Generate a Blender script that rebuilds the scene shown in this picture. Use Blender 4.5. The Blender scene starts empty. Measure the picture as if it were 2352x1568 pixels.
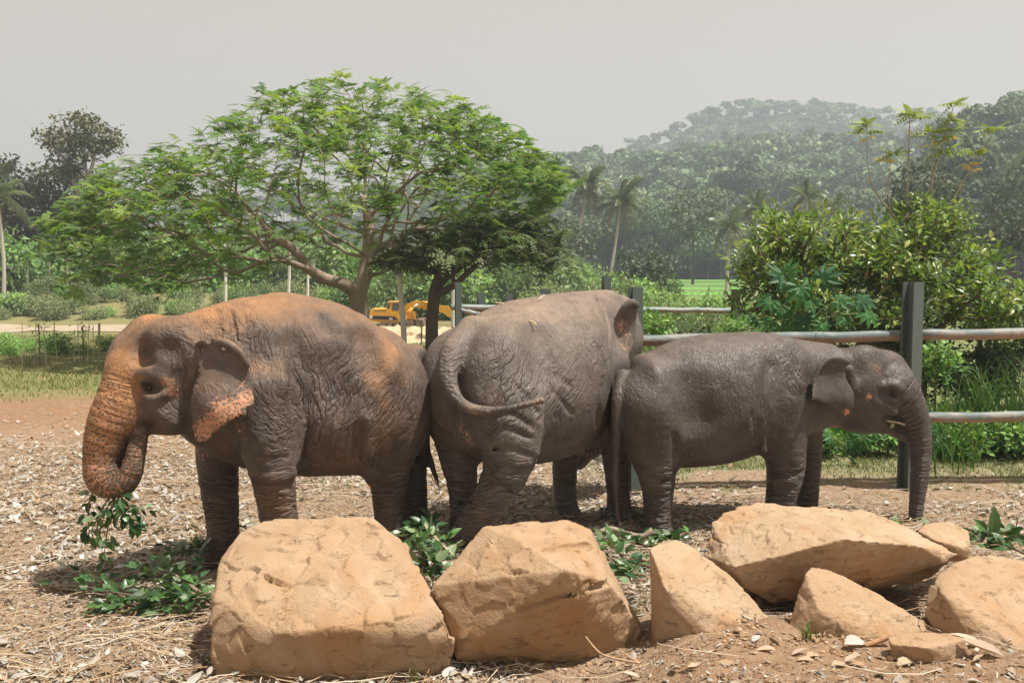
import bpy, bmesh, math, random
import numpy as np
from mathutils import Vector, Matrix
from mathutils.bvhtree import BVHTree

SC = bpy.context.scene
RNG = np.random.default_rng(11)
random.seed(11)

# ------------------------------------------------------------------ camera, light, exposure
F = 2287.0                      # focal length in units of a 2352 px wide picture
CAMZ = 2.6
TH = math.atan((784 - 610) / F)
cam = bpy.data.cameras.new('camera')
cam.sensor_width = 36.0
cam.lens = 36.0 * F / 2352.0
cam.clip_start, cam.clip_end = 0.1, 6000
cam_ob = bpy.data.objects.new('camera', cam)
cam_ob.location = (0, 0, CAMZ)
cam_ob.rotation_euler = (math.pi / 2 - TH, 0, 0)
SC.collection.objects.link(cam_ob)
SC.camera = cam_ob

SUN_EL, SUN_AZ = math.radians(67), math.radians(105)      # azimuth clockwise from +Y (sun on the right)
world = bpy.data.worlds.new('World')
SC.world = world
world.use_nodes = True
wn, wl = world.node_tree.nodes, world.node_tree.links
wn.clear()
w_out = wn.new('ShaderNodeOutputWorld')
w_bg = wn.new('ShaderNodeBackground')
w_sky = wn.new('ShaderNodeTexSky')
w_sky.sky_type = 'NISHITA'
w_sky.sun_disc = False
w_sky.sun_elevation, w_sky.sun_rotation = SUN_EL, SUN_AZ
w_sky.air_density, w_sky.dust_density, w_sky.ozone_density = 1.0, 6.0, 1.0
w_hs = wn.new('ShaderNodeHueSaturation')
w_hs.inputs['Saturation'].default_value = 0.22
w_tint = wn.new('ShaderNodeMixRGB')
w_tint.blend_type = 'MULTIPLY'
w_tint.inputs[0].default_value = 1.0
w_tint.inputs[2].default_value = (1.03, 0.96, 0.87, 1)
# thin cloud veil: pulls the clear-sky radiance towards the graded grey below
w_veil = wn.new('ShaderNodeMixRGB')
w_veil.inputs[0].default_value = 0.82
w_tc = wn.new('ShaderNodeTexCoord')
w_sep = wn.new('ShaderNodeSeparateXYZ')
w_ramp = wn.new('ShaderNodeValToRGB')            # haze is brightest low down; darkened overhead, out of view, to cut fill light
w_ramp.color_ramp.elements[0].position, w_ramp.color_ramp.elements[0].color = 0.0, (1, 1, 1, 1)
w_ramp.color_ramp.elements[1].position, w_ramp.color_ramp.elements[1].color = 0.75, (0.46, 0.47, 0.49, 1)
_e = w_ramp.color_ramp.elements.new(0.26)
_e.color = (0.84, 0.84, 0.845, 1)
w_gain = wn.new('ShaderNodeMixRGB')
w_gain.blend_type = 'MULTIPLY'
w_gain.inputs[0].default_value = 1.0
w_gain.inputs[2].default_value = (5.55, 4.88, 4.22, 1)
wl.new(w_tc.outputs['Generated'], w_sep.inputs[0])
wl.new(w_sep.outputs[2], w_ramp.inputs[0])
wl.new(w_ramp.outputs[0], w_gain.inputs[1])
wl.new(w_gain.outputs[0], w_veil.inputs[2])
wl.new(w_sky.outputs[0], w_hs.inputs['Color'])
wl.new(w_hs.outputs[0], w_tint.inputs[1])
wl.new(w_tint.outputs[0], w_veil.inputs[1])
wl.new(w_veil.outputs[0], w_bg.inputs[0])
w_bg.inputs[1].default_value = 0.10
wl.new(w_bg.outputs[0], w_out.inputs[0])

sun = bpy.data.lights.new('sun', 'SUN')
sun.energy = 5.0
sun.angle = math.radians(1.5)
sun.color = (1.0, 0.95, 0.87)
sun_ob = bpy.data.objects.new('sun', sun)
_sd = Vector((math.sin(SUN_AZ) * math.cos(SUN_EL), math.cos(SUN_AZ) * math.cos(SUN_EL), math.sin(SUN_EL)))
sun_ob.rotation_euler = (-_sd).to_track_quat('-Z', 'Y').to_euler()
sun_ob.location = (30, -5, 60)
SC.collection.objects.link(sun_ob)

SC.view_settings.view_transform = 'Standard'
SC.view_settings.look = 'None'
SC.view_settings.exposure = 0.6
SC.view_settings.gamma = 1.0
SC.view_settings.use_curve_mapping = False
HAZE_DENSITY = 0.0011
SC.cycles.max_bounces = 6
SC.cycles.diffuse_bounces = 2
SC.cycles.glossy_bounces = 2
SC.cycles.transmission_bounces = 4
SC.cycles.transparent_max_bounces = 8
SC.cycles.volume_bounces = 0
SC.cycles.caustics_reflective = False
SC.cycles.caustics_refractive = False

# ------------------------------------------------------------------ helpers
def at(px, py, d):
    """World point seen at pixel (px, py) of the 2352 wide picture, at distance d along world Y."""
    rx, rf, ru = (px - 1176) / F, 1.0, -(py - 784) / F
    y = rf * math.cos(TH) + ru * math.sin(TH)
    z = -rf * math.sin(TH) + ru * math.cos(TH)
    k = d / y
    return np.array((rx * k, d, CAMZ + z * k))

def px_m(d):
    return d / F

def hash01(ix, iy, iz, seed=0):
    h = (ix.astype(np.int64) * 374761393 + iy.astype(np.int64) * 668265263 + iz.astype(np.int64) * 2147483647 + seed * 974711) & 0xFFFFFFFF
    h = ((h ^ (h >> 13)) * 1274126177) & 0xFFFFFFFF
    h = h ^ (h >> 16)
    return (h & 0xFFFFFF).astype(np.float64) / 0xFFFFFF

def vnoise(p, seed=0):
    p = np.asarray(p, float)
    i = np.floor(p).astype(np.int64)
    f = p - i
    u = f * f * f * (f * (f * 6 - 15) + 10)
    r = 0
    for dx in (0, 1):
        for dy in (0, 1):
            for dz in (0, 1):
                w = (u[:, 0] if dx else 1 - u[:, 0]) * (u[:, 1] if dy else 1 - u[:, 1]) * (u[:, 2] if dz else 1 - u[:, 2])
                r = r + w * hash01(i[:, 0] + dx, i[:, 1] + dy, i[:, 2] + dz, seed)
    return r * 2 - 1

def fbm(p, octv=4, seed=0, gain=0.5):
    p = np.asarray(p, float)
    a, s, r = 1.0, 1.0, 0
    for o in range(octv):
        r = r + a * vnoise(p * s + 17.3 * o, seed + o)
        a *= gain
        s *= 2.03
    return r

def sstep(a, b, x):
    t = np.clip((x - a) / (b - a), 0, 1)
    return t * t * (3 - 2 * t)

def new_mesh(name, V, faces, col=None, smooth=False, attrs=None, mats=None):
    """faces: list of int arrays (n, k), k may differ between arrays."""
    me = bpy.data.meshes.new(name)
    V = np.asarray(V, np.float32)
    faces = [np.asarray(f, np.int32) for f in faces if len(f)]
    loops = np.concatenate([f.ravel() for f in faces])
    starts, n = [], 0
    for f in faces:
        starts.append(n + np.arange(len(f)) * f.shape[1])
        n += f.size
    starts = np.concatenate(starts).astype(np.int32)
    me.vertices.add(len(V))
    me.vertices.foreach_set('co', V.ravel())
    me.loops.add(len(loops))
    me.loops.foreach_set('vertex_index', loops)
    me.polygons.add(len(starts))
    me.polygons.foreach_set('loop_start', starts)
    if mats is not None:
        me.polygons.foreach_set('material_index', np.asarray(mats, np.int32))
    me.update(calc_edges=True)
    me.polygons.foreach_set('use_smooth', np.full(len(starts), bool(smooth)))
    if col is not None:
        col = np.asarray(col, np.float32)
        if col.shape[1] == 3:
            col = np.concatenate([col, np.ones((len(col), 1), np.float32)], 1)
        a = me.attributes.new('col', 'FLOAT_COLOR', 'POINT')
        a.data.foreach_set('color', col.ravel())
    for k, v in (attrs or {}).items():
        a = me.attributes.new(k, 'FLOAT', 'POINT')
        a.data.foreach_set('value', np.asarray(v, np.float32))
    return me

class MB:
    """Collects pieces of geometry (with a colour per vertex) that become ONE mesh."""
    def __init__(s):
        s.V, s.F, s.C, s.M, s.n = [], [], [], [], 0
    def add(s, V, faces, col=(1, 1, 1), mat=0):
        V = np.asarray(V, float)
        col = np.asarray(col, float)
        if col.ndim == 1:
            col = np.tile(col, (len(V), 1))
        for f in faces:
            f = np.asarray(f, np.int64)
            if len(f):
                s.F.append(f + s.n)
                s.M.append(np.full(len(f), mat))
        s.V.append(V)
        s.C.append(col[:, :3])
        s.n += len(V)
    def mesh(s, name, smooth=False):
        by = {}
        for f, m in zip(s.F, s.M):
            by.setdefault(f.shape[1], []).append((f, m))
        fs = [np.concatenate([a for a, _ in v]) for v in by.values()]
        ms = np.concatenate([np.concatenate([b for _, b in v]) for v in by.values()])
        return new_mesh(name, np.concatenate(s.V), fs, np.concatenate(s.C), smooth, mats=ms)
    def build(s, name, mats, parent=None, smooth=False):
        return link(name, s.mesh(name, smooth), mats, parent)
    def box(s, c, size, col=(1, 1, 1), rz=0, mat=0, rot=None):
        x, y, z = np.asarray(size) / 2
        V = np.array([(sx * x, sy * y, sz * z) for sz in (-1, 1) for sy in (-1, 1) for sx in (-1, 1)])
        if rot is None:
            rot = np.array(Matrix.Rotation(rz, 3, 'Z'))
        V = V @ np.asarray(rot).T + np.asarray(c)
        Q = [(0, 2, 3, 1), (4, 5, 7, 6), (0, 1, 5, 4), (2, 6, 7, 3), (0, 4, 6, 2), (1, 3, 7, 5)]
        s.add(V, [np.array(Q)], col, mat)
    def tube(s, pts, rad, sides=8, col=(1, 1, 1), cap=True, mat=0):
        V, fs = tube(pts, rad, sides, cap)
        s.add(V, fs, col, mat)

def link(name, me, mats=None, parent=None, loc=None):
    o = bpy.data.objects.new(name, me)
    SC.collection.objects.link(o)
    if me is not None and mats is not None and not me.materials:
        for m in (mats if isinstance(mats, (list, tuple)) else [mats]):
            me.materials.append(m)
    if parent is not None:
        o.parent = parent
    if loc is not None:
        o.location = loc
    return o

def tag(o, label=None, cat=None, group=None, kind=None):
    if label: o['label'] = label
    if cat: o['category'] = cat
    if group: o['group'] = group
    if kind: o['kind'] = kind
    return o

def thing(name, label, cat, loc=(0, 0, 0), rz=0, group=None):
    o = bpy.data.objects.new(name, None)
    o.empty_display_size = 0.1
    SC.collection.objects.link(o)
    o.location = loc
    o.rotation_euler = (0, 0, rz)
    return tag(o, label, cat, group)

def copy_tree(o, parent=None):
    c = o.copy()
    SC.collection.objects.link(c)
    if parent is not None:
        c.parent = parent
    for ch in list(o.children):
        copy_tree(ch, c)
    return c

def tube(pts, rad, sides=8, cap=True):
    P = np.asarray(pts, float)
    n = len(P)
    R = np.broadcast_to(np.asarray(rad, float), (n,))
    T = np.gradient(P, axis=0)
    T /= np.linalg.norm(T, axis=1)[:, None] + 1e-12
    up = np.array((0, 0, 1.0)) if abs(T[0, 2]) < 0.9 else np.array((1.0, 0, 0))
    A = np.empty_like(P)
    a = np.cross(T[0], up)
    a /= np.linalg.norm(a)
    for i in range(n):
        a = a - T[i] * a.dot(T[i])
        a /= np.linalg.norm(a) + 1e-12
        A[i] = a
    B = np.cross(T, A)
    ang = np.arange(sides) * 2 * math.pi / sides
    V = P[:, None] + R[:, None, None] * (A[:, None] * np.cos(ang)[None, :, None] + B[:, None] * np.sin(ang)[None, :, None])
    V = V.reshape(-1, 3)
    i = np.arange(n - 1)[:, None] * sides
    j = np.arange(sides)[None, :]
    k = (j + 1) % sides
    Q = np.stack([i + j, i + k, i + k + sides, i + j + sides], -1).reshape(-1, 4)
    fs = [Q]
    if cap:
        c = np.array([P[0], P[-1]])
        V = np.concatenate([V, c])
        b = n * sides
        t1 = np.stack([np.full(sides, b), (np.arange(sides) + 1) % sides, np.arange(sides)], -1)
        e = (n - 1) * sides
        t2 = np.stack([np.full(sides, b + 1), e + np.arange(sides), e + (np.arange(sides) + 1) % sides], -1)
        fs.append(np.concatenate([t1, t2]))
    return V, fs

def smooth_path(pts, n):
    """Catmull-Rom through the points; each point may carry extra columns (radius)."""
    P = np.asarray(pts, float)
    P = np.concatenate([[2 * P[0] - P[1]], P, [2 * P[-1] - P[-2]]])
    m = len(P) - 3
    t = np.linspace(0, m - 1e-9, n)
    i = t.astype(int)
    f = (t - i)[:, None]
    a, b, c, d = P[i], P[i + 1], P[i + 2], P[i + 3]
    return 0.5 * (2 * b + (c - a) * f + (2 * a - 5 * b + 4 * c - d) * f ** 2 + (3 * b - a - 3 * c + d) * f ** 3)

def frames(fwd, nrm):
    """Rotation matrices whose columns are side, forward, normal."""
    f = fwd / (np.linalg.norm(fwd, axis=1)[:, None] + 1e-12)
    s = np.cross(f, nrm)
    s /= np.linalg.norm(s, axis=1)[:, None] + 1e-12
    u = np.cross(s, f)
    return np.stack([s, f, u], -1)

def scatter(tmpl, pos, R, scale, col=None, shade=None):
    """Copies a template (V, faces) -> V, faces, colours."""
    tv, tf = tmpl
    n, m = len(pos), len(tv)
    sc = np.asarray(scale, float)
    if sc.ndim == 1:
        V0 = tv[None] * sc[:, None, None]
    else:
        V0 = tv[None] * sc[:, None, :]
    V = np.einsum('nij,nmj->nmi', R, V0) + pos[:, None]
    off = np.arange(n)[:, None, None] * m
    fs = [(f[None] + off).reshape(-1, f.shape[1]) for f in tf]
    C = None
    if col is not None:
        C = np.repeat(np.asarray(col), m, 0)
        if shade is not None:
            C = C * np.tile(shade, n)[:, None]
    return V.reshape(-1, 3), fs, C

def rand_unit(n):
    v = RNG.normal(size=(n, 3))
    return v / np.linalg.norm(v, axis=1)[:, None]

def leaf_template(l=1.0, w=0.4, fold=0.12, curl=0.15, rows=2):
    V, pts = [(0, 0, 0)], []
    for i in range(1, rows + 1):
        t = i / (rows + 1)
        ww = w / 2 * math.sin(math.pi * t ** 0.8) ** 0.8
        z = -curl * t * t
        V += [(-ww, t * l, z + fold * ww * 2), (0, t * l, z), (ww, t * l, z + fold * ww * 2)]
    V.append((0, l, -curl))
    T, Q = [(0, 2, 1), (0, 3, 2)], []
    for i in range(rows - 1):
        b = 1 + 3 * i
        Q += [(b, b + 1, b + 4, b + 3), (b + 1, b + 2, b + 5, b + 4)]
    b = 1 + 3 * (rows - 1)
    T += [(b, b + 1, b + 3), (b + 1, b + 2, b + 3)]
    return np.array(V, float), [np.array(T)] + ([np.array(Q)] if Q else [])

# ------------------------------------------------------------------ materials
class NT:
    def __init__(s, name):
        s.m = bpy.data.materials.new(name)
        s.m.use_nodes = True
        s.n, s.l = s.m.node_tree.nodes, s.m.node_tree.links
        s.b = s.n['Principled BSDF']
        s.out = s.n['Material Output']
    def node(s, t, **kw):
        x = s.n.new(t)
        for k, v in kw.items():
            setattr(x, k, v)
        return x
    def set(s, node, key, v):
        if hasattr(v, 'is_linked') or isinstance(v, bpy.types.NodeSocket):
            s.l.new(v, node.inputs[key])
        else:
            node.inputs[key].default_value = v
    def attr(s, name):
        a = s.node('ShaderNodeAttribute', attribute_name=name)
        return a
    def coord(s, which='Object'):
        return s.node('ShaderNodeTexCoord').outputs[which]
    def mapping(s, vec, scale=(1, 1, 1), rot=(0, 0, 0)):
        m = s.node('ShaderNodeMapping')
        s.l.new(vec, m.inputs[0])
        m.inputs['Scale'].default_value = scale
        m.inputs['Rotation'].default_value = rot
        return m.outputs[0]
    def turned(s, vec, scale, rot):
        """turn first, then stretch"""
        m = s.node('ShaderNodeMapping', vector_type='TEXTURE')
        s.l.new(vec, m.inputs[0])
        m.inputs['Scale'].default_value = [1 / q for q in scale]
        m.inputs['Rotation'].default_value = rot
        return m.outputs[0]
    def noise(s, vec, scale, detail=3, rough=0.55, dist=0.0):
        x = s.node('ShaderNodeTexNoise')
        s.l.new(vec, x.inputs['Vector'])
        x.inputs['Scale'].default_value = scale
        x.inputs['Detail'].default_value = detail
        x.inputs['Roughness'].default_value = rough
        x.inputs['Distortion'].default_value = dist
        return x.outputs['Fac']
    def voronoi(s, vec, scale, feature='F1', out='Distance'):
        x = s.node('ShaderNodeTexVoronoi', feature=feature)
        s.l.new(vec, x.inputs['Vector'])
        x.inputs['Scale'].default_value = scale
        return x.outputs[out]
    def math(s, op, a, b=0.0, clamp=False):
        x = s.node('ShaderNodeMath', operation=op, use_clamp=clamp)
        s.set(x, 0, a)
        s.set(x, 1, b)
        return x.outputs[0]
    def ramp(s, fac, stops):
        x = s.node('ShaderNodeValToRGB')
        s.l.new(fac, x.inputs[0])
        e = x.color_ramp.elements
        while len(e) < len(stops):
            e.new(0.5)
        for k, (p, c) in zip(e, stops):
            k.position = p
            k.color = (c, c, c, 1) if not hasattr(c, '__len__') else (*c[:3], 1)
        return x.outputs[0]
    def mix(s, fac, a, b, mode='MIX'):
        x = s.node('ShaderNodeMixRGB', blend_type=mode)
        for k, v in ((0, fac), (1, a), (2, b)):
            if isinstance(v, bpy.types.NodeSocket):
                s.l.new(v, x.inputs[k])
            elif k == 0:
                x.inputs[0].default_value = v
            else:
                x.inputs[k].default_value = (*v[:3], 1)
        return x.outputs[0]
    def bump(s, h, dist=0.02, strength=1.0, normal=None):
        x = s.node('ShaderNodeBump')
        s.l.new(h, x.inputs['Height'])
        x.inputs['Distance'].default_value = dist
        x.inputs['Strength'].default_value = strength
        if normal is not None:
            s.l.new(normal, x.inputs['Normal'])
        return x.outputs[0]
    def finish(s, color, rough=0.8, normal=None, spec=0.3, metal=0.0):
        s.set(s.b, 'Base Color', color if isinstance(color, bpy.types.NodeSocket) else (*color[:3], 1))
        s.set(s.b, 'Roughness', rough)
        s.set(s.b, 'Metallic', metal)
        s.b.inputs['Specular IOR Level'].default_value = spec
        if normal is not None:
            s.l.new(normal, s.b.inputs['Normal'])
        return s.m

def leaf_material(name, tint=(1, 1, 1), rough=0.5, trans=0.3, spec=0.3, vary=0.35):
    t = NT(name)
    a = t.attr('col').outputs['Color']
    oi = t.node('ShaderNodeObjectInfo').outputs['Random']
    c = t.mix(1.0, a, tint, 'MULTIPLY')
    v = t.math('MULTIPLY_ADD', oi, vary)
    v.node.inputs[2].default_value = 1 - vary / 2
    c = t.mix(1.0, c, v, 'MULTIPLY')
    m = t.finish(c, rough, None, spec)
    tr = t.node('ShaderNodeBsdfTranslucent')
    t.l.new(t.mix(1.0, c, (1.25, 1.25, 0.6), 'MULTIPLY'), tr.inputs[0])
    mx = t.node('ShaderNodeMixShader')
    mx.inputs[0].default_value = trans
    t.l.new(t.b.outputs[0], mx.inputs[1])
    t.l.new(tr.outputs[0], mx.inputs[2])
    t.l.new(mx.outputs[0], t.out.inputs[0])
    return m

def col_material(name, rough=0.8, spec=0.25, nscale=20, namp=0.25, bump=0.0, metal=0.0):
    t = NT(name)
    a = t.attr('col').outputs['Color']
    o = t.coord()
    n = t.noise(o, nscale, 4)
    c = t.mix(1.0, a, t.ramp(n, [(0.25, 1 - namp), (0.75, 1 + namp)]), 'MULTIPLY')
    nm = t.bump(n, bump) if bump else None
    return t.finish(c, rough, nm, spec, metal)

# ------------------------------------------------------------------ signed-distance modelling
def smin(a, b, k):
    h = np.maximum(k - np.abs(a - b), 0) / k
    return np.minimum(a, b) - h * h * k * 0.25

def smax(a, b, k):
    return -smin(-a, -b, k)

class Field:
    def __init__(s, lo, hi, h):
        s.lo, s.h = np.array(lo, float), h
        s.n = np.ceil((np.array(hi) - s.lo) / h).astype(int) + 1
        s.f = np.full(s.n, 1.0, np.float32)
        s.ax = [(s.lo[i] + h * np.arange(s.n[i])).astype(np.float32) for i in range(3)]
    def box(s, lo, hi):
        a = np.clip(np.floor((np.array(lo) - s.lo) / s.h).astype(int), 0, s.n)
        b = np.clip(np.ceil((np.array(hi) - s.lo) / s.h).astype(int) + 1, 0, s.n)
        sl = tuple(slice(a[i], b[i]) for i in range(3))
        X = s.ax[0][sl[0]][:, None, None]
        Y = s.ax[1][sl[1]][None, :, None]
        Z = s.ax[2][sl[2]][None, None, :]
        return sl, X, Y, Z
    def op(s, sl, d, k, mode):
        d = d.astype(np.float32)
        if mode == 'add':
            s.f[sl] = smin(s.f[sl], d, k)
        elif mode == 'sub':
            s.f[sl] = smax(s.f[sl], -d, k)
        elif mode == 'and':
            s.f[sl] = smax(s.f[sl], d, k)
    def chain(s, pts, rad, k=0.06, mode='add', n=None):
        """Tapered limb through the points (smooth path)."""
        P = np.concatenate([np.asarray(pts, float), np.asarray(rad, float)[:, None]], 1)
        if n is None:
            n = (len(P) - 1) * 4 + 1
        if len(P) > 2:
            P = smooth_path(P, n)
        r = P[:, 3].max() + k + 0.04
        sl, X, Y, Z = s.box(P[:, :3].min(0) - r, P[:, :3].max(0) + r)
        best = None
        for i in range(len(P) - 1):
            a, b = P[i, :3], P[i + 1, :3]
            ab = b - a
            L = ab.dot(ab) + 1e-12
            px, py, pz = X - a[0], Y - a[1], Z - a[2]
            t = np.clip((px * ab[0] + py * ab[1] + pz * ab[2]) / L, 0, 1)
            d = np.sqrt((px - t * ab[0]) ** 2 + (py - t * ab[1]) ** 2 + (pz - t * ab[2]) ** 2) - (P[i, 3] + t * (P[i + 1, 3] - P[i, 3]))
            best = d if best is None else np.minimum(best, d)
        s.op(sl, best, k, mode)
        return P
    def ell(s, c, r, k=0.08, rz=0.0, ry=0.0, mode='add'):
        c, r = np.asarray(c, float), np.asarray(r, float)
        m = r.max() + k + 0.04
        sl, X, Y, Z = s.box(c - m, c + m)
        x, y, z = X - c[0], Y - c[1], Z - c[2]
        if rz:
            x, y = x * math.cos(rz) + y * math.sin(rz), -x * math.sin(rz) + y * math.cos(rz)
        if ry:
            x, z = x * math.cos(ry) - z * math.sin(ry), x * math.sin(ry) + z * math.cos(ry)
        k0 = np.sqrt((x / r[0]) ** 2 + (y / r[1]) ** 2 + (z / r[2]) ** 2)
        k1 = np.sqrt((x / r[0] ** 2) ** 2 + (y / r[1] ** 2) ** 2 + (z / r[2] ** 2) ** 2)
        d = k0 * (k0 - 1) / np.maximum(k1, 1e-6)
        s.op(sl, d, k, mode)
    def torso(s, st, p=2.25, k=0.05):
        """st rows: x, z top, z bottom, half width, lateral shift."""
        st = np.asarray(st, float)
        st = st[np.argsort(st[:, 0])]
        D = smooth_path(st, 80)
        D = D[np.argsort(D[:, 0])]
        x0, x1 = D[0, 0], D[-1, 0]
        wm = np.abs(D[:, 3]).max() + 0.15
        sl, X, Y, Z = s.box((x0 - .1, -wm, D[:, 2].min() - .1), (x1 + .1, wm, D[:, 1].max() + .1))
        xs = np.clip(X.ravel(), x0, x1)
        g = lambda c: np.interp(xs, D[:, 0], D[:, c])[:, None, None].astype(np.float32)
        zt, zb, w, sh = g(1), g(2), np.maximum(g(3), 0.01), g(4)
        zc, hh = (zt + zb) / 2, np.maximum((zt - zb) / 2, 0.01)
        zz = (Z - zc) / hh
        ww = w * (1 - 0.16 * np.clip(zz, 0, 1.3) ** 2)
        q = ((np.abs(Y - sh) / ww) ** p + np.abs(zz) ** p) ** (1 / p)
        d = (q - 1) * np.minimum(w, hh)
        d = np.maximum(d, np.maximum(X - x1, x0 - X))
        s.op(sl, d, k, 'add')
    def plate(s, poly, P0, U, V, N, off, thick=0.014, k=0.03):
        """Thin flap: polygon (u, v pairs) on the plane P0,U,V; off(u, v) bends it along N."""
        poly = np.asarray(poly, float)
        W = P0 + poly[:, :1] * U + poly[:, 1:] * V
        sl, X, Y, Z = s.box(W.min(0) - .16, W.max(0) + .16)
        x, y, z = X - P0[0], Y - P0[1], Z - P0[2]
        u = x * U[0] + y * U[1] + z * U[2]
        v = x * V[0] + y * V[1] + z * V[2]
        w = x * N[0] + y * N[1] + z * N[2]
        d2 = np.full(u.shape, 1e9)
        sgn = np.ones(u.shape)
        m = len(poly)
        for i in range(m):
            a, b = poly[i], poly[(i + 1) % m]
            e = b - a
            wu, wv = u - a[0], v - a[1]
            t = np.clip((wu * e[0] + wv * e[1]) / (e @ e + 1e-12), 0, 1)
            d2 = np.minimum(d2, (wu - e[0] * t) ** 2 + (wv - e[1] * t) ** 2)
            c1, c2, c3 = v >= a[1], v < b[1], e[0] * wv > e[1] * wu
            flip = (c1 & c2 & c3) | (~c1 & ~c2 & ~c3)
            sgn = np.where(flip, -sgn, sgn)
        dp = sgn * np.sqrt(d2)
        th = thick * (0.75 + np.clip(-dp / 0.12, 0, 1) * 0.9)
        d = smax(dp, np.abs(w - off(u, v)) - th, 0.012)
        s.op(sl, d, k, 'add')
    def surface(s):
        f = s.f
        S = (f < 0)
        c = np.zeros(np.array(S.shape) - 1, np.uint8)
        for a in (0, 1):
            for b in (0, 1):
                for e in (0, 1):
                    c += S[a:S.shape[0] - 1 + a, b:S.shape[1] - 1 + b, e:S.shape[2] - 1 + e]
        I = np.argwhere((c > 0) & (c < 8))
        idx = np.full(c.shape, -1, np.int32)
        idx[I[:, 0], I[:, 1], I[:, 2]] = np.arange(len(I))
        acc = np.zeros((len(I), 3))
        cnt = np.zeros(len(I))
        cor = [(a, b, e) for a in (0, 1) for b in (0, 1) for e in (0, 1)]
        for A in cor:
            for ax in range(3):
                if A[ax]:
                    continue
                B = list(A)
                B[ax] = 1
                fa = f[I[:, 0] + A[0], I[:, 1] + A[1], I[:, 2] + A[2]]
                fb = f[I[:, 0] + B[0], I[:, 1] + B[1], I[:, 2] + B[2]]
                x = (fa < 0) != (fb < 0)
                t = np.where(x, fa / np.where(x, fa - fb, 1), 0)
                p = np.tile(np.array(A, float), (len(I), 1))
                p[:, ax] += t
                acc += p * x[:, None]
                cnt += x
        V = s.lo + (I + acc / cnt[:, None]) * s.h
        Q = []
        for ax in range(3):
            o1, o2 = (ax + 1) % 3, (ax + 2) % 3
            a = [slice(None)] * 3
            b = [slice(None)] * 3
            a[ax], b[ax] = slice(0, -1), slice(1, None)
            ch = S[tuple(a)] != S[tuple(b)]
            E = np.argwhere(ch)
            ok = (E[:, o1] > 0) & (E[:, o2] > 0) & (E[:, o1] < c.shape[o1]) & (E[:, o2] < c.shape[o2])
            E = E[ok]
            ins = S[E[:, 0], E[:, 1], E[:, 2]]
            def cell(d1, d2):
                K = E.copy()
                K[:, o1] -= d1
                K[:, o2] -= d2
                return idx[K[:, 0], K[:, 1], K[:, 2]]
            q = np.stack([cell(1, 1), cell(0, 1), cell(0, 0), cell(1, 0)], -1)
            q[~ins] = q[~ins][:, ::-1]
            Q.append(q)
        return V, np.concatenate(Q)

def vnormals(V, Q):
    n = np.cross(V[Q[:, 2]] - V[Q[:, 0]], V[Q[:, 3]] - V[Q[:, 1]])
    N = np.zeros_like(V)
    for i in range(4):
        np.add.at(N, Q[:, i], n)
    return N / (np.linalg.norm(N, axis=1)[:, None] + 1e-12)

def relax(V, Q, it=2, lam=0.5):
    for _ in range(it):
        S = np.zeros_like(V)
        c = np.zeros(len(V))
        for i in range(4):
            a, b = Q[:, i], Q[:, (i + 1) % 4]
            np.add.at(S, a, V[b])
            np.add.at(S, b, V[a])
            np.add.at(c, a, 1)
            np.add.at(c, b, 1)
        V = V + lam * (S / c[:, None] - V)
    return V

def ray_hit(bvh, px, py):
    o = Vector((0, 0, CAMZ))
    d = (Vector(at(px, py, 10.0)) - o).normalized()
    h = bvh.ray_cast(o, d)
    return (np.array(h[0]), np.array(h[1])) if h[0] is not None else (None, None)
# ------------------------------------------------------------------ ground
def ground_h(x, y):
    x, y = np.asarray(x, float), np.asarray(y, float)
    p = np.stack([x, y, np.zeros_like(x)], -1).reshape(-1, 3)
    n = fbm(p * 0.45, 3, 3).reshape(x.shape)
    n2 = fbm(p * 2.3, 3, 7).reshape(x.shape)
    near = 1 - sstep(9, 14, y)
    h = -1.0 * sstep(20, 62, y) + 0.03 * n + 0.018 * n2 * near
    # raised bank of loose soil round the front boulders on the right
    bank = sstep(0.35, 1.3, x) * (1 - sstep(6.45, 7.35, y + 0.25 * n))
    h = h + 0.15 * bank
    h = h + 0.07 * np.exp(-(((x - 1.62) / 0.34) ** 2 + ((y - 6.62) / 0.3) ** 2))
    # low embankment beyond the dirt track on the left
    h = h + 1.5 * sstep(61, 74, y) * (1 - sstep(-17, -9, x))
    h = h - 0.07 * (1 - sstep(.75, 1.25, x)) * sstep(-2.6, -1.9, x) * (1 - sstep(6.5, 7.0, y))
    # shallow worn edge between the litter yard and the grass strip on the right
    h = h + 0.08 * sstep(11.2, 12.2, y) * sstep(1.0, 2.0, x) * (1 - sstep(18, 24, y))
    return h

def gh(x, y):
    return float(ground_h(np.array([float(x)]), np.array([float(y)]))[0])

def axis_coords(a, b, step, lo, hi, grow=1.12):
    mid = list(np.arange(a, b + 1e-6, step))
    s, v, right = step, b, []
    while v < hi:
        s *= grow
        v += s
        right.append(min(v, hi))
    s, v, left = step, a, []
    while v > lo:
        s *= grow
        v -= s
        left.append(max(v, lo))
    return np.array(left[::-1] + mid + right)

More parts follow.
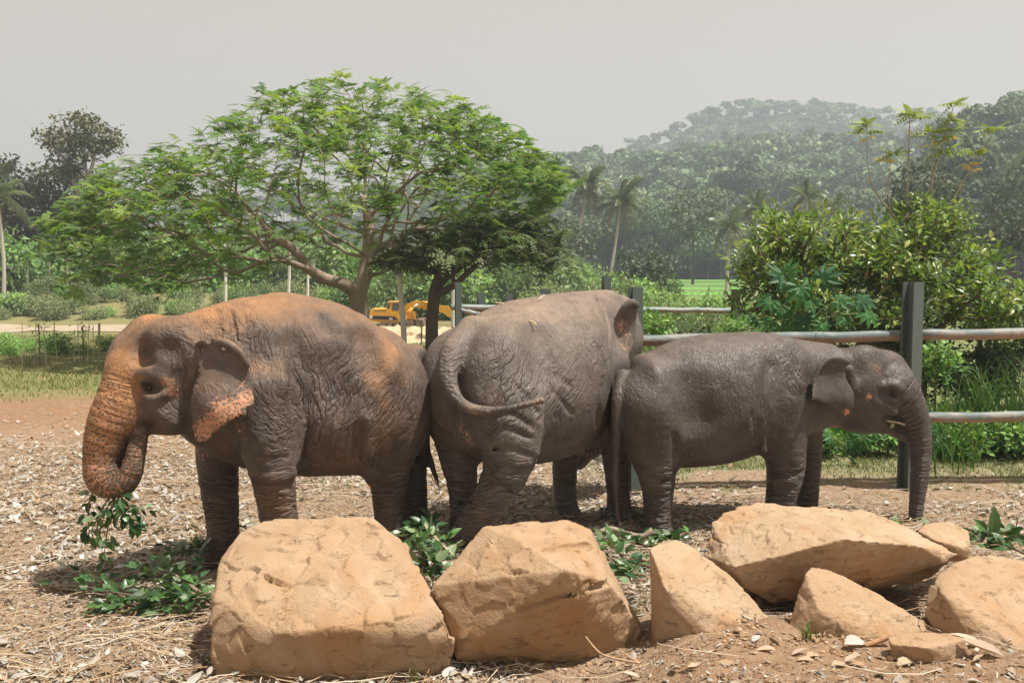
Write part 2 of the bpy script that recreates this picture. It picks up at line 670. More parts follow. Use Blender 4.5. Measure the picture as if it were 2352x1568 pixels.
def ground_material():
    t = NT('ground_soil')
    o = t.coord()
    g = t.attr('grass').outputs['Fac']
    lit = t.attr('litter').outputs['Fac']
    n1 = t.noise(o, 0.7, 5)
    n2 = t.noise(o, 9, 6, 0.65)
    n3 = t.noise(o, 60, 4, 0.6)
    soil = t.mix(n1, (0.31, 0.19, 0.108), (0.40, 0.27, 0.17))
    soil = t.mix(t.ramp(n2, [(0.35, 1), (0.6, 0)]), soil, (0.27, 0.15, 0.08))
    grass = t.mix(n2, (0.14, 0.19, 0.06), (0.27, 0.27, 0.12))
    c = t.mix(g, soil, grass)
    c = t.mix(t.math('MULTIPLY', lit, t.ramp(n3, [(0.45, 0), (0.6, 0.8)])), c, (0.44, 0.37, 0.29))
    b = t.bump(t.math('ADD', n2, t.math('MULTIPLY', n3, 0.5)), 0.05)
    return t.finish(c, 0.95, b, 0.1)

M_GROUND = ground_material()
gx = axis_coords(-4.2, 4.6, 0.045, -1250, 1250)
gy = axis_coords(5.4, 12.2, 0.045, -30, 1110)
GX, GY = np.meshgrid(gx, gy)
GZ = ground_h(GX, GY)
nx, ny = len(gx), len(gy)
ii = np.arange(ny - 1)[:, None] * nx + np.arange(nx - 1)[None, :]
gq = np.stack([ii, ii + 1, ii + nx + 1, ii + nx], -1).reshape(-1, 4)
GP = np.stack([GX, GY, GZ], -1).reshape(-1, 3)
fine = fbm(GP * np.array((7, 7, 0)), 3, 21) * 0.012 * (1 - sstep(10, 16, GP[:, 1])) * (np.abs(GP[:, 0]) < 6)
GP[:, 2] += fine
_x, _y = GP[:, 0], GP[:, 1]
_n = fbm(GP * np.array((0.35, 0.35, 0)), 4, 5)
_n2 = fbm(GP * np.array((1.6, 1.6, 0)), 3, 9)
# grass: left field beyond the bare strip, and the strip in front of / behind the fence on the right
g_left = sstep(18.5, 20.5, _y + 0.8 * _n) * (0.75 + 0.25 * _n2)
g_right = sstep(11.5, 12.3, _y + 0.5 * _n2) * sstep(0.6, 1.6, _x + 0.4 * _n)
grass = np.clip(np.maximum(g_left, g_right), 0, 1)
litter = (1 - sstep(13, 18, _y + 1.5 * _n)) * (1 - 0.75 * sstep(0.5, 1.2, _x) * (1 - sstep(6.6, 7.3, _y)))
ground = link('ground', new_mesh('ground', GP, [gq], smooth=True, attrs={'grass': grass, 'litter': np.clip(litter, 0, 1)}), M_GROUND)
tag(ground, 'bare orange soil yard running into a grassy field', kind='structure')
# ------------------------------------------------------------------ elephants
def skin_material(name, base1, base2, dustc, pinkc, fold_rot=0.0, gloss=0.5):
    t = NT(name)
    o = t.coord()
    tw, ts = t.attr('trunk_w').outputs['Fac'], t.attr('trunk_s').outputs['Fac']
    leg, dust, pink = t.attr('leg_w').outputs['Fac'], t.attr('dust').outputs['Fac'], t.attr('pink').outputs['Fac']
    n_big = t.noise(o, 2.2, 4)
    n_mid = t.noise(o, 9, 5, 0.6)
    n_fine = t.noise(o, 70, 3, 0.6)
    base = t.mix(t.ramp(n_mid, [(0.3, 0), (0.7, 1)]), base1, base2)
    dm = t.math('MULTIPLY', dust, t.ramp(t.math('ADD', t.math('MULTIPLY', n_mid, 0.7), t.math('MULTIPLY', n_fine, 0.3)), [(0.3, 0.45), (0.62, 1.0)]), clamp=True)
    c = t.mix(dm, base, dustc)
    # depigmented skin breaks up into speckles
    sp = t.noise(o, 46, 2, 0.5)
    pm = t.math('SUBTRACT', t.math('ADD', pink, t.math('MULTIPLY', sp, 1.7)), 1.28)
    pm = t.ramp(t.math('MULTIPLY_ADD', pm, 3.2), [(0.0, 0.0), (1.0, 1.0)])
    c = t.mix(pm, c, pinkc)
    # dried flecks of mud and straw dust
    fl = t.ramp(t.voronoi(o, 16), [(0.035, 1.0), (0.06, 0.0)])
    c = t.mix(t.math('MULTIPLY', fl, 0.6), c, (0.5, 0.42, 0.33))
    # wrinkles: rings round the trunk, level folds on the legs, slanting folds on the body
    cx = t.node('ShaderNodeCombineXYZ')
    t.l.new(t.math('MULTIPLY', ts, 46.0), cx.inputs[0])
    t.l.new(t.math('MULTIPLY', t.noise(o, 9, 2), 2.5), cx.inputs[1])
    h_tr = t.math('MULTIPLY', t.noise(cx.outputs[0], 1.0, 2), t.math('MULTIPLY', tw, 2.2))
    # dark freckles inside the tinted skin
    fr = t.ramp(t.voronoi(t.mapping(o, (1, 1, 1.25)), 38), [(0.30, 1.0), (0.46, 0.0)])
    c = t.mix(t.math('MULTIPLY', t.math('MULTIPLY', fr, t.attr('spots').outputs['Fac']), 0.85, clamp=True), c, base1)
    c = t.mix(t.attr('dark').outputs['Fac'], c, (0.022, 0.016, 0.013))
    wv = t.node('ShaderNodeVectorMath', operation='ADD')
    t.l.new(o, wv.inputs[0])
    nz = t.node('ShaderNodeTexNoise')
    t.l.new(o, nz.inputs['Vector'])
    nz.inputs['Scale'].default_value = 3.2
    sc = t.node('ShaderNodeVectorMath', operation='SCALE')
    t.l.new(nz.outputs['Color'], sc.inputs[0])
    sc.inputs['Scale'].default_value = 0.22
    t.l.new(sc.outputs[0], wv.inputs[1])
    def fold(vec, detail=2):
        n = t.noise(vec, 1.0, detail, 0.55)
        return t.ramp(t.math('ABSOLUTE', t.math('SUBTRACT', n, 0.5)), [(0.0, 0.0), (0.05, 0.55), (0.13, 1.0)])
    h_leg = t.math('MULTIPLY', fold(t.mapping(wv.outputs[0], (3.5, 3.5, 19))), leg)
    h_body = None
    for nm_, rot_ in (('fold_v', 0.0), ('fold_a', 0.7), ('fold_b', -0.7), ('fold_h', 1.57)):
        q = t.math('MULTIPLY', fold(t.turned(wv.outputs[0], (17, 10, 2.6), (0, rot_, 0))), t.attr(nm_).outputs['Fac'])
        h_body = q if h_body is None else t.math('ADD', h_body, q)
    crack = t.voronoi(t.mapping(wv.outputs[0], (1, 1, 1.4)), 30, 'DISTANCE_TO_EDGE')
    crk = t.ramp(crack, [(0.0, 0.0), (0.10, 1.0)])
    h = t.math('ADD', t.math('ADD', h_tr, h_leg), h_body)
    h = t.math('ADD', h, t.math('MULTIPLY', crk, 0.07))
    h = t.math('ADD', h, t.math('MULTIPLY', n_mid, 0.35))
    nm = t.bump(h, 0.0175)
    r = t.math('ADD', gloss, t.math('MULTIPLY', dust, 0.3))
    return t.finish(c, r, nm, 0.32)

def mat_eye():
    t = NT('elephant_eye')
    return t.finish((0.02, 0.012, 0.008), 0.15, None, 0.6)
M_EYE = mat_eye()
M_HAIR = NT('elephant_hair').finish((0.09, 0.05, 0.03), 0.8)

class Elephant:
    def __init__(s, origin, heading, ext, h=0.0142):
        s.o = np.array((origin[0], origin[1], 0.0))
        s.yaw = heading
        c, sn = math.cos(heading), math.sin(heading)
        s.R = np.array(((c, sn, 0), (-sn, c, 0), (0, 0, 1.0)))     # world -> local
        s.F = Field(ext[0], ext[1], h)
        s.limbs = {}
    def L(s, p):
        return s.R @ (np.asarray(p, float) - s.o)
    def P(s, px, py, d):
        return s.L(at(px, py, d))
    def chain(s, pts, k=0.06, mode='add', name=None):
        """pts rows: px, py, distance, radius in px."""
        p = [s.P(*q[:3]) for q in pts]
        r = [q[3] * q[2] / F for q in pts]
        C = s.F.chain(p, r, k, mode)
        if name:
            s.limbs.setdefault(name, []).append(C)
        return C
    def ell(s, px, py, d, r, k=0.08, yaw=None, pitch=0.0, mode='add'):
        """yaw is a world angle of the ellipsoid's long axis."""
        s.F.ell(s.P(px, py, d), r, k, (yaw - s.yaw) if yaw is not None else 0.0, pitch, mode)
    def ear(s, poly, d, yaw_deg, bend, thick=0.013, k=0.04):
        """poly in px on an upright plane through the first point at distance d, turned by yaw_deg from the picture plane."""
        P0 = at(*poly[0], d)
        a = math.radians(yaw_deg)
        U = np.array((math.cos(a), math.sin(a), 0))
        N = np.array((math.sin(a), -math.cos(a), 0))
        Vv = np.array((0, 0, 1.0))
        uv = []
        o = np.array((0, 0, CAMZ))
        for q in poly:
            dr = at(q[0], q[1], 1.0) - o
            t = (P0 - o).dot(N) / dr.dot(N)
            w = o + dr * t - P0
            uv.append((w.dot(U), w[2]))
        s.ear_plane = (P0, U, N, np.array(uv).min(0), np.array(uv).max(0))
        s.F.plate(uv, s.L(P0), s.R @ U, s.R @ Vv, s.R @ N, bend, thick, k)
        return uv
    def surf(s, px, py):
        d = np.arange(5.5, 13.0, .008)
        o = np.array((0, 0, CAMZ))
        p1 = at(px, py, 1.0)
        W = o + (p1 - o)[None] * d[:, None]
        q = (W - s.o) @ s.R.T
        i = np.round((q - s.F.lo) / s.F.h).astype(int)
        ok = ((i >= 0) & (i < s.F.n)).all(1)
        v = np.ones(len(d))
        v[ok] = s.F.f[i[ok, 0], i[ok, 1], i[ok, 2]]
        k = np.where(v < 0)[0]
        return d[k[0]] if len(k) else None
    def ridge(s, pts, r, up, k=.1):
        P = []
        for a in pts:
            d = s.surf(*a[:2])
            if d is not None:
                P.append((a[0], a[1], d + r * d / F - up, r))
        if len(P) > 1:
            s.chain(P, k)
    def groove(s, pts, r, dep, k=.03):
        P = []
        for a in pts:
            d = s.surf(*a[:2])
            if d is not None:
                P.append((a[0], a[1], d - r * d / F + dep, r))
        if len(P) > 1:
            s.chain(P, k, 'sub')
    def folds(s, lst, bvh, base=(.12, .04, .04, .06)):
        A = {k: np.full(len(s.V), b) for k, b in zip(('fold_v', 'fold_a', 'fold_b', 'fold_h'), base)}
        for px, py, r, kind, st in lst:
            p, _ = ray_hit(bvh, px, py)
            if p is None:
                continue
            A['fold_' + kind] += st * np.exp(-((np.linalg.norm(s.V - s.L(p), axis=1) / r) ** 2))
        P0, U, N, lo, hi = s.ear_plane            # ears stay smooth
        W = s.V @ s.R + s.o - P0
        u, w = W @ U, W @ N
        on = (np.abs(w) < .10) & (u > lo[0] + .04) & (u < hi[0]) & (W[:, 2] > lo[1]) & (W[:, 2] < hi[1])
        return {k: np.clip(v, 0, 1.1) * np.where(on, .12, 1) for k, v in A.items()}
    def mesh(s, cut=True):
        if cut:
            sl, X, Y, Z = s.F.box(s.F.lo, s.F.lo + s.F.h * s.F.n)
            s.F.f = smax(s.F.f, (0.0 - Z) + 0 * X, 0.03).astype(np.float32)
        # outer shell of the grid is always outside
        for ax in range(3):
            i = [slice(None)] * 3
            i[ax] = 0; s.F.f[tuple(i)] = 1
            i[ax] = -1; s.F.f[tuple(i)] = 1
        V, Q = s.F.surface()
        V = relax(V, Q, 2, 0.45)
        s.V, s.Q = V, Q
        s.N = vnormals(V, Q)
        return V, Q
    def limb_weight(s, name, pad=0.03):
        """weight and arc length near a stored limb chain"""
        V = s.V
        w = np.zeros(len(V))
        arc = np.zeros(len(V))
        for C in s.limbs.get(name, []):
            seg = np.linalg.norm(np.diff(C[:, :3], axis=0), axis=1)
            cum = np.concatenate([[0], np.cumsum(seg)])
            best = np.full(len(V), 9.0)
            for i in range(len(C) - 1):
                a, b = C[i, :3], C[i + 1, :3]
                ab = b - a
                t = np.clip(((V - a) @ ab) / (ab @ ab + 1e-12), 0, 1)
                d = np.linalg.norm(V - a - t[:, None] * ab, axis=1) - (C[i, 3] + t * (C[i + 1, 3] - C[i, 3]))
                u = d < best
                best = np.where(u, d, best)
                arc = np.where(u & (d < 0.12), cum[i] + t * seg[i], arc)
            w = np.maximum(w, 1 - sstep(0.0, pad + 0.03, best))
        return w, arc
    def patches(s, lst, world_bvh):
        """lst rows: px, py, radius m, strength -> per-vertex sum of soft blobs about surface points"""
        v = np.zeros(len(s.V))
        for px, py, r, st in lst:
            p, _ = ray_hit(world_bvh, px, py)
            if p is None:
                continue
            q = s.L(p)
            v += st * np.exp(-((np.linalg.norm(s.V - q, axis=1) / r) ** 2))
        return v
    def world_bvh(s):
        W = s.V @ s.R + s.o
        return BVHTree.FromPolygons([tuple(p) for p in W], [tuple(q) for q in s.Q.tolist()])
    def displace(s, amt):
        s.V = s.V + s.N * np.asarray(amt)[:, None]
    def build(s, label, mat, attrs):
        me = new_mesh('elephant', s.V, [s.Q], smooth=True, attrs=attrs)
        o = link('elephant', me, mat)
        o.location = s.o
        o.rotation_euler = (0, 0, s.yaw)
        tag(o, label, 'elephant', 'elephants in the yard')
        s.ob = o
        return o
    def child_eye(s, bvh, px, py, r):
        p, n = ray_hit(bvh, px, py)
        if p is None:
            return
        q = s.L(p - n * r * 0.45)
        bm = bmesh.new()
        bmesh.ops.create_uvsphere(bm, u_segments=16, v_segments=10, radius=r)
        me = bpy.data.meshes.new('eye')
        bm.to_mesh(me); bm.free()
        for f in me.polygons: f.use_smooth = True
        link('eye', me, M_EYE, s.ob, q)
    def child_hair(s, sel, n, length, lean=(0, 0, 0.6)):
        ids = np.where(sel)[0]
        ids = RNG.choice(ids, n)
        mb = MB()
        P, N = s.V[ids], s.N[ids]
        D = N + np.array(lean) + RNG.normal(size=(n, 3)) * 0.35
        D /= np.linalg.norm(D, axis=1)[:, None]
        Ls = length * RNG.uniform(0.4, 1.2, n)
        side = np.cross(D, rand_unit(n))
        side /= np.linalg.norm(side, axis=1)[:, None]
        wd = 0.0007
        A = P - side * wd; B = P + side * wd; C = P + D * Ls[:, None]
        Vh = np.stack([A, B, C], 1).reshape(-1, 3)
        mb.add(Vh, [np.arange(3 * n).reshape(-1, 3)])
        h = mb.build('hair', M_HAIR, s.ob)
        h['kind'] = 'stuff'
    def child_tuft(s, pts, n, length):
        mb = MB()
        P = np.asarray(pts)
        for _ in range(n):
            i = RNG.integers(len(P))
            d = np.array((0, 0, -1.0)) + RNG.normal(size=3) * 0.35
            q = np.stack([P[i], P[i] + d * length * 0.5, P[i] + d * length + RNG.normal(size=3) * 0.01])
            mb.tube(q, [0.004, 0.003, 0.001], 3, cap=False)
        o = mb.build('tail_tuft', M_HAIR, s.ob)

def wrinkle_disp(e, leg, trunk, ts, amp=0.006, rot=0.5):
    """real skin folds a few centimetres apart"""
    V = e.V
    warp = np.stack([fbm(V * 3.0, 2, 31), fbm(V * 3.0 + 9, 2, 37), fbm(V * 3.0 + 5, 2, 39)], -1) * 0.10
    W = V + warp
    x = W[:, 0] * math.cos(rot) + W[:, 2] * math.sin(rot)
    z = -W[:, 0] * math.sin(rot) + W[:, 2] * math.cos(rot)
    b = 1 - np.abs(vnoise(np.stack([x * 19, W[:, 1] * 9, z * 3.6], -1), 41))
    l = 1 - np.abs(vnoise(W * np.array((3.5, 3.5, 17)), 43))
    t = 1 - np.abs(vnoise(np.stack([ts * 22, V[:, 1] * 3, V[:, 2] * 0.5], -1), 47))
    body = np.clip(1 - leg - trunk, 0, 1)
    mask = sstep(-0.35, 0.5, fbm(V * 2.1, 2, 51)) * 0.8 + 0.2
    f = lambda q: -(np.clip(q - 0.55, 0, 1) / 0.45) ** 1.5
    return amp * (0.18 * body * mask * f(b) + leg * f(l) * 1.0 + trunk * f(t) * 0.8) + 0.014 * fbm(V * 2.4, 2, 53) * body

# ---- left elephant ------------------------------------------------
h1 = math.atan2(-0.56, -0.83)
E1 = Elephant((-2.24, 8.45), h1, ((-2.0, -0.95, -0.04), (1.75, 1.05, 2.5)))
E1.F.torso([
    # local x = towards the head
    (0.62, 2.02, 1.25, .22, 0), (0.5, 2.153, 1.12, .30, 0), (0.2, 2.28, .93, .45, 0), (0.0, 2.33, .84, .52, 0), (-.3, 2.37, .77, .59, 0),
    (-.5, 2.333, .74, .63, 0), (-.8, 2.215, .72, .66, 0), (-1.0, 2.127, .74, .65, 0), (-1.3, 1.978, .80, .57, 0),
    (-1.5, 1.80, .92, .43, 0), (-1.62, 1.60, 1.02, .28, 0), (-1.68, 1.42, 1.12, .12, 0)])
# shoulder, haunch and hip masses
E1.ell(600, 880, 8.25, (.30, .22, .50), .16)
E1.ell(905, 935, 9.05, (.34, .24, .46), .18)
E1.ell(880, 800, 9.05, (.17, .13, .12), .16)
E1.ell(735, 770, 8.7, (.34, .2, .24), .2)
E1.chain([(590, 900, 8.02, 72), (608, 1000, 8.02, 64), (626, 1090, 8.06, 52), (639, 1180, 8.12, 45), (650, 1270, 8.18, 45), (652, 1335, 8.2, 53)], .10, name='leg')
E1.chain([(510, 930, 8.75, 62), (500, 1050, 8.70, 50), (507, 1150, 8.62, 42), (512, 1220, 8.60, 37), (505, 1270, 8.57, 40), (498, 1303, 8.55, 47)], .10, name='leg')
E1.chain([(905, 930, 9.0, 78), (895, 1030, 8.98, 58), (893, 1110, 8.98, 44), (893, 1190, 9.0, 35), (895, 1240, 9.0, 38), (897, 1266, 9.0, 45)], .12, name='leg')
E1.chain([(925, 950, 9.5, 62), (938, 1060, 9.5, 43), (948, 1140, 9.5, 35), (954, 1190, 9.5, 33), (957, 1228, 9.5, 40)], .10, name='leg')
# folds of skin: behind the elbow and in front of the thigh
E1.chain([(840, 1000, 8.68, 22), (850, 1060, 8.72, 22), (860, 1100, 8.8, 18)], .10)
# neck and head
E1.chain([(560, 830, 8.42, 118), (470, 835, 8.12, 106), (420, 840, 8.0, 98)], .16)
E1.chain([(530, 960, 8.5, 70), (470, 930, 8.2, 62)], .14)
hy = math.radians(200)
E1.ell(385, 842, 7.98, (.38, .31, .39), .10, hy)
E1.ell(405, 797, 7.82, (.25, .19, .235), .07, hy)
E1.ell(348, 784, 8.10, (.22, .18, .225), .07, hy)
E1.ell(302, 842, 7.92, (.19, .22, .17), .09, hy)
E1.ell(292, 812, 7.98, (.12, .18, .14), .10, hy)
E1.ell(400, 925, 7.86, (.24, .20, .21), .08, hy)
E1.chain([(440, 955, 7.92, 36), (395, 965, 7.86, 32), (352, 978, 7.82, 18), (338, 990, 7.80, 10)], .06)
E1.chain([(316, 860, 7.72, 13), (345, 858, 7.665, 11), (378, 872, 7.66, 10), (397, 892, 7.68, 8)], .07)          # brow
E1.chain([(378, 905, 7.64, 10), (352, 915, 7.63, 10), (332, 908, 7.66, 8)], .04)                                # lower lid
E1.chain([(300, 868, 7.86, 60), (284, 915, 7.82, 60), (266, 960, 7.80, 60), (249, 1005, 7.78, 54), (236, 1055, 7.76, 45),
          (241, 1096, 7.74, 44), (264, 1112, 7.72, 34), (290, 1104, 7.70, 30), (306, 1070, 7.69, 26), (313, 1035, 7.70, 23), (322, 1000, 7.74, 19)], .05, name='trunk')
E1.chain([(318, 930, 7.74, 24), (316, 965, 7.74, 22), (306, 985, 7.76, 14)], .07)                               # upper lip fold
# temple hollows
E1.ell(384, 802, 7.58, (.10, .09, .085), .10, hy, mode='sub')
E1.ell(328, 806, 7.70, (.07, .08, .085), .10, hy, mode='sub')
E1.ell(345, 891, 7.60, (.07, .07, .042), .04, hy, mode='sub')
E1.chain([(330, 972, 7.64, 8), (342, 956, 7.60, 8), (368, 962, 7.60, 6), (392, 980, 7.62, 4)], .03, 'sub')
E1.chain([(352, 930, 7.68, 12), (372, 948, 7.675, 12), (398, 968, 7.69, 10)], .09)
EAR1 = [(468, 781), (486, 777), (525, 786), (553, 806), (571, 840), (578, 878), (587, 931), (571, 937), (568, 963), (562, 950), (537, 963), (506, 986),
        (481, 1009), (460, 1015), (447, 1006), (440, 981), (438, 930), (445, 891), (455, 865), (452, 827)]
EAR1 = [(x_ + max(0, y_ - 780) * .055, y_ - max(0, y_ - 780) * .018) for x_, y_ in EAR1]
E1.ear(EAR1, 7.62, -4, lambda u, v: 0.05 * np.sin(u * 9 + 0.4) * np.clip(-v / .5, 0, 1) + 0.03 * np.sin(v * 11 + u * 5) + 0.06 * np.clip(u, 0, 1) - 0.02 - 0.22 * np.clip(v, -1, 0), .013, .03)
E1.chain([(462, 788, 7.66, 10), (490, 784, 7.60, 10), (525, 792, 7.57, 10), (553, 812, 7.56, 9), (569, 838, 7.55, 7)], .015)   # rolled rim
E1.chain([(448, 800, 7.76, 26), (456, 840, 7.72, 22), (450, 880, 7.72, 18)], .06)                               # ear root
TAIL1 = E1.chain([(955, 815, 9.25, 26), (972, 880, 9.40, 15), (972, 960, 9.5, 9), (977, 1020, 9.5, 7.5), (990, 1065, 9.5, 6), (1004, 1100, 9.48, 5)], .05)
E1.ridge([(596, 748), (625, 785), (645, 830), (650, 880)], 22, .030, .12)
E1.groove([(672, 790), (692, 860), (700, 920)], 24, .030, .14)
E1.ridge([(748, 728), (785, 765), (802, 792)], 18, .026, .12)
E1.ridge([(822, 744), (858, 775), (884, 815), (893, 852)], 24, .042, .12)
E1.groove([(832, 785), (846, 835)], 24, .042, .14)
E1.groove([(775, 850), (800, 905)], 42, .026, .2)
E1.ridge([(845, 960), (838, 1030), (850, 1082)], 13, .022, .07)
E1.groove([(826, 980), (820, 1050)], 10, .014, .05)
E1.ridge([(676, 885), (687, 935), (690, 990), (678, 1058)], 9, .020, .05)
E1.groove([(686, 880), (700, 930), (705, 985), (694, 1050)], 5, .020, .03)
for gl in ([(470, 738), (482, 788)], [(500, 716), (507, 772)], [(530, 714), (541, 780)], [(512, 800), (545, 790)]):
    E1.groove(gl, 5, .009, .03)
E1.groove([(556, 960), (553, 1010), (546, 1056)], 6, .016, .03)
E1.ridge([(660, 1046), (667, 1075)], 12, .022, .04)
E1.ridge([(580, 1085), (625, 1096), (672, 1088)], 10, .013, .05)
E1.groove([(588, 1112), (630, 1119), (674, 1110)], 5, .010, .025)
E1.groove([(592, 1050), (630, 1056), (668, 1046)], 4, .008, .025)
E1.ridge([(857, 1085), (890, 1096), (924, 1085)], 10, .013, .05)
E1.groove([(862, 1112), (893, 1119), (928, 1108)], 5, .010, .025)
E1.groove([(436, 885), (430, 940), (438, 985)], 6, .012, .03)
E1.groove([(305, 826), (330, 836), (352, 832)], 5, .008, .03)
E1.mesh()
b1 = E1.world_bvh()
leg, _ = E1.limb_weight('leg')
leg *= 1 - sstep(0.75, 1.05, E1.V[:, 2])
tw, ts = E1.limb_weight('trunk')
x, y, z = E1.V.T
up = E1.N[:, 2]
n3 = fbm(E1.V * 1.7, 3, 61)
dust = sstep(0.25, 0.95, up) * 0.42 * sstep(1.1, 1.9, z) + 0.10 * np.clip(n3, 0, 1)
dust += E1.patches([(350, 725, .16, .7), (640, 690, .30, .25), (560, 700, .25, .15), (480, 715, .2, .45), (905, 800, .11, .75), (885, 840, .12, .45), (862, 880, .09, .5), (890, 925, .08, .3),
                    (930, 870, .12, .2), (850, 760, .18, .22), (250, 870, .16, .75), (240, 930, .16, .85), (270, 900, .13, .5), (215, 1000, .12, .5), (205, 1080, .12, .35), (235, 1130, .1, .3), (270, 810, .08, .35), (300, 800, .1, .35),
                    (322, 866, .035, .5), (376, 874, .03, .7), (390, 890, .03, .7), (400, 905, .03, .5), (630, 1150, .16, .25), (880, 1000, .12, .2), (780, 1070, .2, .2), (490, 1200, .15, .15), (500, 1020, .12, .15)], b1)
pink = E1.patches([(464, 990, .10, .75), (494, 962, .09, .55), (535, 937, .09, .6), (566, 912, .06, .75), (552, 880, .05, .35), (500, 930, .07, .3), (250, 900, .14, .35), (235, 960, .14, .42), (220, 1030, .14, .34), (215, 1090, .12, .28),
                   (250, 1130, .1, .25), (285, 1090, .08, .22), (300, 960, .08, .30), (312, 1040, .07, .28), (385, 880, .05, .4), (400, 905, .05, .4), (560, 990, .08, .30), (465, 1040, .1, .25)], b1)
dust += tw * (0.80 - 0.66 * sstep(0.40, 0.95, ts)) * sstep(-0.6, 0.2, -E1.N[:, 1] * 0 + E1.N[:, 0] + 0.5 * up)
pink += tw * 0.16 * sstep(0.3, 0.9, ts)
spots = np.clip(pink * 1.2, 0, 1) * 0.9 + tw * 0.55
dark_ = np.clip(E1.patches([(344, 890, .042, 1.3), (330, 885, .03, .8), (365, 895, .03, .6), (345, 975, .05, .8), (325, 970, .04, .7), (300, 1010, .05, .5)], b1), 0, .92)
E1_folds = E1.folds([(520, 780, .30, 'v', .8), (560, 840, .25, 'v', .5), (690, 900, .34, 'v', .8), (760, 1000, .30, 'v', .6), (640, 950, .22, 'a', .9), (800, 880, .26, 'b', .9), (900, 970, .26, 'b', .9), (850, 1060, .2, 'a', .8), (740, 1060, .2, 'a', .5), (620, 1020, .2, 'h', .6), (400, 950, .14, 'a', .6), (430, 770, .15, 'a', .5), (430, 860, .15, 'v', .6), (930, 900, .2, 'v', .6)], b1)
for q_ in E1_folds: E1_folds[q_] = E1_folds[q_] * np.clip(1 - leg - tw, 0, 1)
E1.displace(wrinkle_disp(E1, leg, tw, ts, 0.008, 0.55))
SK1 = skin_material('elephant_skin_dusty', (0.076, 0.059, 0.049), (0.124, 0.098, 0.083), (0.40, 0.20, 0.082), (0.47, 0.235, 0.135), 0.5, 0.55)
E1.build('large brown elephant with orange dusted trunk curled under its chin, holding a leafy branch', SK1,
         {'trunk_w': tw, 'trunk_s': ts, 'leg_w': leg, 'dust': np.clip(dust, 0, 1), 'pink': np.clip(pink, 0, 1.2), 'spots': np.clip(spots, 0, 1), 'dark': dark_, **E1_folds})
E1.child_eye(b1, 343, 891, .022)
E1.child_hair((up > .5) & (z > 1.95) & (x > 0.3), 900, .03)
E1.child_tuft([TAIL1[-1, :3], TAIL1[-3, :3]], 24, .12)

# ---- middle elephant (seen from behind) ----------------------------
E2 = Elephant((-0.22, 9.25), math.radians(45), ((-0.95, -1.1, -0.04), (2.55, 0.95, 2.5)))
E2.F.torso([
    (-.50, 1.55, 1.10, .14, 0), (-.45, 1.74, .98, .30, 0), (-.35, 1.93, .90, .44, 0), (-.2, 2.07, .82, .54, 0), (0, 2.165, .76, .62, 0), (.3, 2.245, .70, .69, 0),
    (.6, 2.285, .68, .72, 0), (.9, 2.325, .70, .70, 0), (1.2, 2.335, .76, .54, 0), (1.5, 2.34, .88, .33, 0), (1.75, 2.335, 1.05, .23, 0), (1.95, 2.29, 1.2, .16, 0)])
E2.ell(1150, 880, 8.95, (.40, .30, .46), .2)
E2.ell(1030, 880, 9.25, (.30, .24, .46), .2)
E2.ell(1180, 790, 9.05, (.26, .18, .18), .2)
E2.ell(1388, 875, 9.95, (.20, .13, .34), .16)
E2.chain([(1165, 930, 8.85, 82), (1172, 1020, 8.80, 71), (1160, 1085, 8.76, 54), (1128, 1145, 8.78, 46), (1098, 1190, 8.85, 43), (1074, 1232, 8.95, 41), (1066, 1256, 9.0, 40)], .12, name='leg')
E2.chain([(1045, 950, 9.30, 66), (1055, 1060, 9.30, 44), (1063, 1130, 9.30, 34), (1062, 1200, 9.30, 31), (1058, 1243, 9.30, 37)], .10, name='leg')
E2.chain([(1310, 960, 10.2, 42), (1298, 1070, 10.15, 31), (1299, 1140, 10.1, 27), (1301, 1175, 10.1, 31), (1302, 1194, 10.1, 41)], .10, name='leg')
E2.chain([(1402, 840, 9.92, 46), (1408, 930, 9.92, 38), (1414, 1040, 9.98, 33), (1420, 1120, 10.02, 28), (1421, 1165, 10.03, 30), (1420, 1194, 10.03, 39)], .10, name='leg')
E2.chain([(1070, 860, 8.95, 14), (1080, 950, 8.92, 12), (1095, 1020, 8.9, 10)], .06, 'sub')       # cleft beside the tail
E2.chain([(1238, 900, 8.66, 9), (1250, 960, 8.66, 9), (1246, 1060, 8.7, 9)], .05, 'sub')          # crease in front of the thigh
E2.chain([(1325, 1010, 9.3, 9), (1323, 1022, 9.3, 5)], .05)
# head from behind
E2.chain([(1375, 780, 10.4, 78), (1412, 775, 10.7, 66)], .16)
E2.ell(1418, 775, 10.85, (.36, .26, .38), .10, math.radians(60))
E2.ell(1424, 722, 10.80, (.22, .18, .22), .07, math.radians(60))
E2.ell(1405, 720, 11.0, (.2, .16, .22), .07, math.radians(60))
E2.ell(1440, 840, 10.95, (.22, .2, .22), .10, math.radians(60))
EAR2 = [(1428, 712), (1446, 692), (1463, 697), (1466, 716), (1464, 764), (1452, 800), (1438, 826), (1428, 812), (1418, 780), (1409, 748)]
E2.ear(EAR2, 10.02, 15, lambda u, v: 0.03 * np.sin(v * 8) - 0.04 * np.clip(u, 0, 1), .014, .03)
E2.chain([(1410, 746, 10.03, 5), (1424, 722, 10.02, 7), (1437, 704, 10.00, 8), (1451, 695, 10.00, 8), (1463, 701, 10.04, 6)], .02)
E2.chain([(1445, 850, 11.2, 40), (1440, 920, 11.25, 32), (1420, 985, 11.0, 27), (1385, 1015, 10.8, 24), (1350, 1038, 10.7, 21), (1330, 1062, 10.68, 17)], .05, name='trunk')
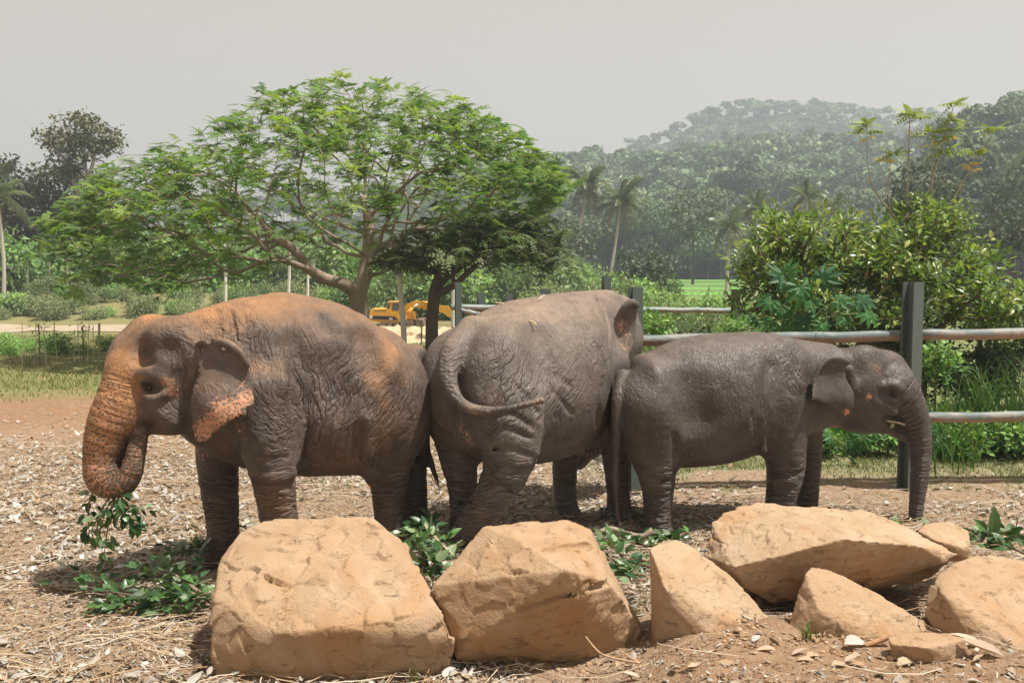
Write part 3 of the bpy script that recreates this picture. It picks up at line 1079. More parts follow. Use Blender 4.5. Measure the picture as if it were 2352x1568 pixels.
TAIL2 = E2.chain([(1085, 760, 9.12, 38), (1048, 800, 8.92, 32), (1031, 845, 8.76, 25), (1034, 885, 8.64, 20), (1052, 918, 8.55, 16), (1082, 938, 8.50, 13), (1125, 943, 8.46, 10.5), (1180, 936, 8.42, 9),
                  (1225, 925, 8.40, 8), (1246, 919, 8.40, 8.5)], .06)
E2.ridge([(1232, 885), (1237, 960), (1231, 1040)], 11, .018, .05)
E2.groove([(1245, 878), (1248, 966), (1243, 1066)], 6, .024, .035)
for gl in ([(1257, 878), (1284, 913), (1314, 948)], [(1270, 851), (1314, 891)], [(1253, 913), (1279, 957)], [(1190, 890), (1215, 915), (1232, 945)]):
    E2.groove(gl, 4, .007, .035)
for gl in ([(1100, 1000), (1160, 985), (1225, 1008)], [(1098, 1040), (1160, 1030), (1225, 1048)], [(1110, 1075), (1160, 1074), (1212, 1086)], [(1098, 1122), (1140, 1115), (1186, 1130)], [(1078, 1162), (1112, 1156), (1152, 1176)],
           [(1062, 1197), (1092, 1191), (1128, 1206)], [(1120, 960), (1175, 950), (1228, 985)]):
    E2.groove(gl, 5, .008, .035)
for gl in ([(1035, 1082), (1060, 1087), (1094, 1080)], [(1037, 1112), (1062, 1117), (1089, 1110)], [(1037, 1150), (1060, 1155), (1086, 1150)]):
    E2.groove(gl, 4, .009, .025)
E2.groove([(1386, 870), (1376, 930), (1374, 975)], 6, .016, .03)
E2.groove([(1376, 690), (1394, 730), (1402, 790)], 6, .014, .04)
E2.groove([(1255, 760), (1270, 830)], 40, .022, .2)
E2.mesh()
b2 = E2.world_bvh()
leg, _ = E2.limb_weight('leg')
leg *= 1 - sstep(0.8, 1.1, E2.V[:, 2])
tw, ts = E2.limb_weight('trunk')
x, y, z = E2.V.T
up = E2.N[:, 2]
n3 = fbm(E2.V * 1.9, 3, 71)
dust = sstep(0.35, 1.0, up) * 0.42 * sstep(1.5, 2.1, z) * (0.7 + 0.5 * n3) + 0.06 * np.clip(n3, 0, 1)
dust += E2.patches([(1220, 720, .3, .22), (1130, 930, .1, .2), (1085, 938, .08, .35), (1240, 920, .06, .4), (1100, 1180, .12, .2), (1400, 760, .2, .15)], b2)
pink = E2.patches([(1430, 760, .09, .42), (1434, 800, .07, .5), (1425, 740, .06, .35), (1345, 1045, .12, .40), (1365, 1000, .1, .35), (1075, 1010, .07, .35), (1060, 985, .06, .3), (1228, 925, .04, .4)], b2)
spots = np.clip(pink * 1.6, 0, 1)
dark_ = np.clip(E2.patches([(1032, 880, .05, .1)], b2), 0, .92)
E2_folds = E2.folds([(1200, 880, .28, 'a', .7), (1160, 960, .30, 'a', .6), (1290, 900, .28, 'a', .65), (1380, 800, .25, 'v', .7), (1030, 850, .2, 'h', .8), (1050, 900, .12, 'h', .5), (1150, 830, .2, 'a', .5), (1040, 980, .2, 'v', .5), (1280, 1000, .2, 'v', .6)], b2)
for q_ in E2_folds: E2_folds[q_] = E2_folds[q_] * np.clip(1 - leg - tw, 0, 1)
E2.displace(wrinkle_disp(E2, leg, tw, ts, 0.008, -0.5))
SK2 = skin_material('elephant_skin_grey', (0.098, 0.081, 0.069), (0.160, 0.135, 0.118), (0.40, 0.27, 0.175), (0.46, 0.27, 0.18), -0.5, 0.53)
E2.build('grey elephant seen from behind with its tail curled across its hind leg', SK2,
         {'trunk_w': tw, 'trunk_s': ts, 'leg_w': leg, 'dust': np.clip(dust, 0, 1), 'pink': np.clip(pink, 0, 1.2), 'spots': np.clip(spots, 0, 1), 'dark': dark_, **E2_folds})
E2.child_hair((up > .6) & (z > 1.95), 1800, .035)

# ---- young elephant -------------------------------------------------
h3 = math.atan2(.24, .97)
E3 = Elephant((1.37, 9.65), h3, ((-0.75, -0.75, -0.04), (3.15, 0.7, 2.1)), 0.0136)
E3.F.torso([
    (-.42, 1.22, .95, .10, 0), (-.38, 1.36, .86, .22, 0), (-.3, 1.50, .78, .32, 0), (-.15, 1.665, .70, .41, 0), (0, 1.77, .65, .46, 0), (.3, 1.877, .615, .52, 0), (.6, 1.925, .63, .54, 0), (.9, 1.94, .68, .52, 0),
    (1.2, 1.925, .76, .45, 0), (1.5, 1.87, .84, .37, 0), (1.75, 1.81, .98, .29, 0), (1.9, 1.77, 1.1, .22, 0)])
E3.ell(1490, 940, 9.42, (.30, .20, .42), .18)
E3.ell(1785, 920, 9.78, (.24, .15, .42), .16)
E3.chain([(1492, 940, 9.42, 72), (1500, 1020, 9.42, 60), (1509, 1090, 9.42, 44), (1511, 1150, 9.43, 35), (1512, 1205, 9.43, 34), (1512, 1237, 9.43, 40)], .12, name='leg')
E3.chain([(1520, 960, 9.9, 55), (1515, 1090, 9.9, 36), (1512, 1170, 9.9, 31), (1512, 1208, 9.9, 36)], .10, name='leg')
E3.chain([(1798, 930, 9.73, 60), (1803, 1010, 9.72, 51), (1804, 1080, 9.72, 44), (1794, 1140, 9.72, 36), (1790, 1190, 9.72, 35), (1790, 1220, 9.72, 41)], .12, name='leg')
E3.chain([(1845, 960, 10.25, 45), (1858, 1050, 10.28, 30), (1856, 1120, 10.3, 26), (1853, 1165, 10.3, 26), (1852, 1186, 10.3, 31)], .10, name='leg')
E3.chain([(1772, 930, 9.44, 7), (1758, 985, 9.44, 7), (1752, 1030, 9.46, 5)], .04)
# neck and head
E3.chain([(1830, 868, 10.08, 76), (1900, 866, 10.1, 70), (1950, 870, 10.12, 70)], .14)
E3.chain([(1820, 925, 10.06, 76), (1890, 915, 10.1, 66), (1950, 905, 10.12, 66)], .14)
hy3 = math.radians(8)
E3.ell(1990, 888, 10.12, (.36, .25, .42), .09, hy3)
E3.ell(1985, 838, 10.02, (.22, .14, .20), .07, hy3)
E3.ell(1985, 836, 10.24, (.22, .14, .20), .07, hy3)
E3.ell(2042, 862, 10.12, (.20, .17, .25), .09, hy3)
E3.ell(1985, 945, 10.05, (.25, .20, .20), .08, hy3)
E3.chain([(1955, 960, 10.08, 32), (2000, 968, 10.06, 28), (2040, 980, 10.06, 18), (2062, 998, 10.06, 11), (2075, 1011, 10.06, 6)], .05)
E3.chain([(2048, 890, 10.1, 58), (2078, 928, 10.1, 46), (2104, 980, 10.1, 33), (2114, 1042, 10.08, 25), (2111, 1100, 10.06, 20.5), (2105, 1160, 10.05, 17), (2100, 1212, 10.04, 14.5)], .05, name='trunk')
E3.chain([(2020, 925, 9.88, 13), (2050, 945, 9.9, 12)], .06)
E3.chain([(2036, 962, 9.9, 9), (2058, 970, 9.95, 13), (2070, 990, 10.0, 9)], .03, 'sub')           # open mouth
E3.chain([(2030, 888, 9.86, 9), (2052, 884, 9.84, 9), (2070, 896, 9.86, 7)], .05)                  # brow
E3.chain([(2034, 916, 9.86, 6), (2052, 921, 9.85, 6), (2066, 914, 9.87, 5)], .04)
E3.ell(2052, 904, 9.80, (.04, .05, .025), .035, hy3, mode='sub')
E3.ell(1960, 850, 9.78, (.10, .06, .10), .10, hy3, mode='sub')
EAR3 = [(1946, 828), (1921, 818), (1899, 824), (1881, 840), (1866, 868), (1856, 900), (1851, 918), (1868, 918), (1884, 926), (1915, 940), (1938, 960), (1949, 960), (1955, 934), (1958, 900), (1945, 872), (1940, 850)]
E3.ear(EAR3, 9.68, 20, lambda u, v: 0.03 * np.sin(u * 10 + 1.0) + 0.025 * np.sin(v * 12) + 0.05 * np.clip(-u / .4, 0, 1) - 0.01, .012, .03)
E3.chain([(1946, 832, 9.69, 6), (1921, 823, 9.64, 5), (1899, 829, 9.60, 5), (1882, 845, 9.57, 5), (1870, 870, 9.55, 4)], .02)
E3.chain([(1947, 850, 9.80, 15), (1955, 890, 9.80, 13)], .05)
TAIL3 = E3.chain([(1432, 868, 9.5, 20), (1418, 920, 9.32, 14), (1415, 1000, 9.28, 11), (1413, 1090, 9.28, 9), (1416, 1160, 9.28, 7), (1420, 1192, 9.28, 6)], .03)
E3.ridge([(1808, 800), (1828, 830), (1826, 880)], 20, .020, .10)
E3.groove([(1776, 840), (1760, 900), (1748, 970)], 14, .018, .09)
E3.ridge([(1747, 955), (1748, 1000), (1754, 1036)], 8, .014, .04)
E3.groove([(1727, 950), (1736, 989), (1744, 1022)], 5, .013, .03)
E3.groove([(1551, 1003), (1553, 1047), (1567, 1080)], 6, .012, .05)
E3.ridge([(1470, 832), (1500, 852), (1520, 885)], 18, .016, .10)
E3.groove([(1462, 1100), (1505, 1108), (1546, 1098)], 4, .008, .025)
E3.groove([(1766, 1085), (1805, 1092), (1844, 1082)], 4, .008, .025)
E3.groove([(1590, 890), (1610, 960)], 40, .018, .2)
E3.mesh()
b3 = E3.world_bvh()
leg, _ = E3.limb_weight('leg')
leg *= 1 - sstep(0.6, 0.9, E3.V[:, 2])
tw, ts = E3.limb_weight('trunk')
x, y, z = E3.V.T
up = E3.N[:, 2]
n3 = fbm(E3.V * 1.9, 3, 81)
dust = 0.16 * sstep(0.4, 1.0, up) * sstep(1.2, 1.7, z) + 0.05 * np.clip(n3, 0, 1)
dust += E3.patches([(1480, 1100, .14, .3), (1520, 1080, .12, .22), (2010, 840, .06, .35), (1640, 1060, .2, .12)], b3)
pink = E3.patches([(1996, 912, .035, .8), (1945, 946, .035, .85), (2020, 845, .05, .22)], b3)
spots = np.clip(pink, 0, 1) * 0.5
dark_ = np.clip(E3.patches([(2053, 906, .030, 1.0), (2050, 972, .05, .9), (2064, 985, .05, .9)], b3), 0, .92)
E3_folds = E3.folds([(1700, 900, .3, 'v', .35), (1800, 830, .2, 'a', .5), (1840, 880, .2, 'v', .6), (1580, 1040, .2, 'v', .4), (1740, 980, .15, 'v', .5), (1450, 900, .15, 'b', .3)], b3)
for q_ in E3_folds: E3_folds[q_] = E3_folds[q_] * np.clip(1 - leg - tw, 0, 1)
E3.displace(wrinkle_disp(E3, leg, tw, ts, 0.006, -0.35))
SK3 = skin_material('elephant_skin_dark', (0.056, 0.046, 0.040), (0.094, 0.078, 0.069), (0.34, 0.24, 0.17), (0.55, 0.27, 0.14), -0.3, 0.48)
E3.build('small dark young elephant in profile with its trunk hanging straight down', SK3,
         {'trunk_w': tw, 'trunk_s': ts, 'leg_w': leg, 'dust': np.clip(dust, 0, 1), 'pink': np.clip(pink, 0, 1.2), 'spots': np.clip(spots, 0, 1), 'dark': dark_, **E3_folds})
E3.child_eye(b3, 2053, 905, .026)
E3.child_hair((up > .45) & (z > 1.6) & (x > 1.9), 1500, .05)
# ------------------------------------------------------------------ boulders
def rock_material():
    t = NT('sandstone')
    o = t.coord()
    n1 = t.noise(o, 2.5, 5, 0.6)
    n2 = t.noise(o, 11, 6, 0.65, 0.4)
    n3 = t.noise(o, 55, 4, 0.7)
    c = t.mix(t.ramp(n1, [(0.35, 0), (0.65, 1)]), (0.36, 0.232, 0.135), (0.45, 0.325, 0.22))
    c = t.mix(t.ramp(n2, [(0.50, 0), (0.8, 0.22)]), c, (0.33, 0.195, 0.09))
    c = t.mix(t.ramp(t.noise(o, 1.2, 3, 0.6, 0.6), [(0.48, 0), (0.64, 0.8)]), c, (0.37, 0.195, 0.08))
    vein = t.ramp(t.math('ABSOLUTE', t.math('SUBTRACT', t.noise(o, 2.6, 5, 0.65, 0.4), 0.5)), [(0.0, 0.85), (0.012, 0.0)])
    c = t.mix(t.math('MULTIPLY', vein, t.ramp(n1, [(0.52, 0.0), (0.62, 1.0)])), c, (0.16, 0.09, 0.045))
    c = t.mix(t.ramp(n3, [(0.55, 0), (0.75, 0.25)]), c, (0.52, 0.42, 0.31))
    oi = t.node('ShaderNodeObjectInfo').outputs['Random']
    c = t.mix(0.25, c, t.mix(oi, (0.38, 0.23, 0.115), (0.46, 0.36, 0.25)))
    pit = t.noise(t.mapping(o, (7, 7, 17), (.2, .3, 0)), 1.0, 5, 0.7, 0.6)
    h = t.math('ADD', t.math('ADD', t.math('MULTIPLY', n2, 0.45), t.math('MULTIPLY', n3, 0.25)), t.math('MULTIPLY', t.ramp(pit, [(0.30, 0.0), (0.40, 1.0)]), 0.35))
    return t.finish(c, 0.9, t.bump(h, 0.03), 0.15)
M_ROCK = rock_material()

def boulder(pts, label, seed, rough=0.022, k=0.03, h=0.0135, grooves=(), chips=0, ledge=0.2, sink=None):
    """pts rows px, py, d : corners of the broken block as seen; world hull -> planes -> worn solid."""
    P = np.array([at(*p) for p in pts])
    bm = bmesh.new()
    for p in P:
        bm.verts.new(p)
    bmesh.ops.convex_hull(bm, input=bm.verts)
    planes = []
    for f in bm.faces:
        f.normal_update()
        n = np.array(f.normal)
        if np.linalg.norm(n) < .5 or f.calc_area() < 1e-4:
            continue
        dd = n.dot(np.array(f.verts[0].co))
        if not any(n.dot(q[0]) > 0.985 and abs(dd - q[1]) < .03 for q in planes):
            planes.append((n, dd))
    bm.free()
    c0 = P.mean(0)
    if any(n.dot(c0) - d > 0 for n, d in planes):
        planes = [(n if n.dot(c0) - d < 0 else -n, d if n.dot(c0) - d < 0 else -d) for n, d in planes]
    # knock off random edges and corners so that every block has its own small broken faces
    rc = np.random.default_rng(seed + 5)
    for _ in range(chips):
        n = rc.normal(size=3)
        n[1] = -abs(n[1]); n[2] = abs(n[2]) * 1.1
        n /= np.linalg.norm(n)
        planes.append((n, (P @ n).max() - rc.uniform(.015, .075)))
    lo, hi = P.min(0) - .07, P.max(0) + .07
    fd = Field(lo, hi, h)
    sl, X, Y, Z = fd.box(lo, hi)
    d = None
    for n, dd in planes:
        q = X * n[0] + Y * n[1] + Z * n[2] - dd
        d = q if d is None else smax(d, q, k)
    fd.f[sl] = d
    for g in grooves:
        G = []
        for px, py, r, dep in g:                         # follow the worked surface
            for dd in np.arange(5.6, 8.5, .006):
                q = np.round((at(px, py, dd) - fd.lo) / h).astype(int)
                if (q >= 0).all() and (q < fd.n).all() and fd.f[tuple(q)] < 0:
                    G.append((px, py, dd - r * dd / F + dep, r * dd / F))
                    break
        if len(G) > 1:
            fd.chain([at(*p[:3]) for p in G], [p[3] for p in G], .008, 'sub')
    rr = np.random.default_rng(seed)
    for ax in range(3):
        i = [slice(None)] * 3
        i[ax] = 0; fd.f[tuple(i)] = 1
        i[ax] = -1; fd.f[tuple(i)] = 1
    V, Q = fd.surface()
    V = relax(V, Q, 1, .2)
    N = vnormals(V, Q)
    W = V + 0.06 * np.stack([fbm(V * 4, 2, seed), fbm(V * 4 + 7, 2, seed + 1), fbm(V * 4 + 3, 2, seed + 2)], -1)
    a = fbm(W * 2.6, 5, seed, 0.5)
    # conchoidal break: stepped ledges from quantised noise
    s = fbm(W * np.array((2.4, 2.4, 4.2)), 3, seed + 9)
    st = (np.floor(s * 5) + sstep(0.55, 1.0, s * 5 - np.floor(s * 5))) / 5 - s
    cr = np.abs(fbm(W * 2.6 + 31, 3, seed + 19))
    crack = -np.exp(-(cr / 0.035) ** 2) * sstep(0.0, 0.5, fbm(V * 1.5, 2, seed + 23))
    # flat broken facets at two sizes
    def facets(m, tilt):
        S = V[rr.integers(len(V), size=m)]
        T = rr.normal(size=(m, 3)) * tilt
        b = np.full(len(V), 9.0); j = np.zeros(len(V), int)
        Wf = V + .03 * (W - V) / .06
        for q in range(m):
            dq = ((Wf - S[q]) ** 2).sum(1)
            u = dq < b
            b[u] = dq[u]; j[u] = q
        return ((V - S[j]) * T[j]).sum(1)
    fc = facets(300, .075 * rough / .02)
    lay = V @ np.array((.25, -.2, .94)) * 13 + 1.2 * fbm(V * 1.5, 2, seed + 31)
    lay = (np.floor(lay) + sstep(.7, 1.0, lay - np.floor(lay))) - lay
    disp = rough * (0.38 * a + ledge * 1.2 * st + 0.8 * crack + .22 * lay * sstep(-.1, .5, fbm(V * 1.9, 2, seed + 37))) + np.clip(fc * 1.3, -.018, .018) - rough * 0.2
    V = V + N * disp[:, None]
    me = new_mesh('boulder', V - c0, [Q], smooth=True)
    o = link('boulder', me, M_ROCK, loc=c0)
    tag(o, label, 'boulder', 'sandstone boulders along the yard edge')
    return o

boulder([(545, 1215, 7.0), (610, 1188, 7.12), (850, 1180, 7.1), (935, 1245, 7.0), (958, 1320, 6.9), (500, 1290, 6.75), (486, 1370, 6.42), (560, 1225, 6.9),
         (620, 1455, 6.13), (760, 1440, 6.12), (1020, 1405, 6.25), (1048, 1470, 6.2), (1050, 1505, 6.25), (478, 1490, 6.3), (500, 1572, 6.28), (610, 1560, 6.22),
         (1030, 1560, 6.3), (900, 1575, 6.25), (540, 1450, 7.3), (950, 1440, 7.3), (600, 1380, 7.6), (900, 1380, 7.6)],
        'biggest rounded sandstone boulder at the front, below the brown elephant', 101, .022, .03)
boulder([(1108, 1207, 6.75), (1180, 1203, 6.95), (1305, 1192, 7.05), (1358, 1212, 6.95), (1376, 1262, 6.75), (1183, 1235, 6.5), (1352, 1284, 6.42), (1256, 1276, 6.4),
         (1398, 1335, 6.42), (1458, 1515, 6.75), (1497, 1482, 6.85), (993, 1345, 6.42), (1046, 1515, 6.35), (1112, 1560, 6.7), (1164, 1395, 6.28), (1072, 1492, 6.26),
         (1300, 1308, 6.12), (1010, 1460, 7.1), (1440, 1420, 7.3), (1060, 1330, 7.2), (1380, 1530, 6.6)],
        'angular sandstone boulder with a straight drill groove across its shaded face', 131, .014, .004,
        grooves=[[(1396, 1338, 7, .040), (1350, 1350, 7, .042), (1300, 1364, 7, .042), (1250, 1381, 7, .040), (1190, 1402, 6, .030)], [(1256, 1262, 11, .030), (1300, 1254, 11, .034), (1355, 1250, 11, .030)]])
boulder([(1490, 1252, 6.75), (1552, 1236, 7.0), (1585, 1250, 7.05), (1682, 1322, 6.95), (1782, 1428, 6.8), (1527, 1350, 6.48), (1498, 1500, 6.6), (1585, 1490, 6.45), (1680, 1510, 6.42),
         (1785, 1490, 6.55), (1500, 1440, 7.1), (1600, 1420, 7.3), (1505, 1290, 6.62)],
        'narrow tilted sandstone boulder with a dark left face, right of the grooved one', 151, .013, .004)
boulder([(1633, 1198, 7.55), (1690, 1165, 7.8), (1732, 1154, 7.95), (1875, 1163, 8.0), (1999, 1174, 7.95), (2078, 1210, 7.8), (2110, 1245, 7.5), (2205, 1272, 7.2), (2170, 1290, 7.1),
         (1941, 1236, 6.93), (2110, 1252, 7.0), (1684, 1302, 6.93), (1710, 1352, 7.02), (1780, 1387, 7.2), (1618, 1278, 7.3), (1850, 1340, 7.2), (2000, 1325, 7.28), (2140, 1328, 7.35), (1700, 1340, 7.8), (2100, 1330, 7.9), (1900, 1360, 7.4)],
        'broad flat sandstone slab propped up over the smaller boulders below the young elephant', 171, .020, .005)
boulder([(1808, 1440, 6.62), (1848, 1312, 6.7), (1862, 1299, 6.78), (1905, 1306, 6.82), (2000, 1352, 6.8), (2128, 1428, 6.7), (2142, 1462, 6.62), (1880, 1400, 6.48), (1960, 1470, 6.45), (1830, 1470, 6.5),
         (2080, 1480, 6.5), (1900, 1380, 7.1), (2080, 1420, 7.1)],
        'wedge shaped sandstone boulder leaning under the raised slab', 191, .013, .004)
boulder([(2140, 1325, 6.9), (2185, 1290, 7.05), (2246, 1270, 7.15), (2352, 1285, 7.2), (2480, 1300, 7.1), (2120, 1400, 6.75), (2150, 1490, 6.6), (2165, 1360, 6.62), (2352, 1500, 6.2), (2480, 1560, 6.2),
         (2250, 1510, 6.3), (2200, 1400, 7.5), (2450, 1400, 7.6)],
        'pale sandstone boulder half buried in soil at the right edge', 211, .016, .02)
boulder([(2036, 1460, 6.25), (2080, 1449, 6.33), (2200, 1452, 6.36), (2218, 1468, 6.16), (2240, 1538, 6.14), (2160, 1545, 6.10), (2045, 1478, 6.14), (2130, 1486, 6.06), (2048, 1515, 6.16), (2120, 1520, 6.5)],
        'smallest sandstone boulder sunk in the front soil on the right', 231, .010, .005)
boulder([(2105, 1215, 7.75), (2125, 1198, 7.9), (2185, 1196, 7.95), (2228, 1218, 7.85), (2232, 1262, 7.6), (2150, 1240, 7.55), (2222, 1290, 7.6), (2120, 1270, 7.7), (2180, 1290, 8.1)],
        'knobbly sandstone lump behind the right end of the slab', 251, .012, .01)
# ------------------------------------------------------------------ pipe fences
def pipe_material(name, paint, worn):
    t = NT(name)
    o = t.coord()
    n = t.noise(t.mapping(o, (2.2, 9, 9)), 1.0, 5, 0.65)
    n2 = t.noise(o, 14, 5, 0.7)
    geo = t.node('ShaderNodeNewGeometry')
    sx = t.node('ShaderNodeSeparateXYZ')
    t.l.new(geo.outputs['Normal'], sx.inputs[0])
    c = t.mix(t.ramp(n, [(0.46, 0), (0.54, 1)]), paint, worn)
    # red dust splashed on from the ground sticks to the lower half
    low = t.math('SUBTRACT', t.math('ADD', n2, t.math('MULTIPLY', sx.outputs[2], -0.35)), 0.52)
    c = t.mix(t.ramp(t.math('MULTIPLY_ADD', low, 4.0), [(0, 0), (1, 0.85)]), c, (0.33, 0.21, 0.13))
    return t.finish(c, 0.58, t.bump(n2, 0.006), 0.35)
M_PIPE = pipe_material('worn_fence_pipe', (0.12, 0.16, 0.16), (0.26, 0.26, 0.235))
M_PIPE2 = pipe_material('pale_fence_pipe', (0.20, 0.28, 0.28), (0.34, 0.37, 0.35))
def post_material():
    t = NT('green_post_paint')
    o = t.coord()
    n = t.noise(o, 10, 5, 0.65)
    c = t.mix(n, (0.075, 0.10, 0.088), (0.115, 0.145, 0.128))
    c = t.mix(t.ramp(t.noise(o, 40, 3), [(0.66, 0), (0.74, 0.8)]), c, (0.30, 0.27, 0.22))
    return t.finish(c, 0.5, t.bump(n, 0.004), 0.4)
M_POST = post_material()

def hpost(parent, px, ytop, d, w, rz):
    """H-section steel post from its top down into the soil"""
    top = at(px, ytop, d)
    g = gh(top[0], d)
    t = w * 0.11
    prof = np.array([(-w/2, -w/2), (w/2, -w/2), (w/2, -w/2 + t), (t/2, -w/2 + t), (t/2, w/2 - t), (w/2, w/2 - t), (w/2, w/2), (-w/2, w/2), (-w/2, w/2 - t), (-t/2, w/2 - t), (-t/2, -w/2 + t), (-w/2, -w/2 + t)])
    c, s = math.cos(rz), math.sin(rz)
    prof = prof @ np.array(((c, s), (-s, c)))
    H = top[2] - g + 0.3
    V = np.concatenate([np.c_[prof, np.zeros(12)], np.c_[prof, np.full(12, H)]])
    i = np.arange(12)
    q = np.stack([i, (i + 1) % 12, (i + 1) % 12 + 12, i + 12], -1)
    mb = MB()
    mb.add(V, [q])
    for z, flip in ((H, 0), (0, 1)):                     # caps from three rectangles
        for a in ((0, 1, 2, 11), (5, 6, 7, 8), (3, 4, 9, 10)):
            k = np.array(a) + (12 if z else 0)
            mb.F.append(np.array([k[::-1] if flip else k])); mb.M.append(np.zeros(1, int))
    o = mb.build('post', M_POST, parent)
    o.location = Vector((top[0], d, g - 0.3)) - parent.location
    return o

def rail(parent, a, b, r, mat, bumps=True):
    A, B = at(*a), at(*b)
    n = 14
    P = A + (B - A) * np.linspace(0, 1, n)[:, None]
    P[:, 2] += 0.006 * np.sin(np.arange(n) * 1.7)
    rad = np.full(n, r)
    mb = MB()
    mb.tube(P - np.array(parent.location), rad, 18)
    for k in (0.33, 0.71):                               # welded sleeves
        q = A + (B - A) * k - np.array(parent.location)
        e = (B - A) / np.linalg.norm(B - A) * 0.05
        mb.tube([q - e, q - e * .9, q + e * .9, q + e], [r, r * 1.05, r * 1.05, r], 18)
    return mb.build('rail', mat, parent, smooth=True)

f1 = thing('pipe_fence', 'near steel pipe fence with two rails and dark green posts behind the young elephant', 'fence', tuple(at(2098, 1130, 11.4)))
hpost(f1, 2098, 648, 11.40, .165, math.radians(28))
hpost(f1, 1460, 659, 11.15, .125, math.radians(20))
hpost(f1, 2760, 640, 11.60, .165, math.radians(28))
rail(f1, (1340, 784, 11.25), (2092, 771, 11.52), .064, M_PIPE)
rail(f1, (2092, 769.5, 11.52), (2790, 760, 11.75), .064, M_PIPE)
rail(f1, (1340, 990, 11.25), (2092, 961, 11.52), .061, M_PIPE)
rail(f1, (2092, 959.5, 11.52), (2790, 950, 11.75), .061, M_PIPE)
f2 = thing('pipe_fence', 'farther pipe fence with pale rail and short green posts beyond the middle elephant', 'fence', tuple(at(1390, 800, 21)))
for px, yt, d, w in ((1393, 635, 20.6, .16), (1456, 660, 20.4, .10), (1105, 672, 20.8, .15), (1168, 674, 21.0, .14), (1252, 663, 21.2, .17), (1052, 648, 20.2, .12), (1690, 664, 20.5, .14)):
    hpost(f2, px, yt, d, w, math.radians(15))
rail(f2, (1400, 711, 20.9), (1720, 714, 20.9), .057, M_PIPE2)
rail(f2, (1036, 706, 20.6), (1395, 708, 20.9), .062, M_PIPE2)
rail(f2, (1052, 711, 20.3), (1130, 728, 20.0), .045, M_PIPE2)

# ------------------------------------------------------------------ leaf litter and straw
def litter():
    mb = MB()
    tm = [leaf_template(1, .42, .10, .18), leaf_template(1, .34, .28, .42), leaf_template(1, .5, -.12, -.25)]
    pal = np.array([(.47, .435, .39), (.40, .355, .30), (.58, .555, .515), (.38, .305, .225), (.42, .31, .205), (.27, .18, .11), (.42, .42, .32), (.54, .50, .45)])
    n = 70000
    d = 5.6 + 12.0 * RNG.random(n) ** 1.25
    u = RNG.uniform(-.62, .62, n)
    x = u * d
    p = np.stack([x, d, np.zeros(n)], -1)
    nz = fbm(p * 0.55, 4, 91) + 0.45 * fbm(p * 2.0, 2, 92)
    dens = .10 + .90 * sstep(-0.45, 0.45, nz)
    dens *= np.where((x > 0.1) & (d < 7.2), 0.10, 1.0) * np.where((x > -1.9) & (d < 6.4), 0.4, 1.0)
    dens *= np.where((x > 1.5) & (d > 10.6), 0.35, 1.0) * np.where((x > 1.5) & (d > 11.5), 0.15, 1.0)
    dens *= np.where((x < 0), 1 - 0.9 * sstep(13.5, 16.0, d + nz), 1)
    keep = RNG.random(n) < dens
    x, d = x[keep], d[keep]
    n = len(x)
    z = ground_h(x, d) + 0.006 + 0.05 * RNG.random(n) ** 2
    pos = np.stack([x, d, z], -1)
    a = RNG.uniform(0, 2 * math.pi, n)
    fwd = np.stack([np.cos(a), np.sin(a), RNG.normal(0, .28, n)], -1)
    nrm = np.stack([RNG.normal(0, .30, n), RNG.normal(0, .30, n), np.ones(n)], -1)
    R = frames(fwd, nrm)
    sc = .03 + .095 * RNG.random(n) ** 1.4
    col = pal[RNG.choice(len(pal), n, p=[.18, .18, .13, .15, .12, .10, .05, .09])] * RNG.uniform(.75, 1.1, n)[:, None]
    for k in range(3):
        s = np.arange(n) % 3 == k
        V, fs, C = scatter(tm[k], pos[s], R[s], sc[s], col[s])
        mb.add(V, fs, C)
    # crushed crumbs between the leaves
    m = 60000
    d = 5.6 + 9.0 * RNG.random(m) ** 1.2
    x = RNG.uniform(-.6, .6, m) * d
    k = RNG.random(m) < np.where((x > .1) & (d < 7.2), .25, 1) * np.where((x > 1.5) & (d > 11), .3, 1)
    x, d = x[k], d[k]
    m = len(x)
    a = RNG.uniform(0, 6.28, m)
    R = frames(np.stack([np.cos(a), np.sin(a), RNG.normal(0, .3, m)], -1), np.stack([RNG.normal(0, .3, m), RNG.normal(0, .3, m), np.ones(m)], -1))
    sc = np.stack([RNG.uniform(.004, .016, m), RNG.uniform(.015, .06, m), np.ones(m) * .02], -1)
    V, fs, C = scatter((np.array([(-.5, -.5, 0), (.5, -.5, .1), (.3, .5, 0), (-.5, .4, .2)]), [np.array([(0, 1, 2, 3)])]), np.stack([x, d, ground_h(x, d) + .004 + .02 * RNG.random(m)], -1), R, sc, pal[RNG.choice(len(pal), m, p=[.12, .14, .08, .18, .18, .18, .04, .08])] * RNG.uniform(.6, 1.1, m)[:, None])
    mb.add(V, fs, C)
    return mb
M_LITTER = leaf_material('dry_leaf_litter', rough=0.7, trans=0.12, spec=0.25, vary=0.0)
lt = litter().build('leaf_litter', M_LITTER)
tag(lt, 'carpet of pale dry leaves scattered over the yard', kind='stuff')

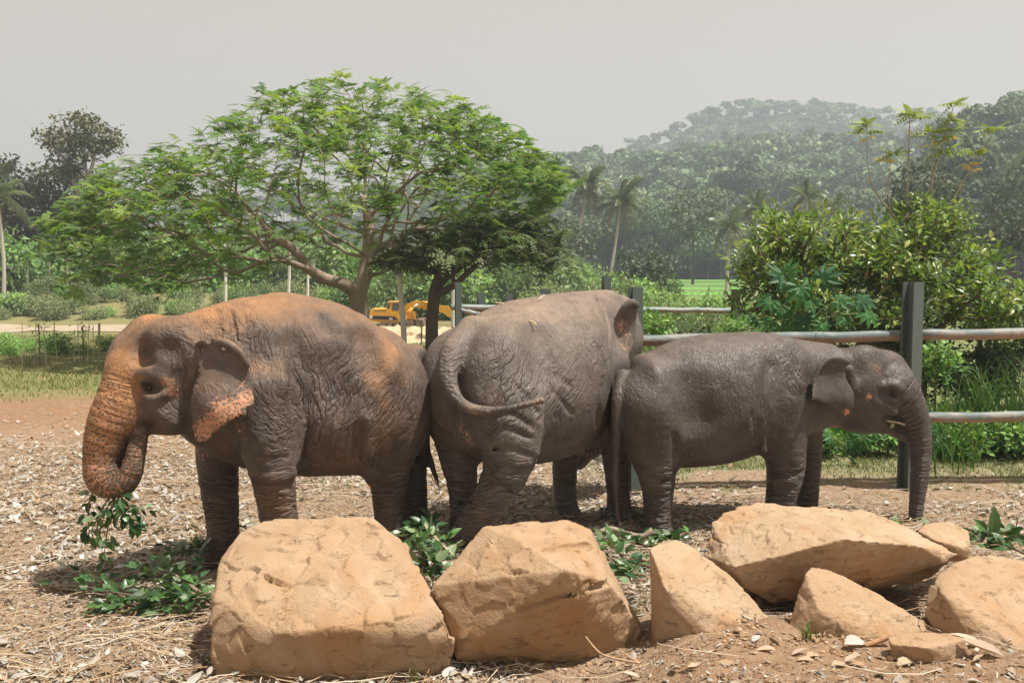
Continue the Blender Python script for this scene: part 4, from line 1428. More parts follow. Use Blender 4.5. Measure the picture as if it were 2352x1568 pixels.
def straw():
    mb = MB()
    n = 2600
    for _ in range(n):
        d = 5.7 + 9 * RNG.random() ** 1.2
        x = RNG.uniform(-.6, .6) * d
        if x > 0.1 and d < 7.3 and RNG.random() < .9:
            continue
        if d > 11.2 and x > 1:
            continue
        L = RNG.uniform(.12, .7)
        a = RNG.normal(0.15, .55) if RNG.random() < .75 else RNG.uniform(0, math.pi)
        k = RNG.normal(0, .18) * L
        t = np.array((math.cos(a), math.sin(a)))
        nn = np.array((-t[1], t[0]))
        P = []
        for s in (-.5, -.1, .25, .5):
            q = np.array((x, d)) + t * s * L + nn * k * (1 - 4 * s * s)
            P.append((q[0], q[1], gh(q[0], q[1]) + .02 + .05 * RNG.random()))
        r = RNG.uniform(.0015, .0045)
        c = np.array(((.56, .43, .28), (.46, .33, .20), (.36, .24, .14), (.62, .53, .41))[RNG.integers(4)])
        mb.tube(P, [r, r, r * .9, r * .5], 4, c, cap=False)
    return mb
M_TWIG = col_material('dry_twig', 0.85, 0.15, 30, 0.2)
st = straw().build('straw_and_twigs', M_TWIG)
tag(st, 'loose straw and thin twigs strewn through the leaf litter', kind='stuff')

def clods():
    mb = MB()
    bm = bmesh.new()
    bmesh.ops.create_icosphere(bm, subdivisions=2, radius=1)
    iv = np.array([v.co[:] for v in bm.verts])
    it = np.array([[v.index for v in f.verts] for f in bm.faces])
    bm.free()
    spots = [((520, 1566), (1010, 1550), 120, 6.2), ((1050, 1535), (1480, 1525), 110, 6.35), ((1640, 1440), (1780, 1440), 90, 6.45), ((1800, 1450), (2100, 1455), 110, 6.42), ((1900, 1500), (2300, 1500), 60, 6.2)]
    for a, b, n, dd in spots:
        for _ in range(n):
            t = RNG.random()
            px = a[0] + (b[0] - a[0]) * t + RNG.normal(0, 12)
            d = dd + RNG.normal(0, .09)
            x = (px - 1176) / F * d
            r = RNG.uniform(.004, .017) * (0.6 + 0.8 * RNG.random() ** 3)
            V = iv * r * np.array((1.2, 1, .75)) * (1 + .28 * vnoise(iv * 1.7 + RNG.random(3) * 50, 5))[:, None]
            V = V + np.array((x, d, gh(x, d) + r * .15))
            mb.add(V, [it], np.array((.46, .30, .18)) * RNG.uniform(.75, 1.15))
    return mb
M_CLOD = col_material('soil_clods', 0.95, 0.1, 60, 0.25, 0.01)
co = clods().build('soil_clods', M_CLOD, smooth=True)
tag(co, 'crumbled soil clods along the feet of the boulders', kind='stuff')

# ------------------------------------------------------------------ cut green branches
M_GLEAF = leaf_material('cut_branch_leaf', rough=0.38, trans=0.18, spec=0.5, vary=0.7)
M_STEM = col_material('branch_bark', 0.85, 0.15, 25, 0.25)
def leaf_mesh(name, tmpl, col):
    V, fs = tmpl
    return new_mesh(name, V, fs, np.tile(np.array(col), (len(V), 1)))
LEAF_MESHES = [leaf_mesh('leaf', leaf_template(1, .52, .10, .16, 3), (.05, .115, .03)),
               leaf_mesh('leaf', leaf_template(1, .48, .16, .30, 3), (.08, .17, .045)),
               leaf_mesh('leaf', leaf_template(1, .55, -.06, -.10, 3), (.19, .26, .13)),
               leaf_mesh('leaf', leaf_template(1, .50, .12, .2, 3), (.035, .09, .03))]
for m_ in LEAF_MESHES:
    m_.materials.append(M_GLEAF)

def put_leaf(parent, loc, fwd, nrm, s, mesh=None):
    o = bpy.data.objects.new('leaf', mesh or LEAF_MESHES[RNG.integers(len(LEAF_MESHES))])
    SC.collection.objects.link(o)
    o.parent = parent
    R = frames(np.array([fwd], float), np.array([nrm], float))[0]
    M = Matrix.Translation(Vector(loc)) @ Matrix(R.tolist()).to_4x4() @ Matrix.Scale(s, 4)
    o.matrix_local = M
    return o

def leafy_branch(label, stems, n, size, spread=.07, group='cut leafy branches', hang=False, meshes=None, bark=(.20, .15, .11)):
    """stems: lists of (px, py, d, radius m). Leaves sit along the outer part of every stem."""
    base = at(*stems[0][0][:3])
    t = thing('leafy_branch', label, 'branch', tuple(base), group=group)
    mb = MB()
    paths = []
    for s in stems:
        P = np.array([np.append(at(*q[:3]) - base, q[3]) for q in s])
        C = smooth_path(P, len(P) * 4)
        paths.append(C)
        mb.tube(C[:, :3], C[:, 3], 6, np.array(bark) * RNG.uniform(.9, 1.3))
        mb.build('stem', M_STEM, t, smooth=True)
        mb = MB()
    for k in range(n):
        C = paths[RNG.integers(len(paths))]
        f = 0.12 + 0.88 * RNG.random()
        i = min(int(f * (len(C) - 1)), len(C) - 2)
        p = C[i, :3] + (C[i + 1, :3] - C[i, :3]) * RNG.random()
        along = C[i + 1, :3] - C[i, :3]
        along /= np.linalg.norm(along)
        off = rand_unit(1)[0]
        fw = along * .5 + off
        if hang:
            fw[2] -= .6
        else:
            fw[2] = abs(fw[2]) * .5
        p = p + off * spread * RNG.random() * (1 if hang else np.array((1, 1, .6)))
        w = p + base
        if not hang:
            p[2] = max(p[2], gh(w[0], w[1]) + .02 - base[2])
        put_leaf(t, p, fw, (RNG.normal(0, .6), RNG.normal(-.2, .6), 1), size * RNG.uniform(.6, 1.25), meshes)
    return t

leafy_branch('leafy green branch hanging from the curled trunk of the brown elephant',
             [[(285, 1095, 7.68, .012), (262, 1150, 7.66, .009), (248, 1210, 7.64, .006), (238, 1280, 7.62, .003)],
              [(270, 1120, 7.66, .009), (295, 1165, 7.62, .006), (335, 1160, 7.58, .003)],
              [(265, 1130, 7.66, .009), (290, 1185, 7.64, .006), (318, 1215, 7.62, .003)],
              [(215, 1120, 7.70, .006), (203, 1170, 7.70, .005), (205, 1230, 7.68, .003)],
              [(250, 1140, 7.66, .008), (228, 1185, 7.64, .006), (222, 1230, 7.62, .003)]], 130, .092, .06, group='branches being eaten', hang=True)
leafy_branch('widest heap of cut green branches on the litter left of the biggest boulder',
             [[(490, 1385, 7.35, .02), (430, 1340, 7.45, .015), (380, 1310, 7.6, .01), (310, 1300, 7.7, .006)],
              [(485, 1330, 7.8, .012), (400, 1360, 7.5, .010), (300, 1365, 7.45, .007), (190, 1345, 7.6, .004)],
              [(480, 1400, 7.2, .010), (420, 1400, 7.25, .008), (330, 1385, 7.3, .006), (240, 1400, 7.25, .004)],
              [(470, 1290, 8.05, .012), (410, 1300, 7.95, .009), (330, 1330, 7.7, .006), (130, 1322, 7.8, .004)],
              [(480, 1360, 7.4, .012), (440, 1375, 7.3, .008), (390, 1355, 7.35, .006)]], 290, .115, .13)
leafy_branch('small sprig of cut green leaves beside the front foot of the brown elephant',
             [[(480, 1260, 8.35, .01), (430, 1262, 8.4, .008), (385, 1275, 8.3, .004)], [(470, 1240, 8.5, .01), (440, 1265, 8.4, .006), (400, 1250, 8.5, .004)]], 64, .10, .09)
leafy_branch('bunch of cut green leaves in the gap between the biggest boulder and the grooved one',
             [[(1040, 1275, 7.6, .012), (1010, 1240, 7.9, .01), (975, 1215, 8.2, .007), (945, 1235, 8.1, .005)],
              [(960, 1330, 7.2, .01), (975, 1290, 7.3, .008), (965, 1250, 7.5, .005), (990, 1235, 7.7, .004)],
              [(985, 1345, 7.2, .008), (1005, 1300, 7.3, .007), (1020, 1260, 7.5, .005)],
              [(1000, 1205, 9.0, .008), (990, 1195, 9.2, .006), (965, 1205, 9.2, .004)]], 180, .115, .12)
leafy_branch('heap of cut green leaves under a bare crooked stick between two boulders',
             [[(1490, 1300, 7.4, .012), (1440, 1285, 7.6, .01), (1400, 1250, 7.9, .007), (1375, 1240, 8.0, .004)],
              [(1480, 1320, 7.2, .01), (1430, 1310, 7.3, .008), (1395, 1280, 7.5, .005)],
              [(1500, 1255, 8.0, .01), (1450, 1245, 8.2, .007), (1390, 1225, 8.4, .005)],
              [(1575, 1240, 8.3, .008), (1540, 1235, 8.4, .006), (1520, 1225, 8.5, .004)]], 190, .112, .12)
leafy_branch('cut green branch with one big upright leaf at the right edge behind the boulders',
             [[(2352, 1270, 7.9, .012), (2310, 1250, 8.1, .01), (2270, 1225, 8.3, .007), (2235, 1250, 8.2, .004)],
              [(2400, 1240, 8.2, .01), (2340, 1235, 8.3, .008), (2290, 1215, 8.4, .005)]], 84, .13, .11)
_lb = bpy.data.objects['leafy_branch.005']
put_leaf(_lb, at(2278, 1232, 8.2) - np.array(_lb.location), (.1, -.1, 1), (.3, -1, .2), .26, LEAF_MESHES[0])
leafy_branch('few dark green leaves on the ground beside the tip of the young elephant trunk',
             [[(2062, 1215, 9.3, .006), (2050, 1200, 9.5, .004)], [(2120, 1210, 9.4, .006), (2128, 1200, 9.5, .004)]], 10, .14, .04)

def stick(name, label, pts, col, group=None, n=16, sides=8):
    base = at(*pts[0][:3])
    P = np.array([np.append(at(*q[:3]) - base, q[3]) for q in pts])
    C = smooth_path(P, n)
    mb = MB()
    mb.tube(C[:, :3], C[:, 3], sides, col)
    o = mb.build(name, M_STEM, smooth=True)
    o.location = base
    return tag(o, label, 'stick', group)
stick('crooked_stick', 'thick bare crooked stick beside the hind foot of the young elephant',
      [(1365, 1228, 8.5, .022), (1400, 1214, 8.55, .026), (1440, 1226, 8.5, .027), (1475, 1232, 8.45, .028), (1500, 1218, 8.45, .033)], (.30, .24, .18))
stick('bare_stick', 'bent grey stick lying over the cut branches left of the biggest boulder',
      [(330, 1292, 7.75, .012), (385, 1320, 7.6, .014), (420, 1350, 7.45, .014), (440, 1385, 7.3, .012)], (.36, .29, .22))
stick('bare_stick', 'pale straight twig leaning between the biggest boulder and the grooved one',
      [(975, 1205, 8.0, .008), (1010, 1245, 7.6, .008), (1042, 1275, 7.3, .006)], (.58, .45, .30))
stick('dry_twig', 'thin dry twig with side shoots sticking up before the grooved boulder',
      [(1342, 1458, 6.42, .006), (1380, 1500, 6.3, .007), (1430, 1515, 6.25, .008), (1470, 1522, 6.22, .009)], (.45, .30, .18))
stick('dry_twig', 'short forked dry twig on the soil right of the long twig before the grooved boulder',
      [(1422, 1490, 6.3, .004), (1445, 1508, 6.26, .005), (1470, 1520, 6.24, .006)], (.45, .30, .18))
stick('broken_stick', 'short brown broken stick lying against the smallest boulder',
      [(1985, 1482, 6.32, .016), (2015, 1472, 6.34, .018), (2048, 1458, 6.36, .020)], (.38, .22, .12))
stick('fallen_branch', 'dark fallen branch lying on the bare dirt behind the head of the brown elephant',
      [(352, 1002, 15.0, .02), (392, 1012, 14.8, .025), (412, 1010, 14.8, .015)], (.22, .15, .10))

# dry leaves that can be told apart on the bare front soil
M_DRY = leaf_material('dry_single_leaf', rough=0.75, trans=0.08, spec=0.2, vary=0.5)
DRY = [leaf_mesh('dry_leaf', leaf_template(1, .40, .30, .25, 3), (.50, .36, .25)), leaf_mesh('dry_leaf', leaf_template(1, .34, .42, -.2, 3), (.56, .44, .34)), leaf_mesh('dry_leaf', leaf_template(1, .46, .22, .40, 3), (.40, .26, .16))]
for m_ in DRY:
    m_.materials.append(M_DRY)
k = 0
for px, py, d, s, a in ((1800, 1500, 6.22, .14, 3.0), (1835, 1513, 6.15, .12, .2), (1870, 1520, 6.12, .15, .4), (1890, 1535, 6.06, .12, 2.9), (1960, 1530, 6.08, .12, .3), (2010, 1545, 6.02, .13, 2.6), (2085, 1540, 6.02, .2, .5),
                        (2290, 1482, 6.25, .22, 3.0), (2150, 1500, 6.18, .12, .6), (2225, 1492, 6.2, .1, .2), (2340, 1530, 6.05, .28, 2.8), (1700, 1545, 6.0, .15, 3.3), (1590, 1550, 6.0, .13, .1), (1480, 1548, 6.05, .12, 3.1),
                        (1990, 1500, 6.2, .12, 1.2), (1640, 1520, 6.15, .1, .8), (1215, 1530, 6.3, .12, .3), (1290, 1520, 6.32, .1, 2.2), (1165, 1540, 6.28, .1, 1.4), (2270, 1520, 6.08, .12, .9), (2060, 1520, 6.12, .1, 2.2), (1930, 1555, 5.98, .13, .4)):
    x = (px - 1176) / F * d
    o = bpy.data.objects.new('dry_leaf', DRY[k % 3])
    SC.collection.objects.link(o)
    R = frames(np.array([(math.cos(a), math.sin(a), .12)]), np.array([(RNG.normal(0, .25), -.15, 1.0)]))[0]
    o.matrix_world = Matrix.Translation((x, d, gh(x, d) + .012)) @ Matrix(R.tolist()).to_4x4() @ Matrix.Scale(s, 4)
    tag(o, 'curled brown dry leaf lying on the bare soil in front of the boulders', 'dry leaf', 'dry leaves on the front soil')
    k += 1
pale = leaf_mesh('pale_leaf', leaf_template(1, .5, .35, .5, 4), (.48, .45, .40))
pale.materials.append(M_DRY)
o = link('crumpled_pale_leaf', pale)
R = frames(np.array([(1, .1, .25)]), np.array([(0, -.5, 1.0)]))[0]
q = at(1938, 1482, 6.3)
o.matrix_world = Matrix.Translation((q[0], q[1], gh(q[0], q[1]) + .03)) @ Matrix(R.tolist()).to_4x4() @ Matrix.Scale(.17, 4)
tag(o, 'crumpled whitish leaf at the end of the broken stick by the smallest boulder', 'dry leaf')
o = link('pale_leaf', pale)
q, nn = ray_hit(b2, 1232, 690)
if q is None:
    q = at(1232, 690, 9.7)
o.matrix_world = Matrix.Translation(Vector(q) + Vector((0, 0, .015))) @ Matrix(frames(np.array([(.6, -.5, .5)]), np.array([(.4, -.8, .6)]))[0].tolist()).to_4x4() @ Matrix.Scale(.09, 4)
tag(o, 'small pale green leaf lying on the back of the middle elephant', 'leaf')

# grass tufts
M_GRASS = leaf_material('grass_blade', rough=0.5, trans=0.25, spec=0.3, vary=0.0)
def blades(n, pos, hgt, lean, col, wid=.006, segs=2):
    """n blades -> V, F, C ; pos (n,3)"""
    a = RNG.uniform(0, 2 * math.pi, n)
    side = np.stack([np.cos(a), np.sin(a), np.zeros(n)], -1)
    b = RNG.uniform(0, 2 * math.pi, n)
    out = np.stack([np.cos(b), np.sin(b), np.zeros(n)], -1) * (lean * RNG.uniform(.2, 1.3, n))[:, None]
    H = hgt * RNG.uniform(.5, 1.2, n)
    w = wid * RNG.uniform(.6, 1.3, n)
    rows = []
    for k in range(segs + 1):
        t = k / segs
        c = pos + np.array((0, 0, 1.0)) * (H * t * (1 - .25 * t))[:, None] + out * (H * t * t)[:, None]
        ww = w * (1 - t) ** .7
        rows += [c - side * ww[:, None]] + ([c + side * ww[:, None]] if k < segs else [])
    V = np.stack(rows, 1)
    m = V.shape[1]
    Q = [(2 * k, 2 * k + 1, 2 * k + 3, 2 * k + 2) for k in range(segs - 1)]
    T = [(2 * segs - 2, 2 * segs - 1, 2 * segs)]
    off = np.arange(n)[:, None, None] * m
    fs = [(np.array(T)[None] + off).reshape(-1, 3)]
    if Q:
        fs.append((np.array(Q)[None] + off).reshape(-1, 4))
    return V.reshape(-1, 3), fs, np.repeat(col, m, 0)

def grass_cols(n, green):
    g = np.array(((.10, .20, .04), (.16, .25, .06), (.26, .27, .10), (.42, .36, .18)))
    p = np.array((.4, .35, .15, .1)) if green else np.array((.12, .28, .35, .25))
    return g[RNG.choice(4, n, p=p)] * RNG.uniform(.7, 1.2, n)[:, None]

def tuft(name, label, px, py, d, n, h, lean=.5):
    q = at(px, py, d)
    x = q[0] + RNG.normal(0, .02, n); y = d + RNG.normal(0, .02, n)
    pos = np.stack([x, y, ground_h(x, y)], -1) - np.array((q[0], d, gh(q[0], d)))
    mb = MB()
    mb.add(*blades(n, pos, h, lean, grass_cols(n, True), .004, 3))
    o = mb.build(name, M_GRASS)
    o.location = (q[0], d, gh(q[0], d))
    return tag(o, label, 'grass tuft')
tuft('grass_tuft', 'thin bright green grass tuft at the foot of the wedge shaped boulder', 1852, 1435, 6.42, 30, .16)
tuft('grass_tuft', 'few long grass blades before the right end of the biggest boulder', 950, 1540, 6.16, 9, .22, .4)

n = 30000
d = RNG.uniform(11.3, 17, n)
x = RNG.uniform(.12, .62, n) * d
pp = np.stack([x, d, np.zeros(n)], -1)
kp = RNG.random(n) < sstep(11.5, 12.4, d + .5 * fbm(pp * np.array((1.6, 1.6, 0)), 3, 9)) * sstep(.8, 1.8, x) * (0.4 + .6 * sstep(-.4, .3, fbm(pp * 1.1, 3, 96)))
x, d = x[kp], d[kp]
mb = MB()
mb.add(*blades(len(x), np.stack([x, d, ground_h(x, d)], -1), .085, .7, grass_cols(len(x), False), .006, 2))
tag(mb.build('grass', M_GRASS), 'short dry grass strip along the pipe fence', kind='stuff')
n = 46000
d = 18.5 + 30 * RNG.random(n) ** 1.5
x = RNG.uniform(-.6, .12, n) * d
pp = np.stack([x, d, np.zeros(n)], -1)
kp = RNG.random(n) < sstep(18.5, 21, d + .8 * fbm(pp * np.array((.35, .35, 0)), 4, 5)) * (.35 + .65 * sstep(-.5, .4, fbm(pp * .6, 3, 97)))
x, d = x[kp], d[kp]
gc = grass_cols(len(x), False)
mb = MB()
mb.add(*blades(len(x), np.stack([x, d, ground_h(x, d)], -1), .14, .6, gc, .012, 2))
tag(mb.build('field_grass', M_GRASS), 'rough pale green grass of the field on the left', kind='stuff')

# ------------------------------------------------------------------ leg chain
M_STEEL = NT('chain_steel').finish((0.32, 0.31, 0.30), 0.35, None, 0.5, 0.9)
def chain_loop(label, px, py, d, r, tilt, n=16):
    c = at(px, py, d)
    t = thing('leg_chain', label, 'chain', tuple(c))
    bm = bmesh.new()
    me = bpy.data.meshes.new('chain_link')
    mb = MB()
    a = np.linspace(0, 2 * math.pi, 11)
    mb.tube(np.stack([np.cos(a) * .042, np.sin(a) * .024, np.zeros(11)], -1), .0075, 6, (1, 1, 1), cap=False)
    me = mb.mesh('chain_link', True)
    me.materials.append(M_STEEL)
    bm.free()
    for k in range(n):
        f = 2 * math.pi * k / n
        p = Vector((math.cos(f) * r, math.sin(f) * r, .05 * math.sin(f * 2 + 1) + tilt * math.cos(f)))
        o = bpy.data.objects.new('chain_link', me)
        SC.collection.objects.link(o)
        o.parent = t
        o.location = p
        o.rotation_euler = (math.pi / 2 * (k % 2) + .3, 0.2, f + math.pi / 2)
    return t
chain_loop('steel chain looped round the right front foot of the middle elephant', 1420, 1172, 10.03, .165, .03)
chain_loop('slack steel chain lying over the toes of the middle elephant right front foot', 1424, 1184, 9.98, .20, -.03, 18)
# ------------------------------------------------------------------ trees: skeleton growing
def grow(root, tips, bf=0.35, step=0.35, wiggle=0.10, r0=0.012, expo=2.3, sag=0.12):
    """Joins every tip to the growing skeleton (root: list of polylines with shared nodes).  Returns P, parent, radius."""
    P, par, plen = [], [], []
    for pl in root:
        prev = -1
        for q in pl:
            q = np.asarray(q, float)
            if prev == -1 and P:
                dd = np.linalg.norm(np.array(P) - q, axis=1)
                prev = int(dd.argmin())
                if dd[prev] < 1e-6:
                    continue
            P.append(q); par.append(prev)
            plen.append(0 if prev < 0 else plen[prev] + np.linalg.norm(q - P[prev]))
            prev = len(P) - 1
    nroot = len(P)
    o = np.array(P[0])
    tips = np.asarray(tips)
    order = np.argsort(np.linalg.norm(tips - P[-1], axis=1))
    cap = len(P) + len(tips) * 40
    A = np.zeros((cap, 3)); L = np.zeros(cap)
    n = len(P)
    A[:n] = P; L[:n] = plen
    par = par + [0] * (cap - n)
    tip_id = []
    skip = 2
    for ti in order:
        t = tips[ti]
        v = t - A[:n]
        dist = np.linalg.norm(v, axis=1)
        cost = dist + bf * L[:n] + 0.6 * np.maximum(0, A[:n, 2] - t[2])
        cost[:skip] += 50
        j = int(cost.argmin())
        m = max(1, int(dist[j] / step))
        a = A[j]
        side = RNG.normal(size=3) * dist[j] * wiggle
        last = j
        for s in range(1, m + 1):
            f = s / m
            q = a + (t - a) * f + side * math.sin(math.pi * f) + np.array((0, 0, sag * dist[j] * math.sin(math.pi * f) * .6))
            if n >= cap:
                break
            A[n] = q; par[n] = last
            L[n] = L[last] + np.linalg.norm(q - A[last])
            last = n
            n += 1
        tip_id.append(last)
    par = np.array(par[:n])
    w = np.zeros(n)
    for i in tip_id:
        w[i] += r0 ** expo
    for i in range(n - 1, 0, -1):
        if par[i] >= 0:
            w[par[i]] += w[i]
    return A[:n].copy(), par, np.maximum(w, 1e-9) ** (1 / expo), tip_id, nroot

def skeleton_mesh(P, par, R, sides=6, col=(.3, .25, .2), rmin=0.0, base=None, names=None):
    n = len(P)
    kids = [[] for _ in range(n)]
    for i in range(n):
        if par[i] >= 0:
            kids[par[i]].append(i)
    mb = MB()
    starts = [i for i in range(n) if par[i] < 0]
    stack = [(s, -1) for s in starts]
    while stack:
        i, p = stack.pop()
        path = ([p] if p >= 0 else []) + [i]
        while kids[i]:
            ks = sorted(kids[i], key=lambda q: -R[q])
            for q in ks[1:]:
                stack.append((q, i))
            i = ks[0]
            path.append(i)
        if len(path) < 2 or R[path[-1]] < rmin and R[path[0]] < rmin:
            continue
        r = R[path].copy()
        if p >= 0:
            r[0] = min(r[0], r[1] * 1.25)
        s = sides if r.max() > .05 else (5 if r.max() > .02 else 3)
        mb.tube(P[path] - (0 if base is None else base), r, s, col, cap=False)
    return mb

def bark(name, c1, c2, scale=12, bump=.03):
    t = NT(name)
    o = t.coord()
    n = t.noise(t.mapping(o, (1, 1, .35)), scale, 5, .65)
    return t.finish(t.mix(n, c1, c2), .9, t.bump(n, bump), .15)

def leaf_cloud(mb, centres, dirs, per, spread, size, pal, tmpl, flat=.5, probs=None, tipbias=.6, vshade=None):
    """leaves round every twig end"""
    n = len(centres) * per
    C = np.repeat(centres, per, 0)
    D = np.repeat(dirs, per, 0)
    off = rand_unit(n) * (RNG.random(n) ** .5)[:, None] * spread
    off[:, 2] *= flat
    pos = C + off
    fwd = D * tipbias + rand_unit(n) * .8
    fwd[:, 2] -= .25
    nrm = np.stack([RNG.normal(0, .5, n), RNG.normal(0, .5, n), np.ones(n)], -1)
    R = frames(fwd, nrm)
    pal = np.asarray(pal)
    cl = pal[RNG.choice(len(pal), len(centres), p=probs)]
    col = np.repeat(cl, per, 0) * RNG.uniform(.7, 1.25, n)[:, None]
    V, fs, K = scatter(tmpl, pos, R, size * RNG.uniform(.6, 1.3, n), col)
    mb.add(V, fs, K)

def lobe_tips(lobes, n, shell=.45):
    """lobes rows: px, py, d, rx px, ry px, rdepth m -> points in their outer shells"""
    L = np.array(lobes, float)
    vol = L[:, 3] * L[:, 4]
    k = RNG.choice(len(L), n, p=vol / vol.sum())
    v = rand_unit(n) * (1 - shell * RNG.random(n) ** 1.3)[:, None]
    v[:, 2] = np.where(v[:, 2] < -.35, v[:, 2] * .6, v[:, 2])
    out = []
    for i, j in enumerate(k):
        px, py, d, rx, ry, rd = L[j]
        c = at(px, py, d)
        out.append(c + v[i] * np.array((rx * d / F, rd, ry * d / F)))
    return np.array(out)

QUAD = (np.array([(-.5, 0, 0), (.5, 0, 0), (.5, 1, -.12), (-.5, 1, -.12)]), [np.array([(0, 1, 2, 3)])])
LEAF6 = leaf_template(1, .45, .12, .15, 1)
LEAFW = leaf_template(1, .62, .10, .12, 1)

# ------------------------------------------------------------------ the spreading tree
M_BARK_B = bark('smooth_brown_bark', (.22, .17, .13), (.38, .30, .235), 7, .03)
M_FEATHER = leaf_material('feathery_leaf', rough=.5, trans=.45, spec=.3, vary=.4)
def spray_template(nf, npair, L, wl, fan, droop, seed):
    """fan of feather leaves, each with paired leaflets"""
    rr = np.random.default_rng(seed)
    V, Q = [], []
    for k in range(nf):
        a = fan * ((k + .5) / nf - .5) * 2 + rr.normal(0, .12)
        l = L * rr.uniform(.75, 1.1)
        f = np.array((math.sin(a), math.cos(a), 0))
        s = np.array((f[1], -f[0], 0))
        lift = rr.uniform(-.05, .25)
        for j in range(npair):
            t = (j + 1) / npair
            b = f * l * t + np.array((0, 0, lift * l * t - droop * l * t * t))
            w = wl * math.sin(math.pi * min(1, .25 + .7 * t)) + .012
            for sg in (-1, 1):
                e = s * sg * w + f * w * .35 + np.array((0, 0, -.25 * w))
                c = f * l * .42 / npair
                i = len(V)
                V += [b - c, b + c, b + e + c * .7, b + e - c * .7]
                Q.append((i, i + 1, i + 2, i + 3) if sg > 0 else (i, i + 3, i + 2, i + 1))
    return np.array(V), [np.array(Q)]
SPRAYS = [spray_template(5, 5, .52, .085, 1.5, .25, s) for s in (1, 2, 3, 4)]

def canopy_tree(name, label, lines, tips, bark_m, leaf_m, pal, probs, sprays, nsp, size, group=None, rbase=None, r0=.013, rootr=None, n_ind=300, bf=.35, cat='tree', barkcol=(.3, .25, .2), step=.35, down=.1):
    P, par, R, tid, nroot = grow(lines, tips, bf=bf, r0=r0, step=step)
    if rootr is not None:
        for i, r in rootr.items():
            R[i] = max(R[i], r)
        # keep the hand-placed limbs at least as thick as given, fading outwards
    base = P[0].copy()
    t = thing(name, label, cat, tuple(base), group=group)
    skeleton_mesh(P, par, R, 10, barkcol, base=base).build('trunk', bark_m, t, smooth=True)
    tp = P[tid]
    td = tp - P[par[tid]]
    td /= np.linalg.norm(td, axis=1)[:, None] + 1e-9
    # sprays at and just before every twig end
    cen, dr = [tp], [td]
    pj = np.array(tid)
    for _ in range(nsp - 1):
        pj = np.where(par[pj] >= 0, par[pj], pj)
        ok = R[pj] < .03
        cen.append(P[pj][ok] + RNG.normal(0, .15, (ok.sum(), 3)))
        dd = td[ok] + RNG.normal(0, .8, (ok.sum(), 3))
        dr.append(dd)
    cen, dr = np.concatenate(cen), np.concatenate(dr)
    n = len(cen)
    dr[:, 2] = dr[:, 2] * .4 - down
    nrm = np.stack([RNG.normal(0, .28, n), RNG.normal(-.12, .28, n), np.ones(n)], -1)
    Rm = frames(dr, nrm)
    sc = size * RNG.uniform(.7, 1.3, n)
    pal = np.asarray(pal)
    ci = RNG.choice(len(pal), n, p=probs)
    col = pal[ci] * RNG.uniform(.8, 1.2, n)[:, None]
    front = np.argsort(cen[:, 1] - .4 * cen[:, 2])[:n_ind] if n_ind else np.array([], int)
    ind = np.zeros(n, bool)
    ind[front] = True
    lm = {}
    for i in front:
        key = (int(RNG.integers(len(sprays))), int(ci[i]))
        if key not in lm:
            V, fs = sprays[key[0]]
            lm[key] = new_mesh('leaf_spray', V, fs, np.tile(pal[key[1]], (len(V), 1)))
            lm[key].materials.append(leaf_m)
        o = bpy.data.objects.new('leaf_spray', lm[key])
        SC.collection.objects.link(o)
        o.parent = t
        o.matrix_local = Matrix.Translation(Vector(cen[i] - base)) @ Matrix(Rm[i].tolist()).to_4x4() @ Matrix.Scale(float(sc[i]), 4)
    mb = MB()
    rest = np.where(~ind)[0]
    for k in range(len(sprays)):
        s = rest[k::len(sprays)]
        V, fs, C = scatter(sprays[k], cen[s] - base, Rm[s], sc[s], col[s])
        mb.add(V, fs, C)
    f = mb.build('foliage', leaf_m, t)
    f['kind'] = 'stuff'
    return t, P, par, R

DT = 30.0
sky_x = [178, 200, 300, 380, 430, 500, 540, 600, 650, 700, 760, 830, 900, 980, 1060, 1110, 1150, 1200, 1250, 1275, 1295]
sky_y = [480, 440, 372, 345, 330, 345, 290, 262, 222, 208, 198, 196, 194, 206, 222, 262, 282, 320, 350, 385, 430]
low_x = [178, 200, 260, 330, 400, 470, 540, 600, 680, 760, 860, 940, 1020, 1120, 1220, 1295]
low_y = [560, 640, 665, 668, 660, 650, 640, 615, 600, 570, 565, 600, 600, 590, 560, 440]
def canopy_tips(n):
    out = []
    while len(out) < n:
        px = RNG.uniform(178, 1295)
        ys, yl = np.interp(px, sky_x, sky_y), np.interp(px, low_x, low_y)
        q = max(0.02, 1 - ((px - 735) / 600) ** 2)
        Rd = 6.2 * math.sqrt(q) + .6
        dd = RNG.uniform(-1, 1) * Rd
        zt, zl = at(px, ys, DT)[2], at(px, yl, DT)[2]
        zt2 = zl + (zt - zl) * math.sqrt(max(0.0, 1 - (dd / Rd) ** 2 * .85))
        r = RNG.random()
        if r < .50:
            t = RNG.random() ** 2 * .4
        else:
            t = RNG.random()
            # the inside under the dome is mostly bare branches
            if .35 < t < .9 and abs(dd) < Rd * .45 and 560 < px < 1000 and RNG.random() < .6:
                continue
        x = at(px, ys, DT)[0]
        out.append((x, DT + dd, zt2 - t * (zt2 - zl)))
    return np.array(out)
A_ = lambda px, py, dd=0.0: at(px, py, DT + dd)
g0 = at(828, 800, DT); g0[2] = gh(g0[0], DT) - .1
fork = A_(822, 672)
